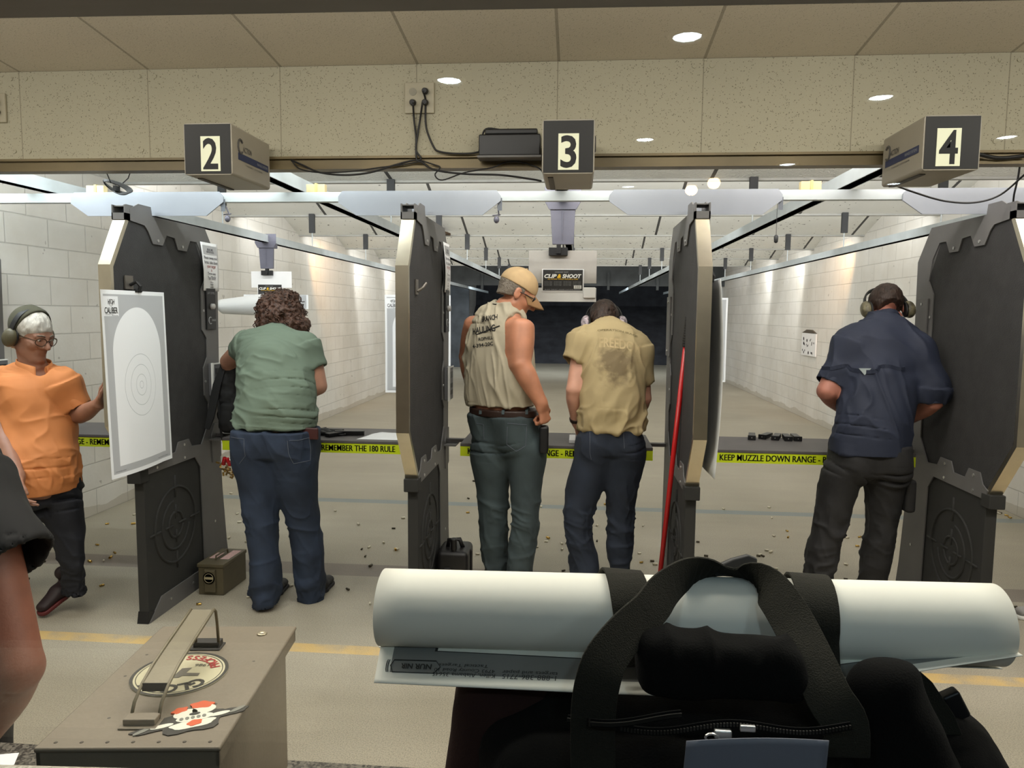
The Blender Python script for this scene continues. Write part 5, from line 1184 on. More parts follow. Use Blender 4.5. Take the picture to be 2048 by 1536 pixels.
# collar, placket, chest flap
mo2 = mat('orange_seam', (0.72, 0.43, 0.23), 0.75); c0 = TO[-1][0] - V(0, 0, .010); fwd_ = unit((.84, -.54, 0)); lat = unit((.54, .84, 0))
def coll(u, w):
    a = math.radians(-162 + 324*u); d = fwd_*-math.cos(a) + lat*math.sin(a); fr_ = (abs(u - .5)*2) ** 2.2; r = .074 + .014*w + .016*fr_*(.4 + w)
    return c0 + d*r*1.0 + V(0, 0, .030 - .058*w - .040*fr_ - .034*fr_*w) + fwd_*.014*fr_
mb = MB(); mb.grid(coll, 40, 5); build('collar', mb, mshirt_orange, so, smooth=True, solid=.004)
def ribbon(pts, side, w, nm, m, off=.005, th=.003):
    ln = drop_line(surf, [P(x, y, 3.30) for x, y in pts], (-.05, 1, -.05), off)
    if len(ln) > 3: mb = MB(); mb.strap(ln, side, w, th); return build(nm, mb, m, so)
ribbon([(74 + 12*k/24, 772 + 205*k/24) for k in range(25)], (1, .3, 0), .026, 'placket', mshirt_orange)
for dx in (-5.5, 5.5): ribbon([(74 + dx + 12*k/24, 772 + 205*k/24) for k in range(25)], (1, .3, 0), .0035, 'placket_seam', mo2, .007)
ribbon([(52 + 84*k/12, 797 - 9*k/12) for k in range(13)], (0, 0, 1), .006, 'chest_seam', mo2); ribbon([(106 + 30*k/6, 792 - 3*k/6) for k in range(7)], (0, 0, 1), .009, 'chest_flap', mshirt_orange, .009, .006)
for k in range(4):
    bt = drop_line(surf, [P(76 + 2.4*k, 800 + 44*k, 3.30)], (-.05, 1, -.05), .008)
    if bt: mb = MB(); mb.sphere(bt[0], .0045, 10, 6); build('button', mb, mo2, so, smooth=True)
tr_, tsurf = trousers(t, J, mnavytrs, [LOa, LOb], waist=(P(86, 950, 3.62), .172, .146), seed=19.0)
msh = mat('shoe_maroon', (0.13, 0.06, 0.07), .6)
shoe(t, PZ(141, 1180, .09) * 1.0, (-.28, -1), msh, mat('sole_red', (0.35, 0.10, 0.10), .6), pitch=.42)
shoe(t, PZ(15, 1188, 0), (.3, -1), msh, msole)
fr = J['hf']; r_, f_, u_ = fr
hair_cap(t, q, fr, mhair_white, [((0, .082, 0), (0, 1, -.35)), ((0, .02, -.012), (0, .9, -1))], grow=.012, amp=.0035, freq=24)
F = Fld(*bbox([q(0, 0, .06)], .17), .004); F.ell(q(0, -.02, .052), (.093, .105, .101), fr, 0); F.cut(q(0, .012, .10), f_*1 - u_*.25); F.cut(q(0, -.03, .0), -u_ - f_*.15); v, fc = keep_main(*F.mesh()); n = vnormals(v, fc); v = v + n*(.004*folds(v, r_, 14, 4, 2))[:, None]
skin_obj('headband_cap', v, fc, mat('cloth_olive', (0.27, 0.265, 0.205), .9, var=.12, vscale=20), t)
earmuffs(t, hd, fr, mcup_green, mband, 1.02, tilt=.0, cupz=-.01)
gl_ = thing_child('glasses', t); mfr2 = mat('glasses_frame', (0.25, 0.19, 0.13), .3, .4)
for sg in (-1, 1):
    mb = MB(); mb.tube([q(.034*sg + .026*math.cos(a), .112 - .012*abs(math.cos(a))*(1 if sg*math.cos(a) > 0 else 0), .006 + .020*math.sin(a)) for a in [2*math.pi*k/20 for k in range(20)]], .0022, 5, closed=True); build('rim', mb, mfr2, gl_)
    mb = MB(); mb.tube([q(.060*sg, .100, .012), q(.078*sg, .04, .012), q(.080*sg, -.01, .010)], .0022, 5); build('temple', mb, mfr2, gl_)
mb = MB(); mb.tube([q(-.009, .112, .010), q(0, .116, .013), q(.009, .112, .010)], .0022, 5); build('bridge', mb, mfr2, gl_)

# ---------------- person in black at the near left, only an arm in view
t = thing('person', 'person in a black t-shirt at the left edge, only sleeve and bent arm in view', 'person', (-1.35, 1.42, 0))
sh_, el, wr_ = P(-80, 975, 1.30), P(26, 1335, 1.25), P(-60, 1500, 1.38)
cB = sh_ + V(-.19, .06, 0)
TB = [(V(cB[0], cB[1], .82), .17, .12), (V(cB[0], cB[1], 1.05), .165, .12), (V(cB[0], cB[1], 1.25), .185, .12), (V(cB[0], cB[1], 1.38), .17, .10), (V(cB[0], cB[1], 1.45), .09, .07), (V(cB[0], cB[1], 1.50), .06, .06)]
LBa = [(V(cB[0] - .1, cB[1], .75), .09, .1), (V(cB[0] - .1, cB[1], .45), .075, .08), (V(cB[0] - .1, cB[1], .25), .07, .07), (V(cB[0] - .1, cB[1], .03), .07, .07)]
LBb = [(p + V(.2, 0, 0), a, b) for p, a, b in LBa]
hd = V(cB[0], cB[1] + .03, 1.64)
J = joints(t, (1, 0, 0), TB, V(cB[0], cB[1], .88), .17, .12, hd, (0, 1, -.1), (0, .1, 1),
    [(V(cB[0] - .19, cB[1], 1.40), V(cB[0] - .26, cB[1], 1.10), V(cB[0] - .15, cB[1] + .2, .98), ((.6, .7, 0), (0, 0, -1), (.7, -.5, 0), dict(curl=.4))),
     (sh_, el, wr_, ((-.75, .6, -.2), (-.2, -.2, -1), (-.4, -.8, 0), dict(curl=.5)))],
    [LBa, LBb], [(0, 1, 0), (0, 1, 0)], ua=.058, fa=.050)
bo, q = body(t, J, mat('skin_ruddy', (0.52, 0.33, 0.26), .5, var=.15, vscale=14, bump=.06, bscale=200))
def wr(v): return .004 * folds(v, V(.2, 0, -1), 8, 4, 2.0) + .006 * creases(v, V(.2, 0, -1), 2, 16, 7) + .004 * vnoise(v * 8)
shirt(t, J, mshirt_black, (0, 0, -1), [([V(cB[0] - .19, cB[1], 1.40), V(cB[0] - .25, cB[1], 1.18)], [.08, .075]), ([sh_ + V(-.01, 0, .0), P(28, 1128, 1.26)], [.078, .074])], wr, neck_n=(0, .1, 1))
trousers(t, J, mblacktrs, [LBa, LBb], waist=(V(cB[0], cB[1], .98), .168, .12), seed=4, h=.008)
hair_cap(t, q, J['hf'], mhair_brown, [((0, .07, 0), (0, 1, .1)), ((0, -.06, -.05), (0, -.3, -1))], grow=.008)
for L in (LBa, LBb): shoe(t, V(L[-1][0][0], L[-1][0][1], 0), (0, 1), mshoe, msole)
F = Fld(*bbox([wr_], .08), .004); ax = unit(wr_ - el); F.seg(wr_ - ax*.03, wr_ - ax*.002, .040, .038, k=0, ends=.004); v, fc = F.mesh(); skin_obj('watch_band', v, fc, mband, t)

# ---------------- person in lane 5, only the tip of a shoe in view
t = thing('person', 'person mostly beyond the right edge of the picture, grey shoe tip in view', 'person', (2.42, 3.62, 0))
ft = PZ(2040, 1236, 0); cB = V(ft[0] + .40, ft[1] + .02, 0)
TB = [(V(cB[0], cB[1], .86), .125, .16), (V(cB[0], cB[1], 1.1), .12, .16), (V(cB[0], cB[1], 1.28), .12, .18), (V(cB[0], cB[1], 1.41), .10, .165), (V(cB[0], cB[1], 1.47), .07, .09), (V(cB[0], cB[1], 1.52), .06, .06)]
LBa = [(V(cB[0], cB[1] - .09, .78), .09, .09), (V(cB[0] - .05, cB[1] - .09, .48), .075, .075), (V(cB[0] - .1, cB[1] - .06, .25), .065, .065), (V(ft[0] + .20, ft[1], .04), .062, .062)]
LBb = [(V(cB[0], cB[1] + .10, .78), .09, .09), (V(cB[0] + .02, cB[1] + .12, .48), .075, .075), (V(cB[0] + .05, cB[1] + .13, .25), .065, .065), (V(cB[0] + .07, cB[1] + .14, .04), .062, .062)]
J = joints(t, (0, 1, 0), [(p, b, a) for p, a, b in TB], V(cB[0], cB[1], .9), .165, .12, V(cB[0] - .02, cB[1], 1.66), (-1, 0, -.1), (-.1, 0, 1),
    [(V(cB[0], cB[1] - .19, 1.42), V(cB[0] + .02, cB[1] - .22, 1.13), V(cB[0], cB[1] - .2, .9), ((0, 0, -1), (0, 1, 0), (-1, 0, 0), dict(curl=.3))),
     (V(cB[0], cB[1] + .19, 1.42), V(cB[0] + .02, cB[1] + .22, 1.13), V(cB[0], cB[1] + .2, .9), ((0, 0, -1), (0, -1, 0), (-1, 0, 0), dict(curl=.3)))],
    [LBa, LBb], [(-1, 0, 0), (-1, 0.2, 0)])
bo, q = body(t, J, mskin, h=.008)
def wr(v): return .006 * vnoise(v * 8)
shirt(t, J, mat('shirt_slate', (0.30, 0.33, 0.36), .8), (0, 0, -1), [([V(cB[0], cB[1] - .19, 1.42), V(cB[0] + .01, cB[1] - .22, 1.2)], [.075, .07]), ([V(cB[0], cB[1] + .19, 1.42), V(cB[0] + .01, cB[1] + .22, 1.2)], [.075, .07])], wr, neck_n=(0, 0, 1), h=.008)
trousers(t, J, mnavytrs, [LBa, LBb], waist=(V(cB[0], cB[1], .98), .16, .125), seed=6, h=.008)
hair_cap(t, q, J['hf'], mhair_brown, [((0, .07, 0), (0, 1, .1)), ((0, -.06, -.05), (0, -.3, -1))], grow=.008)
mgs = mat('shoe_grey', (0.60, 0.59, 0.58), .6)
shoe(t, ft + V(.165, 0, 0), (-1, 0), mgs, mwhite); shoe(t, V(cB[0] + .07, cB[1] + .14, 0), (-1, .1), mgs, mwhite)
# ------------------------------------------------------------------ targets, carriers and signs
mcarrier = mat('carrier_grey', (0.40, 0.40, 0.45), 0.5, 0.25, var=0.1, vscale=9)
mboard = mat('target_board', (0.66, 0.645, 0.62), 0.8, var=0.06, vscale=12); mcardw = mat('card_white', (0.90, 0.90, 0.90), 0.65, var=0.03, vscale=10)
mcardk = mat('card_black', (0.10, 0.09, 0.085), 0.5); myel = mat('print_yellow', (0.90, 0.72, 0.10), 0.6)
def carrier(X, Y, where, board, clip):
    t = thing('target_carrier', 'grey target carrier clamped to the overhead track, %s' % where, 'target carrier', (X, Y, TZ), 'target carriers on the tracks')
    mb = MB(); mb.prism([(X-.10, TZ+.075), (X+.10, TZ+.075), (X+.10, TZ-.005), (X+.075, TZ-.05), (X-.075, TZ-.05), (X-.10, TZ-.005)], 'y', Y - .055, Y - .05)
    mb.prism([(X-.07, TZ-.002), (X+.07, TZ-.002), (X+.07, TZ-.05), (X-.07, TZ-.05)], 'y', Y - .05, Y + .05); build('trolley', mb, mcarrier, t, bevel=.003)
    mb = MB(); mb.prism([(X-.068, TZ-.05), (X+.068, TZ-.05), (X+.062, board + .03), (X-.055, board + .03)], 'y', Y - .045, Y - .02)
    mb.prism([(X-.004, TZ-.06), (X+.004, TZ-.06), (X+.002, board + .05), (X-.002, board + .05)], 'y', Y - .050, Y - .045); build('drop_arm', mb, mcarrier, t, bevel=.004)
    mb = MB(); mb.box((X - .055 + clip, Y - .035, board - .028), (X + .05 + clip, Y - .010, board + .014)); mb.box((X - .012 + clip, Y - .045, board - .02), (X + .012 + clip, Y - .01, board + .03)); build('clip', mb, mblack, t)
    return t
def clip_card(x0, z1, Y, w, where, stand):
    h = w * .52; t = thing('printed_card', 'black printed card reading clip and shoot, %s' % where, 'card', (x0 + w/2, Y, z1 - h), 'clip cards on the target boards')
    mb = MB(); mb.box((x0 - .006, Y - .001, z1 - h - .006), (x0 + w + .006, Y + .001, z1 + .004)); build('card_back', mb, mcardw, t)
    mb = MB(); mb.box((x0, Y - .0018, z1 - h), (x0 + w, Y - .001, z1)); k = build('printed_face', mb, mcardk, t)
    def tx(s, cx, cz, ww, hh, m, b=.0, it=0.0): build('lettering', place(fit_text(s, w*ww, w*hh, bold=b, italic=it), (x0 + w*cx, Y - .0022, z1 - w*cz), (1, 0, 0), (0, 0, 1)), m, k)
    tx('CLIP', .19, .16, .31, .10, mwhite, .04, .25); tx('&', .41, .16, .10, .10, myel, .04, .25); tx('SHOOT', .725, .16, .48, .10, mwhite, .04, .25)
    tx('ALL IN ONE TARGET HOLDER & CLIPS', .5, .235, .76, .026, myel, .02); tx('CARDBOARD TARGET', .47, .06, .34, .025, mgrey)
    for i in range(4):
        for j in range(4): tx('easy clip on targets', .135 + .24*i, .30 + .03*j, .20, .018, mgrey)
    tx('PLACE TARGET UNDER CLIP AND SHOOT', .5, .495, .9, .022, mgrey)
    mb = MB(); mb.box((x0 + w*.78, Y - .0024, z1 - h + w*.05), (x0 + w*.97, Y - .0018, z1 - h + w*.13)); bc = build('bar_code_patch', mb, mwhite, k)
    for i in range(11):
        mb = MB(); xx = x0 + w*(.80 + .0145*i); mb.box((xx, Y - .0027, z1 - h + w*.06), (xx + w*.005*(1 + i % 3)/2, Y - .0024, z1 - h + w*.12)); build('bar', mb, mink, bc)
    return t
carrier(-.09, 4.25, 'in the middle lane', 1.952, -.02)
mb = MB(); mb.box((-.278, 4.242, 1.77), (.102, 4.248, 1.952)); tag(build('target_board', mb, mboard, base=(-.09, 4.245, 1.77), bevel=.002), 'grey cardboard hanging from the middle lane carrier', 'target board', 'cardboard target backers')
mb = MB(); mb.box((-.265, 4.235, 1.668), (.102, 4.24, 1.745)); tag(build('target_strip', mb, mcardw, base=(-.08, 4.237, 1.668)), 'white cardboard strip under the black printed card in the middle lane', 'target strip')
carrier(-1.458, 6.83, 'behind the second divider', 1.755, .0); carrier(1.29, 8.24, 'behind the third divider', 1.79, .0)
clip_card(-.196, 1.845, 4.232, .222, 'on the nearer middle lane board', 0)
mb = MB(); mb.box((.030, 4.215, 1.688), (.098, 4.232, 1.748)); tag(build('small_box', mb, mcardw, base=(.064, 4.223, 1.688), bevel=.005), 'small white box at the right end of the white strip', 'box')
carrier(-2.82, 6.70, 'in the leftmost lane', 1.955, .0)
mb = MB(); mb.box((-2.98, 6.692, 1.815), (-2.60, 6.698, 1.962)); tag(build('target_board', mb, mcardw, base=(-2.79, 6.695, 1.815)), 'white cardboard hanging from the leftmost lane carrier', 'target board', 'cardboard target backers')
clip_card(-2.915, 1.842, 6.688, .222, 'on the farther left lane board', 0)
# sheet hung in the left lane with its lower edge curled up towards the shooter
def curl_fn(u, v):
    x = -3.06 + .61*u; return (x, 6.70, 1.752 - .13*(1 - v))
mb = sheet(curl_fn, 8, 6); o = build('paper_target', mb, target_print(), base=(-2.76, 6.70, 1.62)); add_uv(o, mb.uv); tag(o, 'white paper target behind the curly brown hair, its lower half curled forward', 'paper target')
def curl2(u, v):
    a = v * 3.4; r = .13; x = -3.24 + .80*u; c = .035*(1 - u)
    return (x, 6.56 - .10*math.sin(a*.5) - .15*v, 1.595 + .03*u + .145*v - .06*v*v*(1 - u) + c*v)
def curl3(u, v):
    x = -3.24 + .62*u + .05*v; s = v*2.6; return (x, 6.62 - .14*math.sin(s), 1.735 - .055*(1 - u)*.6 + .05*u - .125*(1 - math.cos(s))*(.55 + .45*u))
mb = MB(); mb.grid(curl3, 20, 16); m_back = mat('paper_back', (0.84, 0.85, 0.85), .7); o2 = build('curled_flap', mb, m_back, o, smooth=True, solid=.002)
caliber_target(lambda u, v: (-1.763 + .61*u, 6.79 + .01*math.sin(3*v), .86 + .90*v), 'printed paper target hanging far behind the left side of the middle lane', (-1.458, 6.79, .86))
caliber_target(lambda u, v: (.985 + .61*u, 8.2 + .01*math.sin(3*v), .885 + .90*v), 'printed paper target hanging down range behind the divider with the red handle', (1.29, 8.2, .885))
mb = MB(); mb.box((1.20, 8.205, 1.70), (1.46, 8.21, 1.93)); tag(build('target_board', mb, mcardw, base=(1.33, 8.207, 1.70)), 'white card above the far target right of the red handle', 'target board')
# the large target clipped to the first divider
def big(u, v):
    y = 3.205 + .503*u + .028*(1 - v)*1.0; bow = .030*math.sin(math.pi*min(1, u*1.2)) * (1 - v*.6)
    return (-2.118 + bow*.5 - .010*(1 - u)**2, y, .818 + .873*v + .006*u*(1 - v))
caliber_target(big, 'large printed target clipped to the divider between orange and green shirts', (-2.12, 3.45, .82))
t = thing('clip', 'black bulldog clip holding the large printed target', 'clip', (-2.13, 3.47, 1.69))
mb = MB(); mb.box((-2.158, 3.435, 1.70), (-2.152, 3.50, 1.765)); build('clip_plate', mb, mat('clip_steel', (0.45, 0.43, 0.40), .4, .6), t)
mb = MB(); mb.tube([(-2.15, 3.47, 1.72), (-2.12, 3.475, 1.735), (-2.105, 3.48, 1.715), (-2.112, 3.478, 1.685)], .008, 8); mb.cyl((-2.115, 3.45, 1.692), (-2.115, 3.50, 1.692), .008); build('clip_jaw', mb, mblack, t)
t = thing('clip', 'empty steel clip on the foam panel left of the tan cap', 'clip', (-.75, 3.50, 1.71))
mb = MB(); mb.box((-.758, 3.475, 1.685), (-.752, 3.525, 1.755)); build('clip_plate', mb, mat('clip_steel', (0.45, 0.43, 0.40), .4, .6), t)
mb = MB(); mb.tube([(-.752, 3.50, 1.70), (-.73, 3.51, 1.715), (-.715, 3.53, 1.74)], .007, 8); build('clip_jaw', mb, MATS['clip_steel'], t)
# plain sheet hung edge-on on the right of the third divider
def edge_sheet(u, v): return (.604 + .030*math.sin(2.6*v)*(1 - .4*u) + .016*(1 - v)*(1-u), 3.36 + .52*u - .01*(1 - v), .872 + .885*v)
mb = MB(); mb.grid(edge_sheet, 8, 20); tag(build('paper_sheet', mb, m_back, base=(.60, 3.6, .87), smooth=True, solid=.0012), 'white sheet hanging edge-on on the divider with the red handle', 'paper sheet')
mb = MB(); mb.tube([(.58, 3.50, 1.79), (.60, 3.50, 1.80), (.612, 3.50, 1.775), (.604, 3.50, 1.75)], .009, 8); tag(build('clip', mb, mblack, base=(.6, 3.5, 1.75)), 'black clip at the top of the sheet hanging edge-on', 'clip')
mb = MB(); mb.box((XL + .001, 4.0, 1.62), (XL + .004, 4.4, 2.02)); 
mb = MB(); mb.grid(lambda u, v: (-3.455, 3.40 + .30*u, 1.62 + .40*v), 4, 4); tag(build('paper_sheet', mb, mcardw, base=(-3.455, 3.5, 1.62), solid=.001), 'white sheet on the divider at the far left edge', 'paper sheet')
# notices on the rear posts
mred = mat('print_red', (0.55, 0.16, 0.15), .6); mtxt = mat('print_grey', (0.25, 0.24, 0.28), .6)
for X, w in ((-2.19, 'left of the woman in green'), (-.787, 'left of the man in the tan cap')):
    xs = X + .0365; yc = 4.265
    def nf(u, v): return (xs + .004 + .010*math.sin(v*3.0 + .4)*(1 - u*.5), 4.165 + .20*u + .012*(1 - v)*(1 - u), 1.715 + .278*v)
    t_ = MB(); t_.grid(nf, 8, 12); o = build('paper_notice', t_, mcardw, base=(xs, yc, 1.715), smooth=True, solid=.0008)
    tag(o, 'white printed notice taped to a divider post, %s' % w, 'notice', 'notices on the divider posts')
    mb = MB(); mb.grid(lambda a, b: tuple(np.array(nf(.08 + .84*a, .76 + .18*b)) + V(.002, 0, 0)), 6, 3); hdp = build('notice_header', mb, mat('notice_grey', (0.68, 0.68, 0.68), .6), o)
    for s_, cz, ww, hh, m in (('READ ME', .86, .07, .012, mtxt), ('RANGE RULES', .81, .09, .012, mtxt), ('Please sweep your', .68, .165, .022, mtxt), ('brass, take down', .59, .165, .022, mtxt), ('your target', .50, .11, .022, mred), ('&', .43, .012, .014, mred),
                              ('Throw away', .355, .105, .020, mtxt), ('Your TRASH!', .27, .105, .022, mtxt), ('thank you', .18, .04, .010, mtxt), ('range', .13, .04, .010, mtxt), ('staff', .08, .04, .010, mtxt)):
        b = fit_text(s_, ww, hh, bold=.01); b.v = [tuple(np.array(nf(.5 + x/.20, cz + y/.278)) + V(.0028, 0, 0)) for x, y, z in b.v]; build('lettering', b, m, o)
# small perforated target on the right block wall
t = thing('wall_target', 'small white target peppered with holes on the right block wall', 'paper target', (3.57, 11.95, .98))
mb = MB(); mb.prism([(11.58, .99), (12.28, .99), (12.28, 1.335), (11.58, 1.335)], 'x', 3.555, 3.575); sh_ = build('target_sheet', mb, mcardw, t)
mb = MB(); mb.prism([(11.58, 1.337), (12.28, 1.337), (12.05, 1.39), (11.8, 1.39)], 'x', 3.553, 3.575); build('target_cap', mb, mat('cap_brownish', (0.33, 0.30, 0.26), .8), t)
rng = random.Random(4)
for k in range(21):
    y, z = rng.uniform(11.64, 12.22), rng.uniform(1.01, 1.30); mb = MB(); mb.lathe([(.0001, 0), (rng.uniform(.012, .028), 0)], (3.5545, y, z), (-1, 0, 0), 9); build('hole', mb, mink, sh_)

# ------------------------------------------------------------------ things on the benches and floor
BZ = .885
t = thing('pistol', 'black pistol lying on the bench beside the woman in green', 'pistol', (-1.34, 4.22, BZ))
def rb(c, d, hx, hy, hz, mb):
    M = Matrix.Translation(Vector(c)) @ Matrix.Rotation(d, 4, 'Z'); mb.box((-hx, -hy, -hz), (hx, hy, hz), M)
mb = MB(); rb((-1.31, 4.22, BZ + .014), .12, .085, .014, .013, mb); build('slide', mb, mat('gun_black', (0.075, 0.075, 0.08), .35, .3), t, bevel=.003)
mb = MB(); rb((-1.385, 4.18, BZ + .012), .95, .055, .022, .011, mb); build('grip', mb, mblack, t, bevel=.004)
mb = MB(); mb.tube([(-1.345 + .02*math.cos(a), 4.188 + .02*math.sin(a), BZ + .012) for a in [math.pi*2*k/14 for k in range(14)]], .004, 6, closed=True); build('trigger_guard', mb, mblack, t)
t = thing('magazine', 'black magazine beside the pistol on the bench', 'magazine', (-1.42, 4.28, BZ)); mb = MB(); rb((-1.44, 4.30, BZ + .012), -.2, .07, .02, .012, mb); build('magazine_body', mb, mblack, t, bevel=.004)
mb = MB(); rb((-1.50, 4.315, BZ + .014), -.2, .008, .024, .0135, mb); build('base_plate', mb, mat('gun_black', (0.075, 0.075, 0.08), .35), t)
t = thing('glove', 'crumpled black glove on the bench behind the pistol', 'glove', (-1.50, 4.22, BZ)); F = Fld((-1.60, 4.12, BZ - .01), (-1.38, 4.34, BZ + .08), .005)
for a, b, r in (((-1.55, 4.2), (-1.46, 4.24), .022), ((-1.47, 4.24), (-1.41, 4.27), .013), ((-1.47, 4.22), (-1.405, 4.235), .013), ((-1.48, 4.2), (-1.42, 4.19), .013)): F.seg(V(*a, BZ + r), V(*b, BZ + r*.9), r, r*.8, k=.015)
v, f = F.mesh(); skin_obj('glove_body', v + .004*vnoise(v*60)[:, None]*V(1, 1, .3), f, mband, t)
mb = MB(); mb.grid(lambda u, v: (-1.20 + .22*u + .02*v - .03*(1-v)*(1-u), 4.09 + .27*v - .05*v*(1-u), BZ + .0015 + .012*math.exp(-((u-.25)**2 + (v-.8)**2)/.03)), 12, 12)
tag(build('paper_sheet', mb, mcardw, base=(-1.1, 4.2, BZ), smooth=True, solid=.001), 'creased white paper on the bench above the word rule', 'paper sheet')
mb = MB(); mb.box((-.035, 4.13, BZ), (.0, 4.32, BZ + .018)); tag(build('small_box', mb, mcardw, base=(-.02, 4.2, BZ), bevel=.002), 'narrow white box on the bench between the two men', 'box')
ORD = ('leftmost', 'second from left', 'middle one', 'second from right', 'rightmost')
for i, (px, py) in enumerate(((1506, 874), (1535, 873), (1556, 875), (1576, 876), (1594, 876))):
    q = PZ(px, py, BZ + .012); t = thing('magazine', 'black pistol magazine on the right bench, %s of the row' % ORD[i], 'magazine', (q[0], q[1], BZ), 'magazines on the right bench')
    d = (1.35, 1.0, 1.2, 1.45, 1.5)[i]; mb = MB(); rb((q[0], q[1] + .03, BZ + .013), d, .062, .019, .012, mb); build('magazine_body', mb, mat('gun_black', (0.075, 0.075, 0.08), .35), t, bevel=.003)
    mb = MB(); rb((q[0] - .066*math.cos(d), q[1] + .03 - .066*math.sin(d), BZ + .0135), d, .007, .022, .0135, mb); build('base_plate', mb, mblack, t, bevel=.002)
    mb = MB(); e = np.array((q[0] - .073*math.cos(d), q[1] + .03 - .073*math.sin(d), BZ + .014)); mb.cyl(e, e + V(-math.cos(d), -math.sin(d), 0)*.002, .003); build('stud', mb, mbolt, t)
# backpack on the left end of the green woman's bench
t = thing('backpack', 'black backpack standing on the bench left of the woman in green', 'backpack', (-2.03, 4.26, BZ)); mpack = mat('pack_black', (0.085, 0.088, 0.09), .75, var=.3, vscale=12)
def P2(px, py, Y=4.22): return P(px, py, Y)
def sdf_obj(name, lo, hi, h, fn, m, par, disp=None, smooth_it=1):
    F = Fld(lo, hi, h); fn(F); v, f = keep_main(*F.mesh()); v = relax(v, f, smooth_it)
    if disp is not None: v = v + vnormals(v, f) * disp(v)[:, None]
    return skin_obj(name, v, f, m, par), (v, f)
a, b = P2(468, 735, 4.28), P2(464, 868, 4.24); lo, hi = bbox([a, b], .16)
def bp(F):
    F.seg(a, a*.5 + b*.5, .062, .066, .09, .10, (1, 0, 0), .02, e=3); F.seg(a*.5 + b*.5, V(b[0], b[1], BZ + .06), .066, .06, .10, .085, (1, 0, 0), .02, e=3); F.cut((0, 0, BZ + .001), (0, 0, -1))
sdf_obj('pack_body', lo, hi, .006, bp, mpack, t, lambda v: .006*vnoise(v*22) + .004*vnoise(v*50))
c = P2(459, 838, 4.16); sdf_obj('front_pocket', c - .14, c + .14, .006, lambda F: (F.seg(c + V(0, 0, .05), c - V(0, 0, .035), .050, .048, .045, .05, (1, 0, 0), .02, e=3), F.cut((0, 0, BZ + .002), (0, 0, -1))), mpack, t, lambda v: .005*vnoise(v*25))
mb = MB(); mb.strap([P2(x, y, Y) for x, y, Y in ((462, 722, 4.24), (446, 735, 4.20), (434, 770, 4.16), (427, 805, 4.14), (421, 835, 4.12), (414, 858, 4.11))], (1, 0, .3), [.035, .045, .05, .05, .045, .03], .012); build('shoulder_strap', mb, mpack, t, bevel=.003)
mb = MB(); mb.strap([P2(x, y, 4.14) for x, y in ((436, 800), (440, 840), (443, 870), (447, 884))], (1, 0, 0), .014, .004); build('thin_strap', mb, mpack, t)
mb = MB(); mb.tube([P2(x, y, 4.2) for x, y in ((448, 722), (453, 716), (462, 715), (470, 718))], .007, 8); build('haul_loop', mb, mpack, t)
mb = MB(); e = P2(478, 742, 4.16); mb.box((e[0] - .012, e[1] - .004, e[2] - .012), (e[0] + .012, e[1], e[2] + .012)); build('tag_patch', mb, mat('patch_white', (0.7, .72, .74), .5), t)
# clear bag of brass with red caps hung under the bench
t = thing('shell_bag', 'clear bag of gold casings and red shells hanging below the lime strip', 'bag of casings', (-1.985, 4.10, .62)); rng = random.Random(8)
gb = bpy.data.materials.new('clear_plastic'); gb.use_nodes = True; n_ = gb.node_tree; n_.nodes.clear(); o_ = n_.nodes.new('ShaderNodeOutputMaterial'); mx = n_.nodes.new('ShaderNodeMixShader'); mx.inputs[0].default_value = .14; t1 = n_.nodes.new('ShaderNodeBsdfTransparent'); t2 = n_.nodes.new('ShaderNodeBsdfGlossy'); t2.inputs[1].default_value = .15
n_.links.new(t1.outputs[0], mx.inputs[1]); n_.links.new(t2.outputs[0], mx.inputs[2]); n_.links.new(mx.outputs[0], o_.inputs[0])
lo, hi = V(-2.08, 4.0, .58), V(-1.88, 4.2, .83)
sdf_obj('bag_film', lo, hi, .006, lambda F: (F.seg((-1.985, 4.10, .80), (-1.985, 4.10, .74), .02, .045, .015, .035, (1, 0, 0), .02), F.seg((-1.985, 4.10, .74), (-1.985, 4.10, .67), .05, .045, .04, .035, (1, 0, 0), .02)), gb, t, lambda v: .004*vnoise(v*40))
mbr = mat('brass', (0.80, 0.66, 0.36), .25, .9); mrs = mat('shell_red', (0.75, 0.10, 0.13), .35)
for k in range(34):
    c = V(-1.985 + rng.gauss(0, .019), 4.09 + rng.gauss(0, .014), rng.uniform(.645, .735)); d = unit((rng.gauss(0, 1), rng.gauss(0, .6), rng.gauss(0, 1))); mb = MB(); mb.cyl(c - d*.010, c + d*.010, .0055, n=9); build('casing', mb, mbr, t)
for c, d in ((V(-1.998, 4.07, .745), (.3, -.2, 1)), (V(-1.972, 4.068, .742), (-.3, -.2, 1))):
    d = unit(d); mb = MB(); mb.cyl(c - d*.024, c + d*.024, .0115, n=12); build('red_shell', mb, mrs, t, bevel=.003)
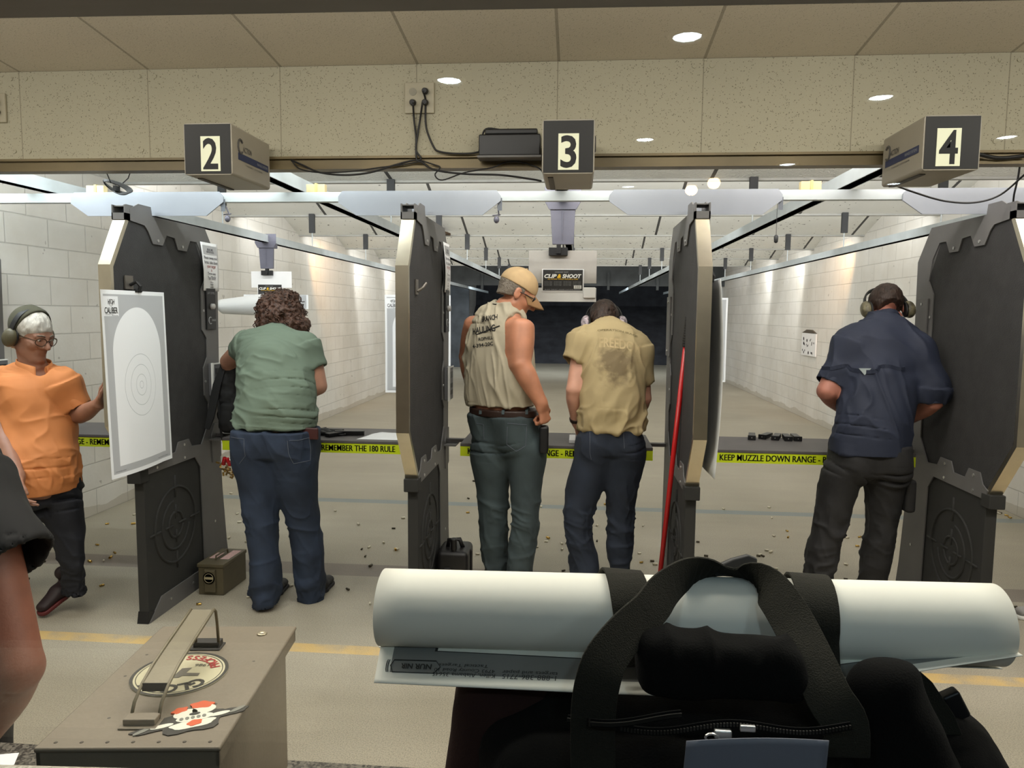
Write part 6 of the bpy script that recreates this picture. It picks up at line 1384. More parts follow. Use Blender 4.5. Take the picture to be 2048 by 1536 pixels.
# olive ammunition can on the floor
def ammo_can(name, label, O, e1, e2, W, L, H, m, md_, handle=True, par=None):
    """O: near left floor corner, e1 across, e2 along; returns local mapper"""
    e1, e2 = unit(e1), unit(e2); O = np.array(O, float)
    def q(u, v, h): return O + e1*u + e2*v + V(0, 0, h)
    t = thing(name, label, 'ammo can', tuple(q(W/2, L/2, 0)))
    def hexa(mb, u0, u1, v0, v1, h0, h1): mb.add([q(u0,v0,h0), q(u1,v0,h0), q(u1,v1,h0), q(u0,v1,h0), q(u0,v0,h1), q(u1,v0,h1), q(u1,v1,h1), q(u0,v1,h1)], [(0,3,2,1),(4,5,6,7),(0,1,5,4),(1,2,6,5),(2,3,7,6),(3,0,4,7)])
    return t, q, hexa
mol = mat('can_olive', (0.36, 0.33, 0.25), .5, .15, var=.08, vscale=14)
O = V(-2.112, 3.940, 0); t, q, hx = ammo_can('ammo_can', 'small olive steel ammo can on the floor by the left divider', O, (.99, .0, 0), (.03, 1, 0), .155, .285, .185, mol, None)
mb = MB(); hx(mb, .004, .151, .006, .28, 0, .168); build('can_body', mb, mol, t, bevel=.005)
mb = MB(); hx(mb, 0, .155, 0, .285, .160, .182); ld = build('lid', mb, mol, t, bevel=.004)
mb = MB(); mb.tube([q(.075, .07, .182), q(.075, .075, .205), q(.075, .205, .205), q(.075, .21, .182)], .005, 6); build('handle', mb, mol, ld)
mb = MB(); hx(mb, .045, .11, -.008, .006, .02, .15); hx(mb, .05, .105, -.012, .0, .085, .145); build('latch', mb, mol, t, bevel=.003)
mb = MB(); mb.lathe([(.0001, 0), (.034, 0)], q(.076, -.0135, .105), (0, -1, 0), 24); dk = build('emblem', mb, mblack, t)
mb = MB(); mb.tube([q(.076 + .026*math.cos(a), -.0145, .105 + .026*math.sin(a)) for a in [2*math.pi*k/20 for k in range(20)]], .0016, 5, closed=True); build('emblem_ring', mb, mat('emblem_gold', (0.72, .68, .55), .4, .4), dk)
mb = MB(); hx(mb, .052, .10, -.0145, -.0135, .098, .112); build('emblem_bar', mb, MATS['emblem_gold'], dk)
for u0, u1, v0, v1 in ((.02, .06, .10, .20), (.09, .14, .09, .25)):
    mb = MB(); hx(mb, u0, u1, v0, v1, .1822, .1828); build('lid_sticker', mb, mat('sticker_pink', (0.80, 0.66, 0.64), .6, var=.15, vscale=60), ld)
# black hard case behind the second divider
t = thing('hard_case', 'black hard plastic case standing on the floor left of the man in the cap', 'case', (-.66, 4.02, 0)); mcs = mat('case_black', (0.105, 0.10, 0.10), .45, var=.1)
mb = MB(); mb.box((-.745, 3.93, 0), (-.572, 4.16, .305)); build('case_shell', mb, mcs, t, bevel=.028, seg=3)
mb = MB(); mb.box((-.752, 4.03, .02), (-.565, 4.055, .29)); build('case_rim', mb, mcs, t, bevel=.012)
mb = MB(); mb.tube([(-.70, 4.04, .29), (-.69, 4.02, .345), (-.63, 4.02, .352), (-.61, 4.04, .29)], .013, 8); build('case_handle', mb, mcs, t, smooth=True)
mb = MB(); mb.cyl((-.652, 3.96, .31), (-.652, 3.95, .375), .018); mb.cyl((-.652, 3.965, .26), (-.652, 3.96, .31), .015); build('case_knob', mb, mcs, t, bevel=.004)
for z in (.09, .17): mb = MB(); mb.box((-.70, 3.915, z), (-.665, 3.932, z + .05)); build('case_latch', mb, mcs, t, bevel=.004)
# broom with the red handle
t = thing('broom', 'red broom handle with black grip leaning on the third divider', 'broom', (.47, 4.0, 0)); top, bot = P(1378, 632, 3.70), P(1312, 1215, 3.86)
bot = V(bot[0], bot[1], .05); dr = unit(top - bot); L_ = np.linalg.norm(top - bot)
mb = MB(); mb.cyl(bot, bot + dr*(L_ - .14), .0125, n=14); build('pole', mb, mat('pole_red', (0.72, 0.10, 0.10), .3), t, smooth=True)
mb = MB(); mb.tube([bot + dr*(L_ - .15 + .15*k/24) for k in range(25)], [.0175 + .0012*(k % 2) for k in range(24)] + [.012], 12); build('grip', mb, mat('grip_black', (0.07, .065, .06), .6), t)
mb = MB(); mb.sphere(top, .010); build('end_cap', mb, mbolt, t, smooth=True)
mb = MB(); mb.box((bot[0] - .03, bot[1] - .17, .03), (bot[0] + .03, bot[1] + .17, .075)); build('broom_head', mb, mblack, t, bevel=.008)
mb = MB(); mb.box((bot[0] - .026, bot[1] - .165, 0), (bot[0] + .026, bot[1] + .165, .03)); build('bristles', mb, mat('bristle', (0.2, .19, .18), .9), t)
# spent casings scattered on the concrete
mcd = mat('casing_dark', (0.30, 0.27, 0.21), .4, .5); mcl = mat('casing_light', (0.85, 0.82, 0.74), .3, .4)
meshes = []
for m in (mbr, mcd, mcl):
    mb = MB(); mb.lathe([(.0001, -.0095), (.0049, -.0095), (.0049, -.008), (.0043, -.0072), (.0049, -.006), (.0048, .0095), (.0038, .0095), (.0038, .0)], (0, 0, .0050), (1, 0, 0), 10)
    me = bpy.data.meshes.new('casing'); me.from_pydata(mb.v, [], mb.f); me.shade_smooth(); me.materials.append(m); meshes.append(me)
rng = random.Random(11); n = 0
feet = [(-1.66, 3.86), (-1.45, 3.98), (-.5, 4.02), (-.32, 3.95), (.05, 4.0), (.25, 4.08), (1.3, 3.95), (1.6, 4.0)]
while n < 215:
    x = rng.uniform(-3.6, 3.45); y = 3.75 + abs(rng.gauss(0, 1.05)) if rng.random() < .8 else rng.uniform(3.6, 6.6)
    if y > 7 or y < 3.7: continue
    if any(abs(x - d) < .07 and y < 4.5 for d in DX) or any(abs(x - a) < .13 and -.1 < y - b < .25 for a, b in feet): continue
    if -2.2 < x < -1.9 and 3.9 < y < 4.3 or -.8 < x < -.5 and 3.85 < y < 4.25 or .2 < x < .75 and 3.7 < y < 4.0: continue
    o = bpy.data.objects.new('spent_casing', meshes[rng.choice((0, 1, 2, 2))]); COL.objects.link(o); s = rng.choice((1.2, 1.35, 1.35, 1.6))
    o.location = (x, y, 0.0002); o.rotation_euler = (0, 0, rng.uniform(0, 6.28)); o.scale = (s, s, s)
    tag(o, 'small spent cartridge casing lying on the concrete floor', 'casing', 'spent casings on the floor'); n += 1
for k in range(16):
    o = bpy.data.objects.new('spent_casing', meshes[rng.choice((0, 1, 2))]); COL.objects.link(o); o.location = (3.42 + rng.gauss(0, .05), 6.35 + rng.gauss(0, .09), .0002 + (.008 if k % 4 == 0 else 0)); o.rotation_euler = (0, 0, rng.uniform(0, 6)); o.scale = (1.4,)*3
    tag(o, 'spent casing in the small heap by the right wall', 'casing', 'casings heaped by the right wall')

# ------------------------------------------------------------------ header wiring
mcab = mat('cable_black', (0.055, 0.05, 0.05), .5); mout = mat('outlet_plate', (0.66, 0.63, 0.54), .5); moutd = mat('outlet_face', (0.56, 0.54, 0.47), .5)
def outlet(x, z, w, label, plugs, grp):
    t = thing('outlet', label, 'outlet', (x, 3.195, z)); mb = MB(); mb.box((x - w/2, 3.188, z - .065), (x + w/2, 3.2, z + .06)); build('cover', mb, mout, t, bevel=.003)
    for dx in (-w*.22, w*.22) if w > .1 else (0,):
        for dz in (-.022, .022): mb = MB(); mb.lathe([(.0001, .002), (.016, .002), (.016, 0)], (x + dx, 3.188, z + dz), (0, -1, 0), 16); build('socket', mb, moutd, t)
    return t
outlet(-.674, 2.497, .125, 'double wall outlet on the header with three black plugs', 3, 0); outlet(-2.56, 2.483, .08, 'wall outlet at the left end of the header with two plugs', 2, 0)
PL = [(-.70, 2.474, 'lower left plug in the double outlet'), (-.648, 2.52, 'upper right plug in the double outlet'), (-.648, 2.474, 'lower right plug in the double outlet'), (-2.555, 2.503, 'upper plug in the left outlet'), (-2.555, 2.462, 'lower plug in the left outlet')]
for x, z, l in PL:
    mb = MB(); mb.cyl((x, 3.187, z), (x, 3.16, z - .004), .0135, .011, n=12); tag(build('plug', mb, mcab, base=(x, 3.17, z), bevel=.002), 'black ' + l, 'plug', 'plugs in the header outlets')
def cable(pts, label, r=.0042, Y=3.185, grp='cables hanging along the header'):
    """smooth cable through image positions at the header depth"""
    p = [P(a[0], a[1], a[2] if len(a) > 2 else Y) for a in pts]; q = [2*p[0]-p[1]] + p + [2*p[-1]-p[-2]]; out = []
    for i in range(1, len(q) - 2):
        for j in range(6):
            u = j/6; out.append(.5*((2*q[i]) + (q[i+1]-q[i-1])*u + (2*q[i-1]-5*q[i]+4*q[i+1]-q[i+2])*u*u + (3*q[i]-q[i-1]-3*q[i+1]+q[i+2])*u**3))
    out.append(p[-1]); mb = MB(); mb.tube(out, r, 7); return tag(build('cable', mb, mcab, base=tuple(p[0]), smooth=True), label, 'cable', grp)
cable([(826, 205, 3.16), (828, 240), (832, 275), (833, 318), (845, 325), (870, 340), (930, 348), (1000, 350), (1060, 358), (1082, 362, 3.14)], 'black cord from the lower left plug running to the number 3 box')
cable([(846, 182, 3.16), (851, 200), (851, 240), (855, 265), (868, 295), (878, 303), (905, 307), (940, 307), (958, 304)], 'black cord clipped across the header to the power supply')
cable([(845, 205, 3.16), (840, 240), (835, 272), (832, 300), (842, 318), (820, 322), (790, 330), (740, 345), (690, 350), (640, 345), (605, 330), (582, 320)], 'black cord sagging left along the steel edge below the header')
cable([(582, 320), (600, 338), (640, 345), (700, 343), (760, 335), (800, 330), (835, 324)], 'second black cord sagging under the steel edge', r=.003)
cable([(832, 318), (870, 330), (880, 335), (870, 350), (885, 360), (930, 345), (985, 335), (1010, 325), (1040, 324), (1075, 335), (1086, 345, 3.14)], 'thin looping cord between the outlet and the number 3 box', r=.003)
cable([(958, 304), (962, 285), (972, 258), (1010, 261), (1050, 264), (1070, 270)], 'cord looped over the black power supply', r=.004, Y=3.165)
cable([(1778, 366, 3.3), (1830, 385, 3.3), (1890, 402, 3.4), (1950, 405, 3.5), (2000, 390, 3.5), (2048, 350, 3.4), (2080, 320, 3.3)], 'black cord drooping from the number 4 box to the right', grp=None)
cable([(2040, 330, 3.3), (2035, 360, 3.45), (2028, 390, 3.6), (2026, 412, 3.66)], 'black cord falling to the divider top at the right edge', grp=None)
cable([(1955, 308), (2000, 316), (2060, 310)], 'black cord bundled along the header right of number 4', grp=None, r=.008)
# coiled cord tied in a bow over the left crossbar
mb = MB(); c = P(232, 377, 3.45)
for k in range(5):
    a0 = .5 + .25*k; pts = []
    for j in range(22):
        s = 2*math.pi*j/21; pts.append(c + V((.062 + .004*k)*math.cos(s)*math.cos(.45), .012*math.sin(2*s) + .004*k, -.045*math.cos(s)*math.sin(.55) + .020*math.sin(s) + .003*k))
    mb.tube(pts, .0032, 6)
o = build('cord_coil', mb, mcab, base=tuple(c), smooth=True); tag(o, 'coiled black cord tied in a bow above the left crossbar', 'cord')
for a, b in (((210, 338), (222, 366)), ((263, 338), (246, 366))):
    mb = MB(); pa, pb = P(*a, 3.30), P(*b, 3.44); mb.tube([pa, pa*.5 + pb*.5 + V(.004, 0, -.01), pb], .0025, 6); build('hanging_end', mb, mcab, o)
mb = MB(); mb.box(tuple(c + V(-.008, -.012, -.012)), tuple(c + V(.008, .02, .012))); build('tie', mb, mband, o)
t = thing('power_supply', 'black power supply box fixed to the header left of number 3', 'power supply', (-.29, 3.16, 2.245)); mb = MB(); mb.box((-.416, 3.13, 2.243), (-.162, 3.199, 2.33)); build('supply_case', mb, mblack, t, bevel=.006)
mb = MB(); mb.box((-.392, 3.14, 2.33), (-.175, 3.195, 2.354)); build('supply_top', mb, mblack, t, bevel=.006)
mb = MB(); mb.box((-.42, 3.12, 2.235), (-.158, 3.2, 2.243)); build('supply_shelf', mb, mplate, t)
# lamp-like clamps under the plates, wooden blocks on the bar
for (px, py), w in (((455, 434), 'left of number 2 lane'), ((993, 436), 'at the middle lane')):
    c = P(px, py, 3.73); t = thing('clamp', 'small grey clamp hanging from the crossbar plate, %s' % w, 'clamp', tuple(c), 'clamps hanging from the crossbar')
    mb = MB(); mb.sphere(c + V(0, 0, -.008), (.014, .014, .018)); build('clamp_head', mb, mcarrier, t, smooth=True)
    mb = MB(); mb.cyl(c + V(.012, 0, .01), c + V(-.012 if px < 900 else .006, 0, .06), .0035, n=8); build('clamp_stem', mb, mcarrier, t)
    mb = MB(); mb.cyl(c + V(-.02, 0, .012), c + V(.02, 0, .016), .003, n=8); build('clamp_bar', mb, mcarrier, t)
c = P(1552, 478, 3.75); t = thing('plumb_weight', 'small dark weight hanging on a thin wire right of the third divider', 'weight', tuple(c)); mb = MB(); mb.lathe([(.001, -.02), (.009, -.015), (.011, .012), (.004, .02)], c, n=12); build('weight_body', mb, mhang, t, smooth=True)
mb = MB(); mb.cyl(c + V(0, 0, .018), V(c[0], c[1], 2.147), .0012, n=5); build('wire', mb, mhang, t)
mwood = mat('wood_pale', (0.74, 0.68, 0.52), .8, var=.08, vscale=20)
for (x, z), w in (((-2.47, 2.193), 'left'), ((-1.31, 2.193), 'middle'), ((1.09, 2.193), 'right')):
    t = thing('wood_block', 'pale wooden block resting on the crossbar, %s of the three' % w, 'wooden block', (x, 3.73, z)); mb = MB(); mb.box((x - .05, 3.715, z), (x + .045, 3.75, z + .04)); build('block', mb, mwood, t, bevel=.002)
    mb = MB(); mb.box((x - .006, 3.712, z), (x + .006, 3.7525, z + .044)); build('block_band', mb, mat('wood_tape', (0.72, .66, .42), .6), t)
# ------------------------------------------------------------------ the counter in front: ammo can, bag, roll of targets
CZ = 0.92
mcan = mat('can_tan', (0.485, 0.445, 0.38), .5, .1, var=.07, vscale=10, bump=.04, bscale=150)
mcan_d = mat('can_edge', (0.14, 0.125, 0.105), .6)
FL, FR, BR, BL = (PZ(*q, 1.135) for q in ((65, 1497), (440, 1495), (577, 1255), (305, 1252)))
e1 = unit(V(*(FR - FL)[:2], 0)); e2 = unit(V(*(BL - FL)[:2], 0)); e2 = unit(e2 - e1*np.dot(e1, e2)); W_, L_ = np.linalg.norm(FR - FL), np.linalg.norm(BL - FL)
t, q, hx = ammo_can('ammo_can', 'large tan steel ammo can with round sticker standing in the foreground', V(FL[0], FL[1], CZ), e1, e2, W_, L_, .215, mcan, None)
HT = 1.135 - CZ
mb = MB(); hx(mb, .010, W_ - .012, .012, L_ - .012, 0, HT - .012); build('can_body', mb, mcan, t, bevel=.008)
mb = MB(); hx(mb, 0, W_, 0, L_, HT - .006, HT); lid = build('lid', mb, mcan, t, bevel=.0025)
mb = MB(); hx(mb, .002, W_ - .002, .002, .006, HT - .026, HT - .005); hx(mb, .002, .006, .002, L_ - .002, HT - .026, HT - .005); hx(mb, W_ - .006, W_ - .002, .002, L_ - .002, HT - .022, HT - .005); hx(mb, .002, W_ - .002, L_ - .006, L_ - .002, HT - .022, HT - .005)
build('lid_flange', mb, mcan, lid)
mb = MB(); hx(mb, .05, .15, -.002, .010, HT - .11, HT - .03); build('front_latch', mb, mcan_d, t, bevel=.003)
for u, v, r in ((.045, .285, .006), (.155, .285, .006)):
    mb = MB(); mb.lathe([(r*.45, .0004), (r*.8, .0022), (r*1.25, .0004)], q(u, v, HT), n=16); build('rivet', mb, mat('rivet_bright', (0.78, .74, .64), .3, .7), lid, smooth=True)
for k in range(7):
    mb = MB(); mb.lathe([(.0001, .0006), (.0016, .0006), (.0022, .0)], q(.018 + .0275*k, .011, HT), n=10); build('weld_spot', mb, mat('weld_dark', (0.30, .27, .22), .5), lid)
def dimple(u, v): mb = MB(); mb.lathe([(.0001, .0005), (.0014, .0003), (.0020, 0)], q(u, v, HT), n=10); build('weld_spot', mb, MATS['weld_dark'], lid)
for u, v in ((.02, .16), (.02, .22), (.05, .06), (.16, .09), (.17, .2), (.06, .275)): dimple(u, v)
# carrying handle standing on two brackets along the lid
mh_ = mat('handle_steel', (0.43, 0.40, 0.32), .45, .35, var=.08, vscale=30); uh = .094
prof = [(.062, .004), (.066, .020), (.088, .040), (.150, .050), (.215, .056), (.226, .050), (.232, .034), (.236, .006)]
mb = MB(); pts = [q(uh, .078 + .0075*k, .040 + .0011*k + .0) for k in range(19)]
pts = [q(uh, v, HT + h) for v, h in ((.082, .030), (.11, .038), (.15, .046), (.20, .055), (.226, .060))]; mb.strap(pts, tuple(e1), .030, .0015); hd_ = build('handle', mb, mh_, lid)
for sg in (-1, 1):
    mb = MB(); mb.tube([q(uh + sg*.0155, v, HT + h) for v, h in ((.052, .003), (.062, .018), (.082, .030), (.11, .039), (.15, .047), (.20, .056), (.226, .061), (.232, .056), (.236, .038), (.240, .004))], .0021, 6); build('handle_wire', mb, mh_, hd_, smooth=True)
mb = MB(); mb.strap([q(uh, v, HT + h) for v, h in ((.0805, .031), (.079, .022))], tuple(e1), .029, .0012); build('handle_lip', mb, mcan_d, hd_)
for v, nm in ((.046, 'front'), (.243, 'rear')):
    mb = MB(); hx(mb, uh - .022, uh + .020, v - .012, v + .012, HT, HT + .0022); hx(mb, uh - .019, uh + .017, v - .006, v + .010, HT + .002, HT + .009); build('handle_bracket', mb, mcan if nm == 'front' else mcan_d, lid, bevel=.0015)
# round sticker, its lettering facing the far side
sc_ = PZ(360, 1347, 1.1356); R0 = .0585; far = -e2; rgt = -e1                      # 'up' of the print points back to us
def disc(r, h, m, nm, par, r_in=0):
    mb = MB(); n = 56
    if r_in: mb.add([tuple(sc_ + V(0, 0, h) + (e1*math.cos(2*math.pi*k/n) + e2*math.sin(2*math.pi*k/n))*rr) for rr in (r_in, r) for k in range(n)], [(k, (k+1) % n, n+(k+1) % n, n+k) for k in range(n)])
    else: mb.lathe([(.0001, h), (r, h), (r, 0)], sc_, n=n)
    return build(nm, mb, m, par)
mcrm = mat('sticker_cream', (0.80, 0.77, 0.64), .45); mch = mat('sticker_char', (0.18, 0.17, 0.14), .5); mrd = mat('sticker_red', (0.66, 0.14, 0.14), .5)
sk = disc(R0, .0006, mcrm, 'round_sticker', lid); disc(R0, .0010, mch, 'sticker_rim', sk, R0*.93); disc(R0*.885, .0010, mch, 'sticker_line', sk, R0*.87)
def arc_text(s, r, a0, a1, size, m, outward, bold=.02):
    """letters along an arc; angles measured in the print's own frame (90 = its top)"""
    for k, ch in enumerate(s):
        if ch == ' ': continue
        a = math.radians(a0 + (a1 - a0) * (k + .5) / len(s)); rad = rgt*math.cos(a) + far*math.sin(a); tan = rgt*math.sin(a) - far*math.cos(a)
        if not outward: up, rt = -rad, -tan
        else: up, rt = rad, tan
        mb = text_mb(ch, size, bold=bold); build('letter', place(mb, sc_ + rad*r + V(0, 0, .0012), rt, up), m, sk)
arc_text('GLOCK', R0*.70, 152, 36, .027, mch, True, .03); arc_text('PROFESSIONAL', R0*.72, 200, 340, .0165, mrd, False, .02)
mb = MB(); o = sc_ + V(0, 0, .0011); mb.add([tuple(o + rgt*x + far*y) for x, y in ((-.026, .008), (-.006, .008), (-.004, .013), (.024, .013), (.024, .004), (.004, .004), (.002, -.012), (-.010, -.014), (-.008, .000), (-.026, .001))], [tuple(range(10))]); build('sticker_mark', mb, mat('sticker_grey', (0.42, .40, .35), .5), sk)
build('letter', place(fit_text('1986', .018, .007), sc_ - rgt*.020 - far*.021 + V(0, 0, .0012), rgt, far), mch, sk)
# cut-out sticker: skull with flames over two crossed handguns, plain stand-in shapes
s2 = PZ(382, 1441, 1.1356); ax_ = unit(e1*.93 + e2*.36); ay_ = unit(-e1*.36 + e2*.93)
def blob(cx, cy, rx, ry, h, m, nm, par, rot=0, wob=.0, n=26, seed=0):
    mb = MB(); c_, s_ = math.cos(rot), math.sin(rot); ring = []
    for k in range(n):
        a = 2*math.pi*k/n; w = 1 + wob*math.sin(5*a + seed) ; x, y = rx*w*math.cos(a), ry*w*math.sin(a); x, y = cx + x*c_ - y*s_, cy + x*s_ + y*c_; ring.append(tuple(s2 + ax_*x + ay_*y + V(0, 0, h)))
    mb.add([(*p[:2], 1.1351) for p in ring] + ring, [tuple(range(n, 2*n))] + [(k, (k+1) % n, n+(k+1) % n, n+k) for k in range(n)]); return build(nm, mb, m, par)
mor = mat('sticker_orange', (0.85, 0.36, 0.18), .5); mbone = mat('sticker_bone', (0.90, 0.89, 0.82), .5)
bk = blob(0, 0, .036, .026, .0006, mch, 'skull_sticker', lid, 0, .14)
for sg, rt in ((1, .12), (-1, .12)): blob(sg*.040, sg*.004, .022, .0075, .0005, mch, 'gun_outline', bk, rt, .10); blob(sg*.030, sg*.003, .012, .0038, .0010, mbone, 'gun_slide', bk, rt); blob(sg*.050, sg*.006, .010, .003, .0010, mat('sticker_steel', (0.5, .5, .46), .5), 'gun_grip', bk, rt + .4)
blob(-.006, .016, .013, .010, .0011, mbone, 'skull_cheek', bk, .2); blob(.014, .020, .013, .010, .0011, mbone, 'skull_cheek', bk, .1); blob(.004, .004, .020, .008, .0012, mbone, 'skull_jaw', bk, 0); blob(.002, -.009, .024, .009, .0010, mbone, 'skull_brow', bk, .05, .08)
blob(.012, .031, .013, .008, .0012, mor, 'flame', bk, -.2, .12); blob(-.012, .026, .009, .006, .0012, mor, 'flame', bk, .4, .15); blob(.004, -.008, .008, .006, .0014, mor, 'flame', bk, .3, .1); blob(.004, .012, .006, .003, .0015, mch, 'nose_hole', bk)
for k in range(5): blob(-.010 + .006*k, .004, .0022, .0030, .0016, mat('sticker_steel', (0.5, .5, .46), .5), 'tooth', bk)
# pencilled scrawl on the side of the can
for k in range(4):
    mb = MB(); pts = [q(W_ - .0105, .045 + .011*j + .004*k, .075 + .010*math.sin(j*1.9 + k) + .026*(3 - k)*.5 + .012*(j % 2)) + e1*.0002 for j in range(7)]; mb.tube(pts, .0007, 4); build('scrawl', mb, mcan_d, t)

# roll of paper targets across the bag
A0, A1 = P(764, 1214, .85), P(1994, 1250, .85); RR = .0455
def roll(u, v):
    a = -math.pi/2 - .35 + v*2*math.pi*2.6; r = RR - .0065*v + .0012*math.sin(7*u + 3*v)*0 ; x = A0 + (A1 - A0)*(u + (.006*v if u < .5 else -.006*v)); return x + V(0, math.cos(a)*r*1.03, math.sin(a)*r)
t = thing('paper_roll', 'thick roll of white paper targets lying across the black bag', 'paper roll', tuple(A0*.5 + A1*.5 - V(0, 0, RR))); mroll = mat('roll_paper', (0.88, 0.875, 0.83), .7, var=.02, vscale=9)
mb = MB(); mb.grid(roll, 20, 120); build('rolled_sheets', mb, mroll, t, smooth=True, solid=.0012)
# the loose outer end hanging forward, printed grey with a white field
top = [(762, 1290, .835), (1000, 1296, .83), (1300, 1305, .825), (1600, 1312, .825), (1800, 1312, .83), (1996, 1308, .84)]
low = [(748, 1366, .785), (980, 1377, .78), (1290, 1391, .775), (1580, 1397, .775), (1790, 1352, .79), (2046, 1312, .80)]
def lerp_poly(L, u):
    x = u*(len(L) - 1); i = min(int(x), len(L) - 2); f = x - i; p = [np.array(L[max(0, min(len(L)-1, i+k))], float) for k in (-1, 0, 1, 2)]
    c = .5*((2*p[1]) + (p[2]-p[0])*f + (2*p[0]-5*p[1]+4*p[2]-p[3])*f*f + (3*p[1]-p[0]-3*p[2]+p[3])*f**3); return P(*c)
def flap(u, v):
    a, b = lerp_poly(top, u), lerp_poly(low, u); p = a + (b - a)*v; return p + V(0, .010*math.sin(math.pi*v)*(.4 + .6*u), .004*math.sin(math.pi*v))
g = NG('flap_print', .7); uvn = g.n('UVMap'); sp = g.n('SeparateXYZ'); g.l(uvn.outputs[0], sp.inputs[0]); u_, v_ = sp.outputs[0], sp.outputs[1]
gy = g.math('MULTIPLY', g.math('MULTIPLY', g.math('GREATER_THAN', u_, .036), g.math('LESS_THAN', u_, .965)), g.math('LESS_THAN', v_, .80))
edge_v = g.math('ADD', .16, g.math('MULTIPLY', u_, .50)); edge_v = g.math('MINIMUM', edge_v, .46)
wi = g.math('MULTIPLY', g.math('MULTIPLY', g.math('GREATER_THAN', u_, .112), g.math('LESS_THAN', u_, .90)), g.math('LESS_THAN', v_, edge_v))
wo = g.math('MULTIPLY', g.math('MULTIPLY', g.math('GREATER_THAN', u_, .108), g.math('LESS_THAN', u_, .904)), g.math('LESS_THAN', v_, g.math('ADD', edge_v, .03)))
c = g.mix(gy, s2l((0.88, 0.875, 0.83)), s2l((0.47, 0.475, 0.46))); c = g.mix(wo, c, s2l((0.16, .16, .15))); g.color(g.mix(wi, c, s2l((0.88, 0.875, 0.83))))
mb = sheet(flap, 48, 14); fo = build('loose_end', mb, g.m, t, smooth=True); add_uv(fo, mb.uv); md_ = fo.modifiers.new('thick', 'SOLIDIFY'); md_.thickness = .0008
def on_flap(mb2, cu, cv):
    out = []
    for x, y, z in mb2.v: u, v = cu - x/.70, cv + y/.062; out.append(tuple(np.array(flap(u, v)) + V(0, -.0012, .0010)))
    mb2.v = out; return mb2
for s_, cu, cv, ww, hh, b_ in (('NUR NIR', .083, .66, .036, .007, .03), ('Tactical Targets', .155, .60, .050, .0052, 0), ('4793 County Road 10', .158, .70, .062, .0052, 0), ('Killen, Alabama 35645', .158, .79, .064, .0052, 0), ('targets and paper', .250, .70, .052, .0052, 0), ('1-888-386-7715', .250, .79, .050, .0052, 0)):
    mb = fit_text(s_, ww, hh, bold=b_)
    build('lettering', on_flap(mb, cu, cv), mat('flap_ink', (0.16, .16, .15), .6), fo)
mb = MB(); mb.tube([tuple(np.array(flap(.036 + x, .66 + y)) + V(0, -.001, .001)) for x, y in ((.0, -.0), (.006, -.13), (.078, -.13), (.086, 0), (.078, .13), (.006, .13))], .0006, 4, closed=True); build('logo_outline', mb, MATS['flap_ink'], fo)
for k in range(2): mb = MB(); mb.tube([tuple(np.array(flap(.030 + .004*k - .004*math.cos(a), .66 + .14*math.sin(a))) + V(0, -.001, .001)) for a in (-1.2, -.6, 0, .6, 1.2)], .0005, 4); build('logo_arc', mb, MATS['flap_ink'], fo)

# black range bag
mbag = mat('bag_black', (0.026, 0.026, 0.022), .95, spec=.15, var=.25, vscale=9, bump=.2, bscale=500); mweb = mat('bag_webbing', (0.125, 0.12, 0.09), .85, spec=.25, var=.18, vscale=14, bump=.35, bscale=700)
mzip = mat('bag_zip', (0.18, 0.175, 0.16), .4, .5); mmar = mat('reflection_maroon', (0.165, 0.095, 0.08), .9, spec=.2, var=.15, vscale=10, bump=.2, bscale=400)
t = thing('range_bag', 'black duffel bag with webbing handles on the counter under the paper roll', 'bag', (.2, .85, CZ))
bl, br = P(1130, 1400, .80), P(1880, 1400, .84)
def bagf(F):
    F.seg(V(-.0, .83, 1.05), V(.38, .84, 1.06), .105, .105, .115, .10, (0, 1, 0), .03, e=3.2); F.seg(V(-.0, .83, .99), V(.42, .84, .99), .115, .115, .09, .09, (0, 1, 0), .04, e=3.2)
    F.seg(V(.40, .84, .98), V(.405, .84, 1.10), .085, .05, .10, .075, (1, 0, 0), .04); F.cut((0, 0, CZ + .001), (0, 0, -1))
def bd(v): return .006*vnoise(v*14) + .004*folds(v, V(1, 0, .3), 12, 3, 4.0) + .003*vnoise(v*34)
bo, bsurf = sdf_obj('bag_body', V(-.16, .66, CZ - .02), V(.56, 1.02, 1.26), .006, bagf, mbag, t, bd)
# maroon-brown block at the left: glass reflection built in as a solid
sdf_obj('reflection_block', V(-.20, .64, CZ - .02), V(.08, 1.0, 1.34), .006, lambda F: (F.seg(V(-.075, .865, .97), V(-.066, .865, 1.105), .082, .075, .075, .068, (1, 0, 0), .02, e=4), F.cut((0, 0, CZ + .001), (0, 0, -1))), mmar, t, lambda v: .004*vnoise(v*16) + .003*folds(v, V(0, 0, 1), 10, 4, 2.0))
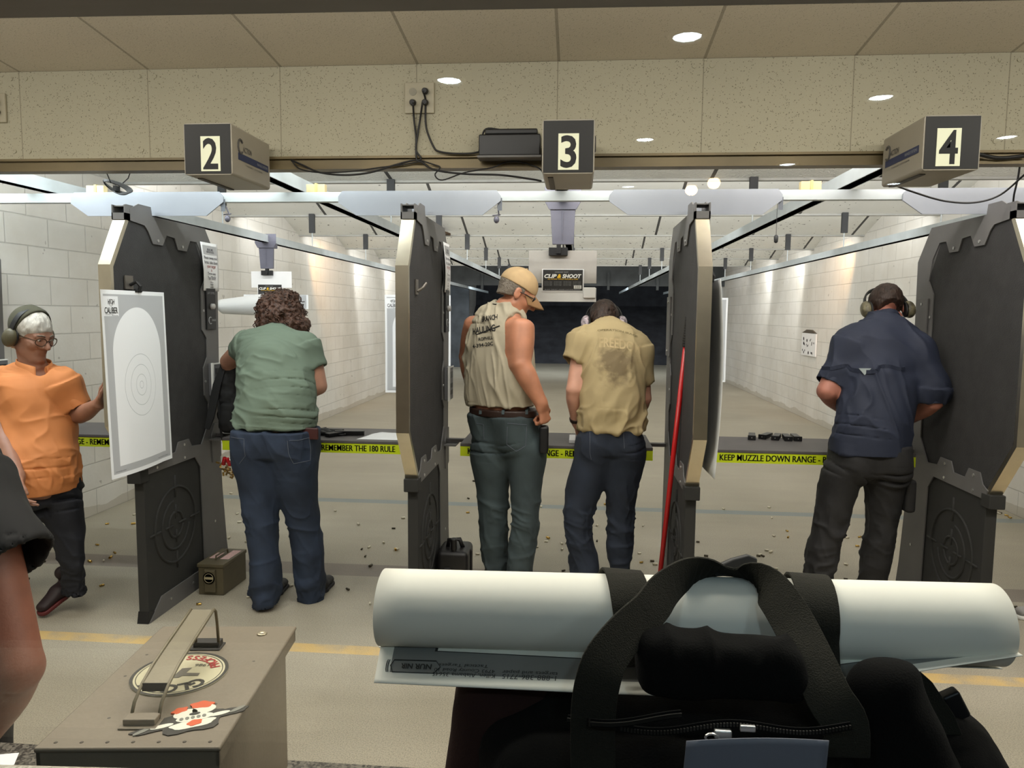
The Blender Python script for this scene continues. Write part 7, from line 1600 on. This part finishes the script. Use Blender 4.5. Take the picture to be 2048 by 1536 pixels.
# front pocket and right end pocket with flap
sdf_obj('front_pocket', V(.0, .62, CZ - .02), V(.42, .80, 1.2), .005, lambda F: (F.seg(V(.08, .715, 1.03), V(.30, .72, 1.03), .045, .045, .10, .10, (0, 1, 0), .02, e=3), F.cut((0, 0, CZ + .001), (0, 0, -1))), mbag, t, lambda v: .005*vnoise(v*20) + .005*folds(v, V(1, 0, .2), 14, 3, 6.0))
def P3(px, py, Y): return P(px, py, Y)
c1 = P3(1765, 1460, .76)
sdf_obj('side_pocket', c1 - V(.11, .10, .14), c1 + V(.13, .12, .12), .005, lambda F: (F.seg(c1 + V(.0, 0, .045), c1 + V(.035, 0, -.07), .040, .052, .03, .04, (1, 0, 0), .02), F.cut((0, 0, CZ + .001), (0, 0, -1))), mbag, t, lambda v: .005*vnoise(v*22))
mb = MB(); pc = [P3(x, y, .745) for x, y in ((1716, 1395), (1748, 1400), (1772, 1425), (1780, 1460), (1772, 1490), (1752, 1500))]; mb.tube(pc, .004, 6); build('pocket_piping', mb, mweb, t, smooth=True)
mb = MB(); mb.strap([P3(x, y, .80) for x, y in ((1800, 1345), (1840, 1380), (1880, 1440), (1905, 1500), (1915, 1545))], (1, 0, .2), .030, .006); build('side_strap', mb, mweb, t, bevel=.001)
bp_ = P3(1908, 1408, .84); mb = MB(); mb.box(tuple(bp_ - V(.010, .008, .016)), tuple(bp_ + V(.010, .008, .016)), Matrix.Translation(Vector(bp_)) @ Matrix.Rotation(-.5, 4, 'Y') @ Matrix.Translation(-Vector(bp_))); build('side_buckle', mb, mblack, t, bevel=.003)
# webbing handles: near loop, and the far loop lying over the roll
near = [(1186, 1536, .690), (1186, 1440, .690), (1193, 1375, .690), (1212, 1318, .70), (1255, 1262, .725), (1298, 1220, .755), (1334, 1178, .785), (1375, 1150, .82), (1425, 1142, .845), (1480, 1147, .845), (1520, 1160, .825), (1554, 1194, .795), (1590, 1252, .765), (1626, 1325, .73), (1658, 1395, .705), (1690, 1450, .695), (1692, 1536, .695)]
q_ = [P(*p) for p in near]; out = []; ext = [2*q_[0]-q_[1]] + q_ + [2*q_[-1]-q_[-2]]; ys = [p[2] for p in near]; sid = []; wid = []
for i in range(1, len(ext) - 2):
    for j in range(4):
        u = j/4; out.append(.5*((2*ext[i]) + (ext[i+1]-ext[i-1])*u + (2*ext[i-1]-5*ext[i]+4*ext[i+1]-ext[i+2])*u*u + (3*ext[i]-ext[i-1]-3*ext[i+1]+ext[i+2])*u**3))
for i, p in enumerate(out):
    tg = unit(out[min(i+1, len(out)-1)] - out[max(i-1, 0)]); s = unit(V(tg[2], 0, -tg[0]) if tg[2] >= 0 else V(tg[2], 0, -tg[0])); w = i/(len(out)-1); k = math.exp(-((w - .555)/.085)**2); flat = V(0, 1, -.55)
    sid.append(tuple(unit(s*(1 - k) + flat*k*(1)))); wid.append(.043 - .006*k)
mb = MB(); mb.strap(out, sid, wid, .0035); build('near_handle', mb, mweb, t, bevel=.0008)
for xs, sl, nm in (((1222, 1268), .6, 'l'), ((1600, 1640), -.25, 'r')):
    x0 = P(sum(xs)/2, 1175, .85)[0]; ax0 = (A0 + (A1 - A0)*((x0 - A0[0])/(A1[0] - A0[0]))); pts = []
    for k in range(15):
        a = math.radians(215 - 17*k); rr = RR + .004; pts.append(ax0 + V((k - 7)*.0016*sl, -math.cos(a)*rr*-1.0*1.03, math.sin(a)*rr))
    pts = [ax0 + V((k - 7)*.0030*sl, math.cos(math.radians(-20 + 14.5*k))*(RR + .0042)*1.03, math.sin(math.radians(-20 + 14.5*k))*(RR + .0042)) for k in range(15)]
    pts.append(pts[-1] + V(.004*sl, -.012, -.03)); mb = MB(); mb.strap(pts, (1, 0, -.04), .044, .003); build('far_handle', mb, mweb, t, bevel=.0008)
a = P(1485, 1128, .87); mb = MB(); mb.strap([P(1430, 1142, .85), P(1465, 1132, .865), P(1495, 1122, .875), P(1512, 1124, .88)], (0, .3, 1), [.012, .018, .016, .010], .008); build('strap_end', mb, mband, t, bevel=.003)
# padded hand wrap hanging between the handles, gathered on top
c2, c3 = P(1320, 1325, .735), P(1560, 1340, .735)
sdf_obj('hand_wrap', c2 - V(.06, .06, .07), c3 + V(.06, .06, .07), .004, lambda F: F.seg(c2, c3, .033, .030, .026, .026, (0, 0, 1), .01, e=3.0), mbag, t, lambda v: .004*vnoise(v*26) + .006*folds(v, V(.2, 0, 1), 26, 3, 1.0)*smooth01(v[:, 2], c2[2] - .005, c2[2] + .02))
# zips, pulls and a slip of paper in the front pocket
def surf_line(pts, m, w, nm, th=.003, off=.002, srf=None):
    ln = drop_line(srf or bsurf, [P(*p, .60) for p in pts], (0.05, 1, -.45), off); 
    if len(ln) > 3: mb = MB(); mb.strap(ln, (0, .3, 1), w, th); return build(nm, mb, m, t)
for L in ([(1135 + 12*k, 1437 + 10*math.sin(k*.23)) for k in range(20)], [(1240 + 14*k, 1455 + 8*math.sin(k*.3)) for k in range(34)]):
    pz = [P(x, y, .672 if x > 1180 else .70) for x, y in L]; mb = MB(); mb.strap(pz, (0, .2, 1), .007, .002); zt = build('zip_tape', mb, mbag, t)
    n = 70; tv = MB()
    for k in range(n):
        w = (k + .5)/n*(len(pz) - 1); i = min(int(w), len(pz) - 2); pp = pz[i]*(1 - w + i) + pz[i+1]*(w - i); tv.box(tuple(pp - V(.0011, .0026, .0018)), tuple(pp + V(.0007, -.0012, .0018)))
    z = build('zip_teeth', tv, mzip, zt); z['kind'] = 'stuff'
zp = P(1445, 1466, .668); mb = MB(); mb.box(tuple(zp - V(.008, .004, .004)), tuple(zp + V(.008, .002, .004))); zb = build('zip_slider', mb, mbolt, t, bevel=.0015)
mb = MB(); mb.tube([zp + V(-.010 + .006*math.cos(a), -.004, -.003 + .004*math.sin(a)) for a in [2*math.pi*k/12 for k in range(12)]], .0012, 5, closed=True); build('zip_ring', mb, mbolt, zb)
zp = P(1488, 1455, .668); mb = MB(); mb.box(tuple(zp - V(.004, .003, .003)), tuple(zp + V(.010, .001, .003))); build('zip_slider', mb, mbolt, t, bevel=.001)
mb = MB(); mb.grid(lambda u, v: P(1365 + 285*u + 8*v, 1560 - 78*v - 6*math.sin(3*u), .652 + .004*math.sin(4*u)), 12, 6); tag(build('paper_slip', mb, mat('slip_grey', (0.40, .41, .45), .6), base=tuple(P(1500, 1540, .655)), smooth=True, solid=.001), 'grey slip of paper sticking out of the bag front pocket', 'paper slip')
# a dark folded jacket at the right, a scrap of paper at the left
c4 = P(2010, 1560, .80); t2 = thing('jacket', 'dark navy folded cloth at the bottom right corner beside the bag', 'jacket', (c4[0], c4[1], CZ))
sdf_obj('cloth', V(.40, .62, CZ - .02), V(.78, .98, 1.12), .006, lambda F: (F.seg(V(.585, .80, .975), V(.72, .80, .965), .10, .10, .085, .07, (0, 1, 0), .03), F.cut((0, 0, CZ + .001), (0, 0, -1))), mat('cloth_navy', (0.10, 0.12, 0.16), .85, var=.25, vscale=10), t2, lambda v: .012*folds(v, V(.5, .7, 0), 12, 3, 3) + .006*vnoise(v*18))
mb = MB(); a_, b_, c_, d_ = PZ(-30, 1512, CZ + .001), PZ(38, 1506, CZ + .001), PZ(28, 1530, CZ + .001), PZ(-30, 1540, CZ + .001); mb.quad(tuple(a_), tuple(b_), tuple(c_), tuple(d_)); tag(build('paper_scrap', mb, mcardw, base=tuple(b_), solid=.001), 'white paper corner on the counter at the lower left', 'paper scrap')
